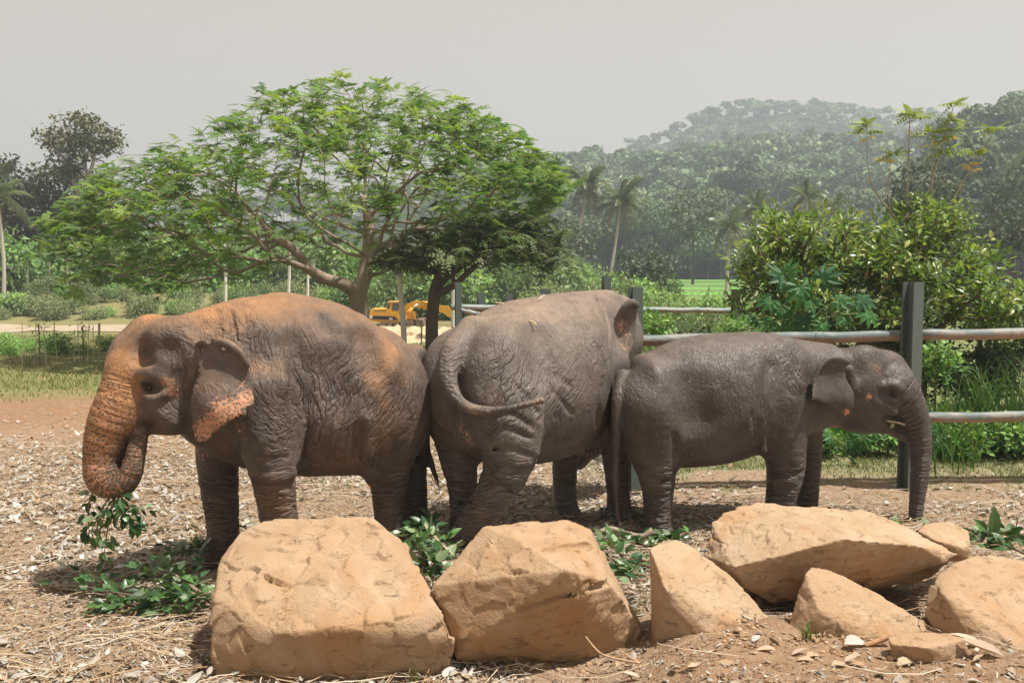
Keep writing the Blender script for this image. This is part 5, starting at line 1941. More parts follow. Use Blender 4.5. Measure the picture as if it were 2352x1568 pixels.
lines = [[g0, A_(826, 740), fork],
         [fork, A_(836, 640), A_(845, 590, .2), A_(850, 540, .4), A_(846, 500, .5), A_(835, 455, .5)],
         [fork, A_(790, 652, -.3), A_(745, 640, -.6), A_(712, 620, -.8), A_(690, 590, -.9), A_(665, 565, -1.0), A_(620, 540, -1.2)],
         [A_(712, 620, -.8), A_(660, 600, -1.6), A_(610, 575, -2.0)],
         [A_(850, 540, .4), A_(790, 520, 1.0), A_(740, 500, 1.6), A_(690, 470, 2.0)],
         [A_(845, 590, .2), A_(800, 560, -.8), A_(760, 540, -1.4)],
         [A_(846, 500, .5), A_(900, 450, .3), A_(960, 400, .0)],
         [A_(850, 540, .4), A_(910, 510, -1.2), A_(980, 480, -2.2)],
         [A_(845, 590, .2), A_(930, 540, 1.6), A_(1010, 500, 2.4)]]
tree_big, TP, Tpar, TR = canopy_tree('spreading_tree', 'big umbrella shaped green tree with a wide feathery crown behind the elephants', lines, canopy_tips(1900), M_BARK_B, M_FEATHER,
    [(.24, .36, .075), (.18, .31, .07), (.13, .25, .065), (.31, .40, .11), (.09, .18, .055)], [.26, .30, .24, .10, .10], SPRAYS, 3, .58,
    rootr={0: .36, 1: .30, 2: .28, 3: .23, 4: .21, 5: .19, 6: .16, 7: .12, 8: .19, 9: .17, 10: .15, 11: .13, 12: .12, 13: .10}, r0=.0065)

# dark small tree under its right side
M_BARK_D = bark('dark_rough_bark', (.06, .045, .035), (.13, .10, .08), 14, .03)
M_DARKLEAF = leaf_material('dark_small_leaf', rough=.5, trans=.2, spec=.3, vary=.3)
SPR_D = [spray_template(7, 5, .42, .06, 2.6, .5, s) for s in (11, 12, 13)]
DD = 26.5
B_ = lambda px, py, dd=0.0: at(px, py, DD + dd)
g1 = B_(991, 830); g1[2] = gh(g1[0], DD) - .1
lines = [[g1, B_(992, 740), B_(997, 680), B_(1000, 660)], [B_(1000, 660), B_(1008, 630), B_(1015, 600), B_(1010, 560)], [B_(1000, 660), B_(1025, 635), B_(1060, 610), B_(1100, 590), B_(1150, 570)],
         [B_(997, 680), B_(1045, 655, -.5), B_(1070, 630, -.8)]]
tp = lobe_tips([(1000, 590, DD, 130, 55, 3), (1130, 575, DD, 130, 60, 3), (1220, 560, DD + .5, 95, 70, 2.5), (1080, 520, DD + .5, 160, 50, 3), (1275, 585, DD, 45, 50, 1.5), (910, 600, DD - .5, 45, 30, 1.5)], 300, .7)
canopy_tree('dark_tree', 'small dark tree with thin forked trunk right of the big umbrella tree', lines, tp, M_BARK_D, M_DARKLEAF,
    [(.085, .12, .035), (.11, .15, .045), (.065, .095, .032), (.19, .21, .085)], [.4, .3, .2, .1], SPR_D, 3, .85, rootr={0: .19, 1: .17, 2: .16, 3: .15, 4: .11, 5: .10, 6: .08, 7: .12, 8: .10, 9: .09, 10: .07}, n_ind=0, down=.35)

# ------------------------------------------------------------------ other trees
def leafy_tree(name, label, lines, tips, per, spread, size, pal, probs, tmpl, bark_m, leaf_m, r0=.012, cat='tree', group=None, step=.5, flat=.6, rootr=None, barkcol=(.3, .25, .2), bf=.35):
    P, par, R, tid, nr = grow(lines, tips, bf=bf, r0=r0, step=step)
    for i, r in (rootr or {}).items():
        R[i] = max(R[i], r)
    base = P[0].copy()
    t = thing(name, label, cat, tuple(base), group=group)
    skeleton_mesh(P, par, R, 8, barkcol, base=base).build('trunk', bark_m, t, smooth=True)
    tp = P[tid]
    td = tp - P[par[tid]]
    td /= np.linalg.norm(td, axis=1)[:, None] + 1e-9
    mb = MB()
    leaf_cloud(mb, tp - base, td, per, spread, size, pal, tmpl, flat, probs)
    f = mb.build('crown', leaf_m, t)
    f['kind'] = 'stuff'
    return t
M_BARK_G = bark('pale_grey_bark', (.28, .24, .21), (.45, .40, .36), 6, .02)
M_LEAF = leaf_material('tree_leaf', rough=.5, trans=.2, spec=.3, vary=.25)
DL = 85.0
C_ = lambda px, py, dd=0.0: at(px, py, DL + dd)
g2 = C_(176, 690); g2[2] = gh(g2[0], DL) - .2
lines = [[g2, C_(178, 640), C_(184, 560), C_(192, 480), C_(200, 420), C_(196, 370)], [C_(200, 420), C_(215, 370), C_(225, 330)], [C_(192, 480), C_(170, 420), C_(150, 370)]]
tp = lobe_tips([(190, 330, DL, 75, 65, 3), (120, 320, DL, 30, 40, 2), (245, 320, DL, 25, 45, 2), (200, 280, DL, 40, 22, 2), (160, 390, DL, 60, 40, 2)], 240, .85)
leafy_tree('tall_thin_tree', 'tallest tree on the left with a loose airy crown and pale trunk', lines, tp, 11, .9, .42, [(.13, .135, .07), (.17, .17, .10), (.10, .11, .06)], [.5, .25, .25], LEAFW, M_BARK_G, M_LEAF, r0=.02, rootr={0: .33, 1: .28, 2: .22, 3: .19, 4: .15, 5: .1}, step=.8)
g3 = C_(90, 690, 4); g3[2] = gh(g3[0], DL + 4) - .2
lines = [[g3, C_(92, 640, 4), C_(95, 560, 4), C_(100, 480, 4)]]
tp = lobe_tips([(100, 470, DL + 4, 110, 90, 4), (40, 430, DL + 4, 60, 70, 3), (160, 440, DL + 4, 75, 80, 3.5), (110, 560, DL + 3, 120, 70, 4), (215, 520, DL + 3, 70, 90, 3), (20, 540, DL + 3, 60, 80, 3)], 440, .6)
leafy_tree('dark_dense_tree', 'dense dark green tree in front of the tallest tree at the left edge', lines, tp, 13, 1.1, .52, [(.075, .095, .045), (.10, .12, .055), (.15, .16, .09)], [.5, .35, .15], LEAFW, M_BARK_D, M_LEAF, r0=.018, rootr={0: .3, 1: .26, 2: .2}, step=.9)
g4 = C_(-40, 690, 6); g4[2] = gh(g4[0], DL + 6) - .2
lines = [[g4, C_(-38, 600, 6), C_(-30, 520, 6)]]
tp = lobe_tips([(0, 470, DL + 6, 60, 90, 3), (-60, 440, DL + 6, 90, 90, 4), (-10, 400, DL + 6, 40, 30, 2)], 150, .6)
leafy_tree('dark_dense_tree', 'dark green tree cut by the left edge of the picture', lines, tp, 13, 1.1, .52, [(.04, .055, .022), (.06, .07, .035)], [.6, .4], LEAFW, M_BARK_D, M_LEAF, r0=.018, rootr={0: .3, 1: .25}, step=.9)

# ------------------------------------------------------------------ palms
M_PALMT = bark('palm_trunk', (.42, .38, .34), (.62, .58, .53), 10, .02)
M_ARECA = bark('areca_trunk', (.62, .58, .53), (.78, .75, .70), 10, .02)
M_FROND = leaf_material('palm_frond', rough=.42, trans=.2, spec=.45, vary=.3)
def frond_mesh(L, nl, wl, droop, col, seed, name='frond'):
    """feather frond along +x, arching down, with hanging leaflets on both sides"""
    rr = np.random.default_rng(seed)
    mb = MB()
    t = np.linspace(0, 1, 9)
    sp = np.stack([L * (t - .18 * t ** 3), np.zeros(9), L * (.32 * t - droop * t ** 2.2)], -1)
    mb.tube(sp, L * .008 * (1.4 - t), 3, np.array(col) * np.array((1.8, 1.5, 1.2)), cap=False)
    T = np.linspace(.12, .99, nl)
    V, Q, Cc = [], [], []
    for k, u in enumerate(T):
        b = np.array([np.interp(u, t, sp[:, c]) for c in range(3)])
        f = np.array([np.interp(min(1, u + .05), t, sp[:, c]) for c in range(3)]) - b
        f /= np.linalg.norm(f) + 1e-9
        l = wl * math.sin(math.pi * (.12 + .8 * u)) * rr.uniform(.8, 1.15)
        for sg in (-1, 1):
            e = np.array((f[0] * .55, sg * .72, f[2] * .55 - .55 - .3 * rr.random()))
            e /= np.linalg.norm(e)
            i = len(V)
            w = f * L / nl * .42
            V += [b - w, b + w, b + e * l + w * .25, b + e * l - w * .25]
            Q.append((i, i + 1, i + 2, i + 3))
            Cc += [np.array(col) * rr.uniform(.8, 1.25)] * 4
    mb.add(np.array(V), [np.array(Q)], np.array(Cc))
    return mb.mesh(name)
FR = [frond_mesh(1.0, 26, .26, d_, c_, s_) for d_, c_, s_ in ((.55, (.075, .10, .035), 1), (.85, (.09, .11, .045), 2), (.35, (.085, .12, .035), 3), (1.15, (.13, .11, .06), 4))]
for m_ in FR:
    m_.materials.append(M_FROND)
def coconut_palm(name, label, path, nf, L, group=None, nuts=True, lean=0.0, tr=(.19, .12), mat=None):
    """path: px, py, d rows from ground to crown"""
    P = np.array([at(*q) for q in path])
    P[0, 2] = min(P[0, 2], gh(P[0, 0], P[0, 1])) - .2
    base = P[0].copy()
    t = thing(name, label, 'palm tree', tuple(base), group=group)
    C = smooth_path(P - base, 22)
    r = np.linspace(tr[0], tr[1], 22) * (1 + .05 * np.sin(np.arange(22) * 2.4))
    r[0] *= 1.4
    mb = MB()
    mb.tube(C, r, 9)
    mb.build('trunk', mat or M_PALMT, t, smooth=True)
    top = C[-1]
    for k in range(nf):
        a = k * 2.399 + RNG.normal(0, .15)
        e = k / nf                       # young fronds stand up, old ones hang
        m = FR[2] if e < .25 else FR[0] if e < .6 else FR[1] if e < .85 else FR[3]
        o = bpy.data.objects.new('frond', m)
        SC.collection.objects.link(o)
        o.parent = t
        o.location = top
        o.rotation_euler = (RNG.normal(0, .2), -(.95 - 1.55 * e) + RNG.normal(0, .1), a)
        s = L * RNG.uniform(.85, 1.1)
        o.scale = (s, s, s)
    return t
coconut_palm('coconut_palm', 'left of the two tall coconut palms rising above the middle elephant, leaning right', [(1284, 690, 108), (1300, 640, 108), (1328, 545, 108), (1350, 425, 108)], 26, 3.7)
coconut_palm('coconut_palm', 'right of the two tall coconut palms rising above the middle elephant, nearly upright', [(1398, 690, 106), (1404, 620, 106), (1416, 545, 106), (1425, 465, 106)], 26, 3.8)
coconut_palm('coconut_palm', 'short coconut palm with pale fronds left of the big glossy bush', [(1668, 660, 96), (1672, 600, 96), (1676, 525, 96)], 20, 2.9)
coconut_palm('coconut_palm', 'coconut palm just above the left part of the glossy bush', [(1735, 640, 104), (1738, 560, 104), (1738, 478, 104)], 20, 3.0)
coconut_palm('coconut_palm', 'bright green coconut palm above the middle of the glossy bush', [(1850, 640, 90), (1852, 540, 90), (1853, 452, 90)], 18, 2.3)
coconut_palm('coconut_palm', 'low coconut palm close beside the bright one above the glossy bush', [(1912, 640, 92), (1914, 560, 92), (1915, 475, 92)], 16, 2.1)
coconut_palm('coconut_palm', 'coconut palm drooping at the left edge above the hut', [(8, 680, 70), (8, 590, 70), (-6, 450, 70)], 16, 3.0, tr=(.15, .10))
# slim pale poles of areca palms in front of the digger and in the field
for path, lab in (([(930, 815, 27.5), (926, 740, 27.5), (919, 660, 27.5), (914, 560, 27.5)], 'slim pale areca palm trunk standing in front of the yellow digger'),
                  ([(517, 700, 50), (518, 650, 50), (518, 560, 50)], 'slim pale areca palm trunk above the neck of the brown elephant'),
                  ([(660, 690, 55), (664, 640, 55), (668, 560, 55)], 'slim pale areca palm trunk above the back of the brown elephant'),
                  ([(706, 700, 60), (707, 660, 60), (708, 600, 60)], 'thinnest pale areca palm trunk left of the umbrella tree fork'),
                  ([(1040, 700, 40), (1041, 650, 40), (1042, 560, 40)], 'slim pale areca palm trunk behind the stub of the farther pipe fence')):
    coconut_palm('areca_palm', lab, path, 7, .9, tr=(.085, .07), mat=M_ARECA)
# ------------------------------------------------------------------ glossy bush and plants behind the near fence
M_GLOSS = leaf_material('glossy_leaf', rough=.36, trans=.38, spec=.45, vary=.35)
M_SOFT = leaf_material('soft_leaf', rough=.5, trans=.28, spec=.3, vary=.3)
M_TWIGB = bark('bush_bark', (.13, .09, .06), (.24, .18, .13), 16, .01)
BUSH_T = leaf_template(1, .40, .14, .22, 2)

def bush(name, label, lines, tips, per, spread, size, pal, probs, tmpl, bark_m, leaf_m, n_ind=0, r0=.006, step=.25, cat='bush', group=None, flat=.8, rootr=None, tipbias=.6):
    P, par, R, tid, nr = grow(lines, tips, r0=r0, step=step, bf=.3)
    for i, r in (rootr or {}).items():
        R[i] = max(R[i], r)
    base = P[0].copy()
    t = thing(name, label, cat, tuple(base), group=group)
    skeleton_mesh(P, par, R, 6, (.3, .25, .2), base=base).build('stems', bark_m, t, smooth=True)
    tp = P[tid] - base
    td = P[tid] - P[par[tid]]
    td /= np.linalg.norm(td, axis=1)[:, None] + 1e-9
    n = len(tp) * per
    C = np.repeat(tp, per, 0)
    D = np.repeat(td, per, 0)
    back = RNG.random(n)
    off = rand_unit(n) * spread * (.3 + .7 * RNG.random(n))[:, None]
    off[:, 2] *= flat
    pos = C + off - D * (back * spread * 1.5)[:, None]
    fwd = D * tipbias + off / spread * .8 + rand_unit(n) * .35
    nrm = np.stack([RNG.normal(0, .5, n), RNG.normal(-.2, .5, n), np.ones(n)], -1)
    Rm = frames(fwd, nrm)
    pal = np.asarray(pal)
    ci = RNG.choice(len(pal), n, p=probs)
    col = pal[ci] * RNG.uniform(.75, 1.2, n)[:, None]
    sc = size * RNG.uniform(.6, 1.3, n)
    ind = np.argsort(pos[:, 1] - sc * 2)[:n_ind] if n_ind else np.array([], int)
    lm = {}
    for i in ind:
        c = int(ci[i])
        if c not in lm:
            lm[c] = leaf_mesh('leaf', tmpl, pal[c])
            lm[c].materials.append(leaf_m)
        o = bpy.data.objects.new('leaf', lm[c])
        SC.collection.objects.link(o)
        o.parent = t
        o.matrix_local = Matrix.Translation(Vector(pos[i])) @ Matrix(Rm[i].tolist()).to_4x4() @ Matrix.Scale(float(sc[i]), 4)
    k = np.ones(n, bool)
    k[ind] = False
    mb = MB()
    mb.add(*scatter(tmpl, pos[k], Rm[k], sc[k], col[k]))
    f = mb.build('foliage', leaf_m, t)
    f['kind'] = 'stuff'
    return t

DB = 15.0
def bb(px, py, dd=0.0):
    return at(px, py, DB + dd)
roots = []
for px, dd in ((1800, .2), (1900, 0), (2010, .5), (2120, .3), (2240, .4)):
    g = bb(px, 900, dd); g[2] = gh(g[0], g[1]) - .1
    roots.append([g, bb(px + 5, 850, dd), bb(px + 12, 780, dd)])
lob = [(1755, 590, DB, 80, 75, .8), (1720, 690, DB, 60, 60, .7), (1790, 510, DB + .3, 62, 40, .6), (1870, 560, DB, 95, 78, 1.0), (1960, 590, DB + .3, 95, 100, 1.0), (1850, 680, DB - .2, 110, 80, .9),
       (2060, 600, DB + .3, 95, 110, 1.0), (2120, 520, DB + .5, 75, 72, .8), (2150, 650, DB, 100, 90, 1.0), (2220, 590, DB + .4, 72, 55, .7), (2260, 700, DB, 100, 70, .9), (2000, 710, DB, 110, 60, .9), (2370, 680, DB + .2, 90, 80, .9), (2180, 500, DB + .6, 50, 40, .5), (2100, 470, DB + .5, 40, 28, .4)]
bush('glossy_bush', 'wide bush with glossy olive green leaves behind the near pipe fence', roots, lobe_tips(lob, 620, .7), 19, .21, .135,
     [(.17, .27, .07), (.26, .34, .085), (.11, .20, .055), (.38, .41, .11), (.40, .22, .08)], [.40, .27, .22, .105, .005], BUSH_T, M_TWIGB, M_GLOSS, n_ind=300)

# bare whips with a few compound leaves rising out of the bush
PIN = {}
def pinnate(col):
    key = tuple(col)
    if key not in PIN:
        V, fs = spray_template(1, 6, 1.0, .20, .01, .35, 5)
        PIN[key] = new_mesh('leaf', V, fs, np.tile(np.array(col), (len(V), 1)))
        PIN[key].materials.append(M_SOFT)
    return PIN[key]
def whip(label, path, tops, yel):
    d = DB + .6
    base = at(*path[0], d)
    t = thing('whip_sapling', label, 'sapling', tuple(base))
    P = np.array([at(x, y, d) - base for x, y in path])
    C = smooth_path(P, 24)
    mb = MB()
    mb.tube(C, np.linspace(.017, .006, 24), 6, (.36, .31, .26))
    mb.build('stem', M_STEM, t, smooth=True)
    def cluster(px, py, n, col, s):
        c = at(px, py, d) - base
        for k in range(n):
            a = k * 2.4 + RNG.random()
            o = bpy.data.objects.new('leaf', pinnate(col))
            SC.collection.objects.link(o)
            o.parent = t
            R = frames(np.array([(math.cos(a), math.sin(a), RNG.normal(.25, .35))]), np.array([(RNG.normal(0, .4), RNG.normal(-.6, .4), 1)]))[0]
            o.matrix_local = Matrix.Translation(Vector(c)) @ Matrix(R.tolist()).to_4x4() @ Matrix.Scale(s * RNG.uniform(.7, 1.2), 4)
    for x, y, n in tops:
        cluster(x, y, n + 4, (.26, .33, .08), .26)
    for x, y, n in yel:
        cluster(x, y, n, (.62, .46, .08), .17)
whip('bare curved whip with a green leaf tuft on top, farthest left over the glossy bush', [(2075, 520), (2040, 480), (2005, 430), (1992, 370), (1992, 300)], [(1991, 285, 9), (1990, 305, 4)], [(1997, 318, 2)])
whip('short thin whip with a green and yellow tuft, between two taller ones over the bush', [(2050, 500), (2040, 440), (2045, 370)], [(2052, 355, 7)], [(2035, 372, 4)])
whip('straight upright whip with a dark green tuft over the glossy bush', [(2082, 480), (2086, 400), (2088, 320), (2090, 270)], [(2091, 262, 9), (2105, 275, 3)], [(2088, 300, 1)])
whip('pale double whip with loose leaves in the middle over the glossy bush', [(2135, 500), (2140, 430), (2142, 380), (2136, 320)], [(2135, 305, 7), (2160, 320, 4), (2170, 350, 4)], [(2118, 338, 3), (2148, 335, 2)])
whip('tallest slanting whip with leaves along its upper half over the glossy bush', [(2120, 500), (2145, 400), (2172, 310), (2190, 245)], [(2190, 240, 8), (2182, 275, 5), (2192, 300, 5)], [(2188, 318, 2)])
whip('right leaning whip with big yellow leaves low down over the glossy bush', [(2155, 520), (2200, 440), (2240, 370), (2275, 310)], [(2278, 300, 9), (2240, 355, 4)], [(2225, 378, 7), (2232, 392, 4)])

# castor plant with hand shaped leaves
def palmate(nl, seed):
    rr = np.random.default_rng(seed)
    V, T = [(0, 0, 0)], []
    for k in range(nl):
        a = (k - (nl - 1) / 2) * (5.0 / nl)
        l = (1 - .32 * abs(k - (nl - 1) / 2) / (nl / 2)) * rr.uniform(.9, 1.05)
        f = np.array((math.sin(a), math.cos(a)))
        s = np.array((f[1], -f[0]))
        i = len(V)
        for t, w, z in ((.34, .10, .02), (.66, .13, -.05)):
            for sg in (-1, 0, 1):
                q = f * l * t + s * sg * w
                V.append((q[0], q[1], z + (0.045 * abs(sg)) - .10 * t * t))
        q = f * l
        V.append((q[0], q[1], -.22))
        T += [(0, i + 1, i), (0, i + 2, i + 1), (i, i + 1, i + 4), (i, i + 4, i + 3), (i + 1, i + 2, i + 5), (i + 1, i + 5, i + 4), (i + 3, i + 4, i + 6), (i + 4, i + 5, i + 6)]
    return np.array(V), [np.array(T)]
CAST = []
for k, c in enumerate(((.045, .145, .035), (.065, .18, .045), (.035, .11, .04))):
    V, fs = palmate(8, k)
    m_ = new_mesh('leaf', V, fs, np.tile(np.array(c), (len(V), 1)))
    m_.materials.append(M_SOFT)
    CAST.append(m_)
def castor(label, root, d, leaves, size):
    g = at(*root, d); g[2] = gh(g[0], d)
    t = thing('castor_plant', label, 'plant', tuple(g))
    mb = MB()
    cx = np.mean([l[0] for l in leaves]); cy = np.mean([l[1] for l in leaves])
    hub = at(cx, cy + 50, d) - g
    mb.tube(smooth_path(np.array([(0, 0, 0), hub * .5 + np.array((.04, 0, 0)), hub]), 10), np.linspace(.03, .018, 10), 6, (.16, .24, .08))
    for px, py, s, a in leaves:
        p = at(px, py, d - .25 * RNG.random()) - g
        mb.tube(smooth_path(np.array([hub, (hub + p) / 2 + np.array((0, 0, .06)), p]), 6), .008, 4, (.2, .28, .1), cap=False)
        o = bpy.data.objects.new('leaf', CAST[RNG.integers(3)])
        SC.collection.objects.link(o)
        o.parent = t
        f = (math.cos(a), -.25, math.sin(a))
        R = frames(np.array([f]), np.array([(RNG.normal(0, .25), -.75, .9)]))[0]
        o.matrix_local = Matrix.Translation(Vector(p)) @ Matrix(R.tolist()).to_4x4() @ Matrix.Scale(size * s, 4)
    mb.build('stems', M_STEM, t, smooth=True)
castor('tall castor plant with big hand shaped bright green leaves above the fence rail', (1880, 900), 13.2,
       [(1838, 660, 1.3, -1.4), (1795, 640, 1.1, 2.4), (1770, 690, .9, -2.6), (1890, 640, 1.1, .7), (1800, 710, .9, -2.0), (1850, 730, .9, -1.2), (1925, 690, .9, .1), (1975, 690, 1.0, -.1), (1940, 730, .9, -.9),
        (1990, 720, .9, -.6), (1820, 745, .9, -2.2), (1890, 745, .8, -1.6), (1770, 740, .8, -2.8), (1860, 690, .9, -.4), (1735, 735, .7, 2.8), (1810, 625, .8, 1.2)], .27)
castor('low castor plant with hand shaped leaves under the chin of the young elephant', (1960, 1080), 12.4,
       [(1905, 1000, .9, 2.6), (1935, 985, 1, 1.2), (1980, 1000, 1.2, -1.3), (2010, 990, .8, .4), (1890, 985, .7, 2.2), (1960, 1020, .9, -2)], .20)
castor('low castor plant with yellowish hand shaped leaves right of the young elephant trunk', (2170, 1060), 12.6,
       [(2150, 985, .9, 2.2), (2180, 1000, .8, -.6), (2230, 1040, .7, -.4), (2160, 1020, .8, -2.2)], .18)

# leafy undergrowth behind the fence: separate plants
LOWP = [(.16, .31, .07), (.12, .25, .06), (.24, .37, .09), (.09, .19, .05)]
def low_plant(label, px, py, d, rx, ry, n, size=.085, per=16, pal=LOWP, group='leafy plants behind the pipe fence', name='leafy_plant', cat='plant', leaf_m=None, tm=LEAFW, rd=.45, spread=.16):
    g = at(px, py, d); g[2] = gh(g[0], d) - .05
    top = at(px, py, d)
    lines = [[g, g + (top - g) * .4, g + (top - g) * .75]]
    tips = lobe_tips([(px, py, d, rx, ry, rd)], n, .7)
    tips[:, 2] = np.maximum(tips[:, 2], g[2] + .1)
    return bush(name, label, lines, tips, per, spread, size, pal, [.35, .3, .2, .15], tm, M_TWIGB, leaf_m or M_SOFT, r0=.004, group=group, cat=cat)
L_ = 'leafy green plant in the row of undergrowth along the foot of the pipe fence'
for px, py, d, rx, ry, n in ((1895, 1010, 12.9, 40, 45, 26), (1965, 1000, 13.1, 55, 50, 34), (2040, 1000, 13.0, 45, 45, 28), (2165, 1010, 12.9, 50, 50, 34), (2235, 1005, 12.8, 55, 55, 40), (2310, 1000, 12.8, 55, 60, 40), (2380, 1010, 12.8, 50, 50, 30),
                             (2010, 900, 13.8, 70, 60, 40), (1930, 870, 13.8, 60, 60, 30)):
    low_plant(L_, px, py, d, rx, ry, n)
for px, py, d, rx, ry, n, lab in ((1510, 740, 13.6, 45, 22, 20, 'bright green leafy plant between the rails right of the middle elephant'), (1500, 840, 13.2, 55, 60, 40, 'bright green leafy plant below the upper rail behind the back of the young elephant'),
                                  (1700, 745, 13.8, 50, 22, 24, 'low bright green plant at the left foot of the glossy bush'), (2150, 830, 13.6, 60, 60, 40, 'dark leafy plant behind the right fence post'),
                                  (1580, 830, 14.2, 60, 40, 26, 'leafy plant behind the rail over the rump of the young elephant')):
    low_plant(lab, px, py, d, rx, ry, n, group=None)
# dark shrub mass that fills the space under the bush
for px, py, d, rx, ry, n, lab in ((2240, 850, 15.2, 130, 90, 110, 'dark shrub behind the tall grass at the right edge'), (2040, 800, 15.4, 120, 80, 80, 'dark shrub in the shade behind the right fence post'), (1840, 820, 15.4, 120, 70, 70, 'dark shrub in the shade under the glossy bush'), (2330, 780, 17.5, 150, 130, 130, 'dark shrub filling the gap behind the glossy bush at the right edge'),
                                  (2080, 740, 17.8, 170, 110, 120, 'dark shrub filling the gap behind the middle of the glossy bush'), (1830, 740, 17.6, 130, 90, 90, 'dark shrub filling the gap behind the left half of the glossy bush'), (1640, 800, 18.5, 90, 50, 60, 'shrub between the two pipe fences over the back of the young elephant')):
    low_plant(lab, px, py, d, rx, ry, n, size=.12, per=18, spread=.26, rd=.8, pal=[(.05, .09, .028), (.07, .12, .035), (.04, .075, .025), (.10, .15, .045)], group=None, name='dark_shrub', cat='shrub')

# tall reed grass on the right
def tall_grass(name, label, px0, px1, d, n, h, col_scale, wid=.016):
    dd = d + RNG.normal(0, .35, n)
    px = RNG.uniform(px0, px1, n)
    x = (px - 1176) / F * dd
    pos = np.stack([x, dd, ground_h(x, dd)], -1)
    base = np.array((x.mean(), d, gh(x.mean(), d)))
    mb = MB()
    g = np.array(((.07, .16, .03), (.10, .20, .04), (.05, .12, .03), (.20, .22, .08)))
    mb.add(*blades(n, pos - base, h, .45, g[RNG.choice(4, n, p=[.4, .3, .22, .08])] * RNG.uniform(.7, 1.2, n)[:, None] * col_scale, wid, 5))
    o = mb.build(name, M_GRASS)
    o.location = base
    return tag(o, label, 'tall grass')
tall_grass('tall_grass', 'tall reed grass clump between the rails at the right edge', 2200, 2420, 13.4, 340, 1.5, .9)
tall_grass('tall_grass', 'tall grass clump right beside the right fence post', 2125, 2210, 13.2, 130, 1.15, 1.15)
tall_grass('tall_grass', 'feathery pale grass clump just above the lower rail', 2150, 2260, 12.6, 90, .95, 1.4, .010)
# ------------------------------------------------------------------ far land: hills, forest, paddy
def soil_plain(name, c1, c2, scale, bump=.05):
    t = NT(name)
    o = t.coord()
    n = t.noise(o, scale, 5, .6)
    return t.finish(t.mix(n, c1, c2), .95, t.bump(n, bump), .1)
M_HILL = soil_plain('forest_floor', (.025, .045, .02), (.05, .07, .03), .1)

class Ridge:
    def __init__(s, name, xs, ys, d0, d1, tree, label):
        s.xs, s.ys, s.d0, s.d1, s.tree = np.array(xs, float), np.array(ys, float), d0, d1, tree
        d = np.linspace(d0, d1 * 1.35, 34)
        px = np.linspace(xs[0], xs[-1], 90)
        PX, D = np.meshgrid(px, d)
        X = (PX - 1176) / F * D
        Z = s.z(X.ravel(), D.ravel())
        V = np.stack([X.ravel(), D.ravel(), Z], -1)
        i = np.arange(33)[:, None] * 90 + np.arange(89)[None]
        Q = np.stack([i, i + 1, i + 91, i + 90], -1).reshape(-1, 4)
        o = link(name, new_mesh(name, V, [Q], smooth=True), M_HILL)
        tag(o, label, kind='structure')
    def z(s, X, D):
        px = X / D * F + 1176
        top = CAMZ + (610 - np.interp(px, s.xs, s.ys)) / F * s.d1 - s.tree
        t = np.clip((D - s.d0) / (s.d1 - s.d0), 0, None)
        up = np.where(t < 1, t * t * (3 - 2 * t) * .45 + .55 * t, 1 - (t - 1) * 1.2)
        n = fbm(np.stack([X, D, 0 * X], -1) * .012, 3, 55) * 4 * np.clip(t, 0, 1)
        return -1.5 + (top + 1.5) * up + n - 2 * np.clip(t, 0, 1)
RA = Ridge('main_hill', [-700, 0, 300, 600, 900, 1150, 1230, 1290, 1330, 1400, 1440, 1480, 1520, 1600, 1690, 1750, 1850, 1950, 2050, 2150, 2200, 2280, 2352, 2600, 3100],
           [480, 440, 425, 400, 380, 352, 340, 330, 318, 316, 304, 308, 292, 274, 256, 254, 258, 264, 264, 258, 252, 235, 225, 205, 200], 190, 430, 17, 'forested hill that fills the right half of the background')
RB = Ridge('far_hill', [1000, 1400, 1530, 1560, 1590, 1660, 1720, 1800, 1850, 1920, 2000, 2070, 2150, 2300, 2700], [400, 330, 300, 272, 250, 238, 226, 212, 220, 226, 238, 252, 262, 290, 330], 480, 740, 11, 'hazy farther summit behind the forested hill')
RC = Ridge('near_hill', [2080, 2140, 2200, 2260, 2352, 2500, 2900], [430, 330, 268, 245, 228, 220, 210], 120, 235, 16, 'nearer dark forested slope at the right edge')

# tree kinds of the forest
M_FTREE = leaf_material('forest_leaf', rough=.6, trans=.15, spec=.2, vary=.8)
M_FTRUNK = bark('forest_trunk', (.20, .17, .14), (.32, .28, .24), 4, .02)
def forest_tree(n, seed, rx, rz, h, size, col, nl=9):
    rr = np.random.default_rng(seed)
    c = rr.normal(size=(nl, 3)); c /= np.linalg.norm(c, axis=1)[:, None]
    c = c * np.array((rx * .55, rx * .55, rz * .5)) * rr.uniform(.5, 1.1, nl)[:, None] + np.array((0, 0, h - rz))
    r = rr.uniform(.38, .62, nl) * rx
    k = rr.integers(nl, size=n)
    v = rr.normal(size=(n, 3)); v /= np.linalg.norm(v, axis=1)[:, None]
    v[:, 2] = np.where(v[:, 2] < -.3, -v[:, 2], v[:, 2])
    pos = c[k] + v * (r[k] * rr.uniform(.75, 1.06, n))[:, None] * np.array((1, 1, .8))
    nr = v + rr.normal(size=(n, 3)) * .45
    R = frames(rr.normal(size=(n, 3)), nr)
    shade = rr.uniform(.7, 1.3, (n, 1)) * rr.uniform(.75, 1.25, nl)[k][:, None]
    mb = MB()
    mb.add(*scatter((np.array([(-.5, -.5, 0), (.5, -.5, 0), (.6, .5, 0), (-.4, .5, 0)]), [np.array([(0, 1, 2, 3)])]), pos, R, size * rr.uniform(.5, 1.3, n), np.array(col) * shade))
    mb.tube([(0, 0, -2), (.1, 0, h * .35), (0, .1, h - rz)], [.22, .17, .08], 5, (.3, .26, .22), mat=1)
    return mb
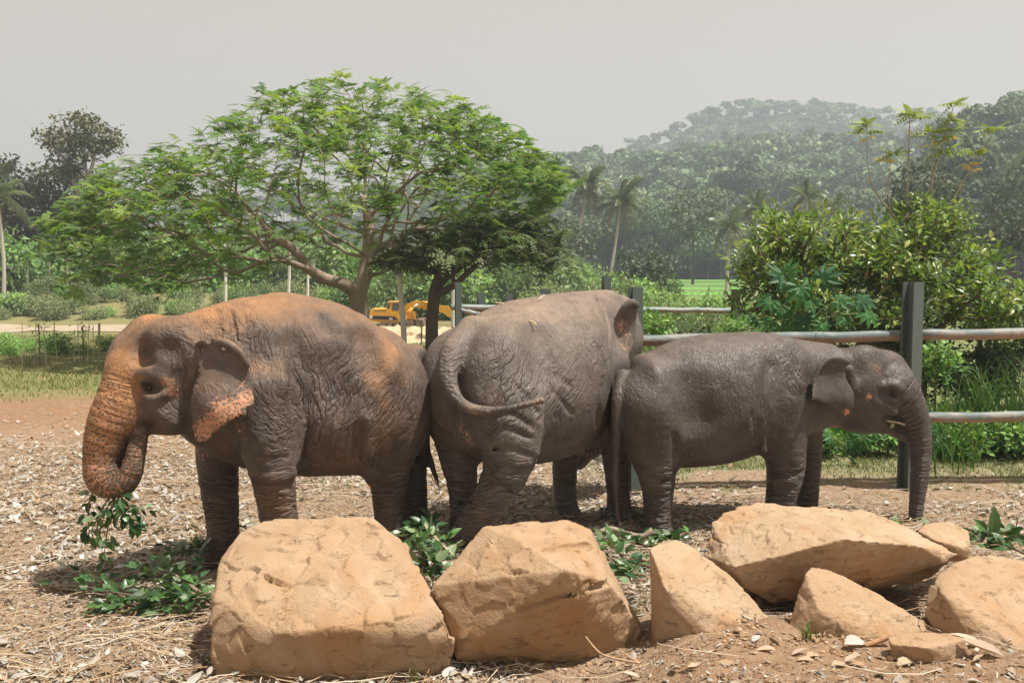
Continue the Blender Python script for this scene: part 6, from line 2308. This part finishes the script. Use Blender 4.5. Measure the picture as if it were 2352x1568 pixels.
KINDS = [(3900, 1, 4.4, 3.6, 10.5, 0.38, (0.102, 0.151, 0.073)), (3900, 2, 5.2, 3.4, 11.5, 0.42, (0.137, 0.190, 0.095)), (3380, 3, 3.6, 4.6, 12.5, 0.35, (0.084, 0.127, 0.065)), (3640, 4, 4.8, 3.0, 9.5, 0.40, (0.181, 0.233, 0.123)), (2860, 5, 3.0, 3.2, 8.0, 0.33, (0.154, 0.237, 0.104)),
         (2340, 6, 2.2, 4.6, 11.5, 0.30, (0.079, 0.116, 0.060))]
FT = []
for kk in KINDS:
    me = forest_tree(*kk).mesh('forest_tree')
    me.materials.append(M_FTREE); me.materials.append(M_FTRUNK)
    FT.append(me)
FT_LOW = [forest_tree(200, k[1] + 40, k[2], k[3], k[4], k[5] * 3.1, k[6], 8) for k in KINDS]
def forest_palm(seed, h, L, nf=16, nl=9):
    rr = np.random.default_rng(seed)
    mb = MB()
    mb.tube([(0, 0, -1), (.2, 0, h * .5), (.5 * rr.normal(), .3, h)], [.2, .16, .13], 5, (.42, .38, .34), mat=1)
    V, Q, C = [], [], []
    for k in range(nf):
        a = k * 2.399
        e = .9 - 1.6 * k / nf
        f = np.array((math.cos(a), math.sin(a)))
        s = np.array((-f[1], f[0]))
        pr = None
        for j in range(nl + 1):
            t = j / nl
            x = L * t * math.cos(e) * (1 - .1 * t)
            z = h + L * (math.sin(e) * t - .55 * t * t)
            w = L * .16 * math.sin(math.pi * (.15 + .8 * t))
            c = np.array((f[0] * x, f[1] * x, z))
            l_, r_ = c + np.array((*(s * w), -w * 1.0)), c - np.array((*(s * w), w * 1.0))
            if pr is not None and j % 1 == 0:
                i = len(V)
                g = .22
                p0, pl, prr = pr
                V += [p0, p0 + (c - p0) * (1 - g), pl + (l_ - pl) * (.8 - g), pl, prr, prr + (r_ - prr) * (.8 - g)]
                Q += [(i, i + 1, i + 2, i + 3), (i, i + 4, i + 5, i + 1)]
                C += [np.array((.15, .165, .105)) * rr.uniform(.7, 1.25)] * 6
            pr = (c, l_, r_)
    mb.add(np.array(V), [np.array(Q)], np.array(C))
    return mb
FPm = [forest_palm(s, h, 3.4) for s, h in ((1, 12), (2, 10), (3, 14))]
FP = []
for mb in FPm:
    me = mb.mesh('forest_palm')
    me.materials.append(M_FTREE); me.materials.append(M_PALMT)
    FP.append(me)

def ridge_points(r, n, px0, px1, dmin, dmax, jit=1.0):
    d = np.sqrt(RNG.uniform(dmin ** 2, dmax ** 2, n * 3))
    px = RNG.uniform(px0, px1, n * 3)
    X = (px - 1176) / F * d
    keep, cell = [], set()
    for i in range(len(d)):
        c = (round(X[i] / 4.6), round(d[i] / 5.2))
        if c in cell:
            continue
        cell.add(c)
        keep.append(i)
        if len(keep) >= n:
            break
    X, d = X[keep], d[keep]
    return np.stack([X, d, r.z(X, d)], -1)
pts = [(RA, ridge_points(RA, 90, 1230, 1760, 188, 210)), (RA, ridge_points(RA, 760, 1180, 2420, 200, 445)), (RA, ridge_points(RA, 170, -60, 1180, 330, 450)), (RB, ridge_points(RB, 420, 1440, 2200, 610, 755)), (RC, ridge_points(RC, 190, 2110, 2480, 122, 245))]
allp = np.concatenate([p for _, p in pts])
sky_d = np.concatenate([np.full(len(p), r.d1) for r, p in pts])
which = np.concatenate([np.full(len(p), k) for k, (_, p) in enumerate(pts)])
palm = (RNG.random(len(allp)) < np.where(allp[:, 1] < 300, .15, .04)) & (which != 3)
ppx = allp[:, 0] / allp[:, 1] * F + 1176
vis = (ppx > 1225) & (ppx < 2400)
order = np.argsort(np.where(vis, allp[:, 1], 1e5))
n_tree, n_palm, far = 0, 0, []
G1, G2 = 'broadleaf trees of the forested hills', 'coconut palms of the forested hills'
for i in order:
    p = allp[i]
    if palm[i]:
        if n_palm < 150:
            o = bpy.data.objects.new('forest_palm', FP[RNG.integers(3)])
            tag(o, 'hazy coconut palm among the trees of the forested hillside', 'palm tree', G2)
            n_palm += 1
        else:
            far.append(i); continue
    else:
        if n_tree < 290:
            o = bpy.data.objects.new('forest_tree', FT[RNG.choice(6, p=[.24, .2, .16, .16, .12, .12])])
            tag(o, 'hazy broadleaf tree of the forested hillside', 'tree', G1)
            n_tree += 1
        else:
            far.append(i); continue
    SC.collection.objects.link(o)
    s = RNG.uniform(.75, 1.05) if palm[i] else RNG.uniform(.65, 1.45)
    o.location = p
    o.rotation_euler = (0, 0, RNG.uniform(0, 6.28))
    o.scale = (s, s, s * RNG.uniform(.9, 1.15))
mb = MB()
for i in far:
    src = FPm[RNG.integers(3)] if palm[i] else FT_LOW[RNG.choice(6, p=[.24, .22, .16, .18, .12, .08])]
    s = RNG.uniform(.75, 1.25)
    a = RNG.uniform(0, 6.28)
    c, sn = math.cos(a) * s, math.sin(a) * s
    M = np.array(((c, -sn, 0), (sn, c, 0), (0, 0, s)))
    tint = RNG.uniform(.7, 1.3)
    off = 0
    for V, C in zip(src.V, src.C):
        pass
    V = np.concatenate(src.V) @ M.T + allp[i]
    C = np.concatenate(src.C) * tint
    mb.V.append(V); mb.C.append(C)
    for f, m in zip(src.F, src.M):
        mb.F.append(f + mb.n); mb.M.append(m)
    mb.n += len(V)
tag(mb.build('forest', [M_FTREE, M_FTRUNK]), 'mass of hazy trees covering the upper slopes and far summit', kind='stuff')

# paddy field: stepped strips with low earth banks
M_PADDY = soil_plain('rice_shoots', (.10, .30, .045), (.17, .40, .08), 1.3, .1)
M_BUND = soil_plain('grassy_bank', (.17, .27, .08), (.25, .32, .13), 1.0)
pad = bpy.data.objects.new('paddy_field', None)
SC.collection.objects.link(pad)
tag(pad, 'stepped bright green rice field in the valley', kind='structure')
zz = -1.35
edges = [95, 112, 126, 142, 160, 182]
for k in range(5):
    d0, d1 = edges[k], edges[k + 1]
    zz += .28
    mb = MB()
    xa, xb = (1330 - 1176) / F, (1800 - 1176) / F
    px = np.linspace(0, 1, 30)
    f0 = np.stack([d0 * (xa + (xb - xa) * px), d0 + .8 * np.sin(px * 9 + k), np.full(30, zz)], -1)
    f1 = np.stack([d1 * (xa + (xb - xa) * px), d1 + .8 * np.sin(px * 9 + k + 1) + .3, np.full(30, zz)], -1)
    i = np.arange(29)
    mb.add(np.concatenate([f0, f1]), [np.stack([i, i + 1, i + 31, i + 30], -1)])
    mb.build('terrace', M_PADDY, pad)
    mb = MB()
    lo = f0.copy(); lo[:, 2] -= .5; lo[:, 1] -= .35
    hi = f0.copy(); hi[:, 2] += .14
    hb = f0.copy(); hb[:, 1] += .45; hb[:, 2] += .14
    hc = f0.copy(); hc[:, 1] += .5; hc[:, 2] -= .02
    mb.add(np.concatenate([lo, hi, hb, hc]), [np.concatenate([np.stack([i + 30 * r, i + 1 + 30 * r, i + 31 + 30 * r, i + 30 + 30 * r], -1) for r in range(3)])])
    mb.build('bank', M_BUND, pad)

# ------------------------------------------------------------------ dirt track and mounds
M_TRACK = soil_plain('dirt_track', (.33, .26, .18), (.46, .37, .28), .8)
n = 40
px = np.linspace(-500, 900, n)
rows = []
for y0, bump in ((738, 0), (748, .0), (762, -.05), (779, -.02)):
    d = {738: 60.0, 748: 57.5, 762: 54.0, 779: 52.0}[y0] + .6 * np.sin(px * .011 + y0) + 1.2 * fbm(np.stack([px * .012, px * 0 + y0, px * 0], -1), 3, 5)
    x = (px - 1176) / F * d
    rows.append(np.stack([x, d, ground_h(x, d) + .03 + bump * .2], -1))
i = np.arange(n - 1)
mb = MB()
mb.add(np.concatenate(rows), [np.concatenate([np.stack([i + 1 + n * r, i + n * r, i + n + n * r, i + n + 1 + n * r], -1) for r in range(3)])])
tag(mb.build('dirt_road', M_TRACK), 'pale dirt track crossing the field on the left', kind='structure')

M_MOUND = soil_plain('dug_earth', (.50, .34, .20), (.66, .49, .33), 1.6, .15)
def mound(label, px, py, d, rx, ry, top, seed):
    c = at(px, py, d); c[2] = gh(c[0], d) - .1
    n = 70
    u, v = np.meshgrid(np.linspace(-1, 1, n), np.linspace(-1, 1, n))
    r = np.sqrt(u * u + v * v)
    P = np.stack([u.ravel() * rx, v.ravel() * ry, np.zeros(n * n)], -1)
    f = 1 - sstep(.1, 1.0, r.ravel() + .2 * fbm(P * .9, 2, seed))
    z = f * top * (1 + .4 * fbm(P * .8, 4, seed)) + f * .16 * fbm(P * 4, 3, seed + 3)
    P[:, 2] = z
    i = np.arange(n - 1)[:, None] * n + np.arange(n - 1)[None]
    o = link('earth_mound', new_mesh('earth_mound', P, [np.stack([i, i + 1, i + n + 1, i + n], -1).reshape(-1, 4)], smooth=True), M_MOUND)
    o.location = c
    tag(o, label, 'earth mound')
mound('heap of light orange dug earth in front of the yellow digger', 935, 790, 42, 3.6, 5, .5, 3)
mound('low bank of dug earth left of the umbrella tree trunk', 760, 735, 48, 2.6, 3.5, 1.1, 9)
mound('flat spread of dug earth right of the small dark tree trunk', 1040, 780, 44, 2.4, 5, .5, 14)
boulder([(962, 860, 16.2), (975, 800, 16.6), (1000, 785, 16.8), (1020, 800, 16.8), (1040, 850, 16.4), (1045, 905, 16), (960, 905, 16), (1000, 840, 17.2), (1030, 890, 17.4), (970, 890, 17.3)],
        'pale rounded boulder glimpsed between the brown and the middle elephant', 301, .03, .12, .03)
boulder([(905, 840, 17.5), (930, 812, 17.8), (965, 815, 18), (985, 850, 17.7), (985, 900, 17.4), (905, 900, 17.4), (945, 850, 18.6)],
        'farther small pale boulder behind the hip of the brown elephant', 311, .03, .12, .03)

# ------------------------------------------------------------------ shrubs of the middle distance
M_SHRUB = leaf_material('shrub_leaf', rough=.5, trans=.25, spec=.25, vary=.4)
def shrub_mesh(seed, pal, rx=1.6, rz=1.2, n=1500, size=.26):
    rr = np.random.default_rng(seed)
    nl = 8
    c = rr.normal(size=(nl, 3)); c /= np.linalg.norm(c, axis=1)[:, None]
    c = c * np.array((rx * .6, rx * .5, rz * .45)) + np.array((0, 0, rz * .75))
    r = rr.uniform(.35, .55, nl) * rx
    k = rr.integers(nl, size=n)
    v = rr.normal(size=(n, 3)); v /= np.linalg.norm(v, axis=1)[:, None]
    pos = c[k] + v * (r[k] * rr.uniform(.5, 1.1, n))[:, None]
    pos[:, 2] = np.abs(pos[:, 2])
    R = frames(v + rr.normal(size=(n, 3)) * .7, v * .4 + np.array((0, -.2, .8)) + rr.normal(size=(n, 3)) * .4)
    col = np.array(pal)[rr.integers(len(pal), size=nl)][k] * rr.uniform(.65, 1.3, (n, 1))
    mb = MB()
    mb.add(*scatter(LEAF6, pos, R, size * rr.uniform(.6, 1.3, n), col))
    for q in range(5):
        e = c[q]
        mb.tube([(e[0] * .1, e[1] * .1, 0), e * .6, e], [.05, .035, .012], 4, (.2, .16, .12), cap=False)
    me = mb.mesh('shrub')
    me.materials.append(M_SHRUB)
    return me
BRIGHT = [(.23, .40, .11), (.18, .33, .09), (.30, .44, .16)]
DULL = [(.13, .20, .07), (.105, .165, .06), (.18, .25, .10)]
PALE = [(.23, .29, .14), (.27, .30, .17), (.18, .25, .11)]
SH = {'b': [shrub_mesh(s, BRIGHT) for s in (1, 2, 3)], 'd': [shrub_mesh(s, DULL) for s in (4, 5, 6)], 'p': [shrub_mesh(s, PALE, size=.22) for s in (7, 8)]}
def shrub(px, py, d, s, kind, label, group):
    x = (px - 1176) / F * d
    o = bpy.data.objects.new('shrub', SH[kind][RNG.integers(len(SH[kind]))])
    SC.collection.objects.link(o)
    o.location = (x, d, gh(x, d) if py is None else at(px, py, d)[2])
    o.scale = (s, s, s * RNG.uniform(.8, 1.15))
    o.rotation_euler = (0, 0, RNG.uniform(0, 6.28))
    tag(o, label, 'shrub', group)
for k in range(46):                      # behind the digger and under the umbrella tree
    px = RNG.uniform(540, 1330); d = RNG.uniform(66, 100)
    shrub(px, None, d, RNG.uniform(1.3, 2.6), 'bbdd'[k % 4], 'green shrub in the belt behind the yellow digger', 'shrubs behind the digger')
for k in range(34):                      # left edge under the dark trees
    px = RNG.uniform(-60, 560); d = RNG.uniform(76, 96)
    shrub(px, None, d, RNG.uniform(1.5, 2.7), 'bdbd'[k % 4], 'green shrub in the belt under the dark trees on the left', 'shrubs under the left trees')
for k in range(70):                      # beyond the dirt track
    px = RNG.uniform(-40, 740); d = RNG.uniform(62, 74)
    shrub(px, None, d, RNG.uniform(.4, .85), 'ppbp'[k % 4], 'pale green weedy shrub beyond the dirt track', 'weedy shrubs beyond the dirt track')
for k in range(16):                      # low creeper mounds before the track
    px = RNG.choice([RNG.uniform(40, 270), RNG.uniform(-40, 60)]); d = RNG.uniform(30, 36)
    shrub(px, None, d, RNG.uniform(.18, .32), 'b', 'low green weed clump in the field before the dirt track', 'weed clumps in the field')
for k in range(62):                      # valley bottom right of the middle elephant
    px = RNG.uniform(1240, 1720); d = RNG.uniform(48, 88) if k % 3 else RNG.uniform(30, 44)
    if 1520 < px and d > 45:
        d = RNG.uniform(26, 36)
        shrub(px, None, d, RNG.uniform(.35, .6), 'p', 'pale shrub in the rough ground before the rice field', 'shrubs before the rice field')
        continue
    shrub(px, None, d, RNG.uniform(.7, 1.5) * d / 60, 'pbdp'[k % 4], 'shrub in the valley below the two tall palms', 'shrubs below the tall palms')
for k in range(24):                      # dense dark edge of the wood behind the rice field
    px = RNG.uniform(1480, 2000); d = RNG.uniform(186, 200)
    shrub(px, None, d, RNG.uniform(2, 3.6), 'd', 'dark shrub at the forest edge behind the rice field', 'shrubs at the forest edge')
for px, py, d, rx, ry, n, lab in ((2130, 440, 78, 80, 75, 130, 'round dark tree behind the bare whips'), (2320, 520, 70, 80, 90, 120, 'dark tree at the right edge beyond the glossy bush'), (2230, 560, 74, 70, 90, 100, 'dark tree beyond the right shoulder of the glossy bush'),
                                  (1590, 500, 150, 70, 60, 70, 'dark feathery tree behind the rice field'), (1290, 560, 100, 60, 50, 60, 'grey green tree left of the tall palms'), (1480, 610, 75, 60, 40, 60, 'low spreading tree right of the tall palms')):
    g = at(px, 690, d); g[2] = gh(g[0], d) - .2
    top = at(px, py + ry * .3, d)
    lines = [[g, g + (top - g) * .5 + np.array((.2, 0, 0)), top]]
    leafy_tree('dark_round_tree' if 'dark' in lab else 'green_tree', lab, lines, lobe_tips([(px, py, d, rx, ry, rx * d / F), (px - rx * .4, py + ry * .4, d, rx * .7, ry * .6, rx * d / F * .7), (px + rx * .4, py + ry * .3, d - 1, rx * .7, ry * .7, rx * d / F * .7)], n, .5),
               15, .0105 * d + .25, .0052 * d, [(.06, .09, .038), (.085, .115, .05), (.13, .15, .07)], [.5, .35, .15], LEAFW, M_BARK_D, M_LEAF, r0=.02, rootr={0: .25, 1: .2}, step=.9)
# ------------------------------------------------------------------ yellow digger
M_YEL = col_material('digger_paint', .45, .45, 3, .12)
M_RUB = col_material('digger_dark', .8, .2, 8, .2)
M_GLASS = NT('cab_glass').finish((.05, .06, .06), .08, None, .6)
ED = 60.0
EO = at(960, 745, ED)
EO[2] = gh(EO[0], ED)
ESC = 0.00336
def ep(cx, cy):
    """crop pixel of the machine -> local x, z"""
    return ((803.9 + cx * .1282) - 960) * ED / F, (745 - (602.9 + cy * .1282)) * ED / F
def prism(mb, poly, y0, y1, col, mat=0):
    p = np.array([ep(*q) for q in poly])
    n = len(p)
    V = np.concatenate([np.c_[p[:, 0], np.full(n, y0), p[:, 1]], np.c_[p[:, 0], np.full(n, y1), p[:, 1]]])
    bm = bmesh.new()
    a = [bm.verts.new(v) for v in V]
    f1 = bm.faces.new(a[:n]); f2 = bm.faces.new(a[n:][::-1])
    for i in range(n):
        bm.faces.new((a[i], a[i + n], a[(i + 1) % n + n], a[(i + 1) % n]))
    bmesh.ops.recalc_face_normals(bm, faces=bm.faces)
    bmesh.ops.triangulate(bm, faces=bm.faces)
    bm.verts.index_update()
    mb.add(np.array([v.co[:] for v in bm.verts]), [np.array([[v.index for v in f.verts] for f in bm.faces])], col, mat)
    bm.free()
YEL, DRK, ORG = (.62, .33, .03), (.03, .03, .032), (.55, .25, .03)
dg = thing('digger', 'yellow tracked digger with a dark side stripe parked behind the earth heap', 'digger', tuple(EO))
def epart(name, items, mat, parent=None):
    mb = MB()
    for poly, y0, y1, c in items:
        prism(mb, poly, y0, y1, c)
    return mb.build(name, mat, parent or dg)
body = epart('body', [([(400, 985), (405, 850), (425, 815), (720, 808), (780, 850), (905, 850), (915, 930), (1030, 935), (1040, 1000), (1030, 1032), (560, 1040), (410, 1010)], -1.25, 1.25, YEL)], M_YEL)
epart('stripe', [([(412, 912), (455, 925), (740, 930), (830, 935), (880, 965), (910, 995), (410, 985)], -1.275, -1.25, DRK)], M_RUB)
epart('plate', [([(412, 915), (458, 922), (452, 978), (412, 970)], -1.285, -1.276, (.7, .7, .68))], M_YEL)
lt_ = MB()
# CAT in block strokes
for poly in ([(752, 958), (772, 958), (772, 966), (760, 966), (760, 986), (772, 986), (772, 994), (752, 994)],
             [(775, 994), (781, 958), (786, 958), (793, 994), (787, 994), (785, 984), (782, 984), (780, 994)],
             [(790, 958), (810, 958), (810, 966), (804, 966), (804, 994), (797, 994), (797, 966), (790, 966)]):
    prism(lt_, poly, -1.29, -1.276, (.8, .8, .78))
lt_.build('lettering', M_YEL, dg)
epart('engine_grille', [([(480 + 55 * k, 822), (500 + 55 * k, 822), (530 + 55 * k, 846), (510 + 55 * k, 846)], -1.262, -1.25, DRK) for k in range(4)], M_RUB)
cab = epart('cab', [([(690, 810), (715, 685), (960, 680), (985, 740), (960, 850), (780, 850), (720, 812)], -1.15, -.05, YEL)], M_YEL)
epart('window', [([(705, 795), (722, 705), (758, 700), (745, 808)], -1.17, -1.15, DRK)], M_GLASS, cab)
epart('window', [([(795, 838), (805, 710), (925, 708), (930, 745), (905, 838)], -1.17, -1.15, DRK)], M_GLASS, cab)
epart('roof', [([(710, 690), (722, 676), (955, 672), (968, 690)], -1.2, 0, (.68, .40, .08))], M_YEL, cab)
epart('boom', [([(880, 905), (900, 850), (1000, 745), (1150, 672), (1250, 690), (1440, 725), (1425, 850), (1210, 795), (1110, 815), (960, 890)], .1, .55, YEL)], M_YEL)
epart('stick', [([(1400, 735), (1440, 725), (1600, 760), (1760, 772), (1800, 830), (1890, 868), (1960, 960), (1940, 1040), (1885, 1025), (1740, 955), (1690, 905), (1560, 870), (1420, 840)], .16, .50, YEL)], M_YEL)
mb = MB()
for a, b, r in (((975, 945), (1120, 810), .11), ((1120, 810), (1212, 735), .06), ((1290, 700), (1420, 715), .10)):
    p, q = ep(*a), ep(*b)
    mb.tube([(p[0], -.02, p[1]), (q[0], -.02, q[1])], r, 10, YEL if r > .07 else (.7, .7, .7))
mb.build('hydraulic_cylinder', M_YEL, dg, smooth=True)
epart('front_frame', [([(1000, 1000), (1050, 900), (1085, 870), (1165, 870), (1180, 1000)], -.5, .6, ORG)], M_YEL)
def track(y0, y1):
    mb = MB()
    prism(mb, [(520, 1090), (600, 1042), (1120, 1030), (1180, 1060), (1215, 1110), (1160, 1150), (640, 1150), (560, 1130)], y0, y1, DRK)
    for k in range(15):
        prism(mb, [(600 + 38 * k, 1048 - k * .8), (620 + 38 * k, 1047 - k * .8), (620 + 38 * k, 1030 - k * .8), (600 + 38 * k, 1031 - k * .8)], y0, y1, (.25, .17, .11))
    t = mb.build('track', M_RUB, dg)
    m2 = MB()
    for k in range(5):
        p = ep(650 + 115 * k, 1095)
        a = np.linspace(0, 2 * math.pi, 13)
        m2.tube([(p[0], y0 - .03, p[1]), (p[0], y0 + .05, p[1])], .26, 12, (.22, .15, .10))
    m2.build('rollers', M_RUB, t)
track(-1.45, -.85)
track(.85, 1.45)
epart('dozer_blade', [([(1210, 1000), (1250, 985), (1330, 1000), (1370, 1120), (1290, 1115), (1230, 1090)], -1.3, 1.3, (.2, .14, .10))], M_RUB)

# ------------------------------------------------------------------ stakes, sapling guards, small sheds
M_WOOD = col_material('weathered_wood', .9, .1, 20, .3)
def guard(label, px, py, d, h, w):
    g = at(px, py, d); g[2] = gh(g[0], d)
    t = thing('sapling_guard', label, 'sapling guard', tuple(g))
    for sx, sy in ((-1, -1), (1, -1), (1, 1), (-1, 1)):
        mb = MB()
        mb.tube([(sx * w, sy * w, -.1), (sx * w + RNG.normal(0, .04), sy * w, h * RNG.uniform(.85, 1.1))], .010, 5, (.55, .49, .41))
        mb.build('stake', M_WOOD, t)
    for z in (.35, .7):
        for s in (-1, 1):
            mb = MB()
            mb.tube([(-w, s * w, h * z), (w, s * w, h * z + RNG.normal(0, .05))], .007, 4, (.55, .49, .41))
            mb.build('crossbar', M_WOOD, t)
    mb = MB()
    c = np.stack([RNG.normal(0, .10, 60), RNG.normal(0, .10, 60), RNG.uniform(.2, h, 60)], -1)
    leaf_cloud(mb, c, np.tile((0, 0, 1.0), (60, 1)), 3, .12, .08, [(.20, .26, .10), (.28, .29, .15)], LEAF6, 1.0)
    mb.tube([(0, 0, 0), (0, 0, h)], .02, 5, (.25, .2, .15))
    f = mb.build('sapling', M_SHRUB, t)
guard('sapling inside a guard of thin stakes, left one in the field', 92, 842, 26.5, 1.15, .32)
guard('sapling inside a guard of thin stakes, right one in the field', 192, 830, 27.5, 1.0, .18)
def stake(label, px, ytop, ybot, d, r=.03, col=(.36, .30, .24)):
    a, b = at(px, ybot, d), at(px + 2, ytop, d)
    a[2] = min(a[2], gh(a[0], d)) - .1
    mb = MB()
    mb.tube([(0, 0, 0), b - a], r, 6, col)
    o = mb.build('stake', M_WOOD)
    o.location = a
    tag(o, label, 'stake')
stake('thin upright stake in the field between the guards and the brown elephant', 226, 742, 838, 27)
stake('thin stake standing in the dug earth left of the small dark tree', 967, 735, 800, 33, .03)
stake('thin stake touching the small dark tree trunk', 984, 737, 800, 33, .03)
stake('wooden fence stake under the dark trees, leftmost', 62, 598, 655, 76, .06)
stake('wooden fence stake under the dark trees, middle', 112, 600, 655, 76, .06)
stake('wooden fence stake beside the pale trunk of the tallest tree', 152, 600, 655, 76, .06)
def shed(name, label, px, py, d, w, l, h, roofc, wallc, rz, cat):
    g = at(px, py, d); g[2] = gh(g[0], d)
    t = thing(name, label, cat, tuple(g), rz)
    mb = MB()
    mb.box((0, 0, h / 2), (w, l, h), wallc)
    mb.build('wall', M_WOOD, t)
    mb = MB()
    e, rh = .35, w * .22
    V = [(-w / 2 - e, -l / 2 - e, h), (0, -l / 2 - e, h + rh), (w / 2 + e, -l / 2 - e, h), (-w / 2 - e, l / 2 + e, h), (0, l / 2 + e, h + rh), (w / 2 + e, l / 2 + e, h)]
    V2 = [(x, y, z + .08) for x, y, z in V]
    mb.add(np.array(V + V2), [np.array([(6, 7, 10, 9), (7, 8, 11, 10), (1, 0, 3, 4), (2, 1, 4, 5), (0, 6, 9, 3), (8, 2, 5, 11), (0, 1, 7, 6), (1, 2, 8, 7), (4, 3, 9, 10), (5, 4, 10, 11)])], roofc)
    mb.build('roof', M_WOOD, t)
    mb = MB()
    mb.box((0, -l / 2 - .01, h * .42), (w * .25, .05, h * .8), (.05, .045, .04))
    mb.build('door', M_WOOD, t)
shed('hut', 'small dark hut with a lean roof at the left edge under the trees', -5, 655, 78, 2.4, 2.4, 1.7, (.30, .24, .19), (.12, .09, .07), .3, 'hut')
shed('shed', 'low shed with a pale blue roof behind the tallest tree trunk', 125, 660, 90, 5.5, 3.0, 1.3, (.50, .62, .66), (.25, .22, .2), 1.2, 'shed')
shed('house', 'tiny far house with a red tiled roof under the umbrella tree', 600, 672, 95, 1.8, 2.2, 1.0, (.40, .11, .06), (.55, .5, .42), .5, 'house')
mb = MB()
g = at(140, 672, 78)
for _ in range(240):
    p = np.array((RNG.normal(0, 1.5), RNG.normal(0, .5), 0.0))
    p[2] = max(0.02, .75 * math.exp(-(p[0] / 1.6) ** 2)) * RNG.random()
    a = RNG.uniform(0, math.pi); L = RNG.uniform(.3, .9)
    e = np.array((math.cos(a), math.sin(a) * .5, RNG.normal(.1, .35))) * L
    mb.tube([p - e, p + e * .2 + np.array((0, 0, .05)), p + e], [.03, .03, .012], 4, np.array((.27, .21, .17)) * RNG.uniform(.7, 1.4), cap=False)
o = mb.build('brushwood_pile', M_WOOD)
o.location = (g[0], 78, gh(g[0], 78))
tag(o, 'brown brushwood pile in front of the pale tree trunk on the left', 'brushwood pile', kind='stuff')
mb = MB()
p, _ = ray_hit(b3, 2040, 966)
if p is None: p = at(2045, 968, 9.95)
p = p + np.array((0, -.02, 0))
for dx, dz, l in ((.0, 0, .16), (.02, -.01, .13), (-.01, .01, .10)):
    mb.tube([p + np.array((dx - .03, 0, dz)), p + np.array((dx + l * .5, -.03, dz - .005)), p + np.array((dx + l, -.02, dz - .03))], .004, 4, (.62, .52, .36))
V, fs = leaf_template(.10, .05, .1, .2, 2)
R = frames(np.array([(.3, -.2, -1.0)]), np.array([(0, -1, .1)]))[0]
mb.add(V @ R.T + p + np.array((.02, -.03, -.01)), fs, (.30, .38, .24))
o = mb.build('mouthful_of_fodder', M_LITTER)
tag(o, 'straw and a leaf sticking out of the mouth of the young elephant', 'fodder')
# bits of straw lying on the back of the middle elephant
for px, py, a in ((1222, 742, .8), (1198, 682, .2), (1150, 700, .3)):
    p, nn = ray_hit(b2, px, py)
    if p is None: continue
    mb = MB()
    e = np.array((math.cos(a), -.3, -math.sin(a) * .5)) * .05
    mb.tube([-e, (0, 0, .01), e], .006, 4, (.62, .46, .28))
    o = mb.build('straw', M_TWIG)
    o.location = p + nn * .012
    tag(o, 'bit of straw lying on the back of the middle elephant', 'straw', 'bits of straw on the middle elephant')

# ------------------------------------------------------------------ haze
hz = bpy.data.materials.new('air_haze')
hz.use_nodes = True
hn = hz.node_tree.nodes
hn.remove(hn['Principled BSDF'])
pv = hn.new('ShaderNodeVolumePrincipled')
pv.inputs['Color'].default_value = (.81, .91, 1.0, 1)
pv.inputs['Density'].default_value = HAZE_DENSITY
pv.inputs['Anisotropy'].default_value = 0.2
hz.node_tree.links.new(pv.outputs[0], hn['Material Output'].inputs['Volume'])
mb = MB()
zlo, zhi = -14.0, 150.0
mb.box((0, 540, (zlo + zhi) / 2), (2600, 1160, zhi - zlo))
tag(mb.build('haze', hz), 'pale tropical haze in the air', kind='stuff')
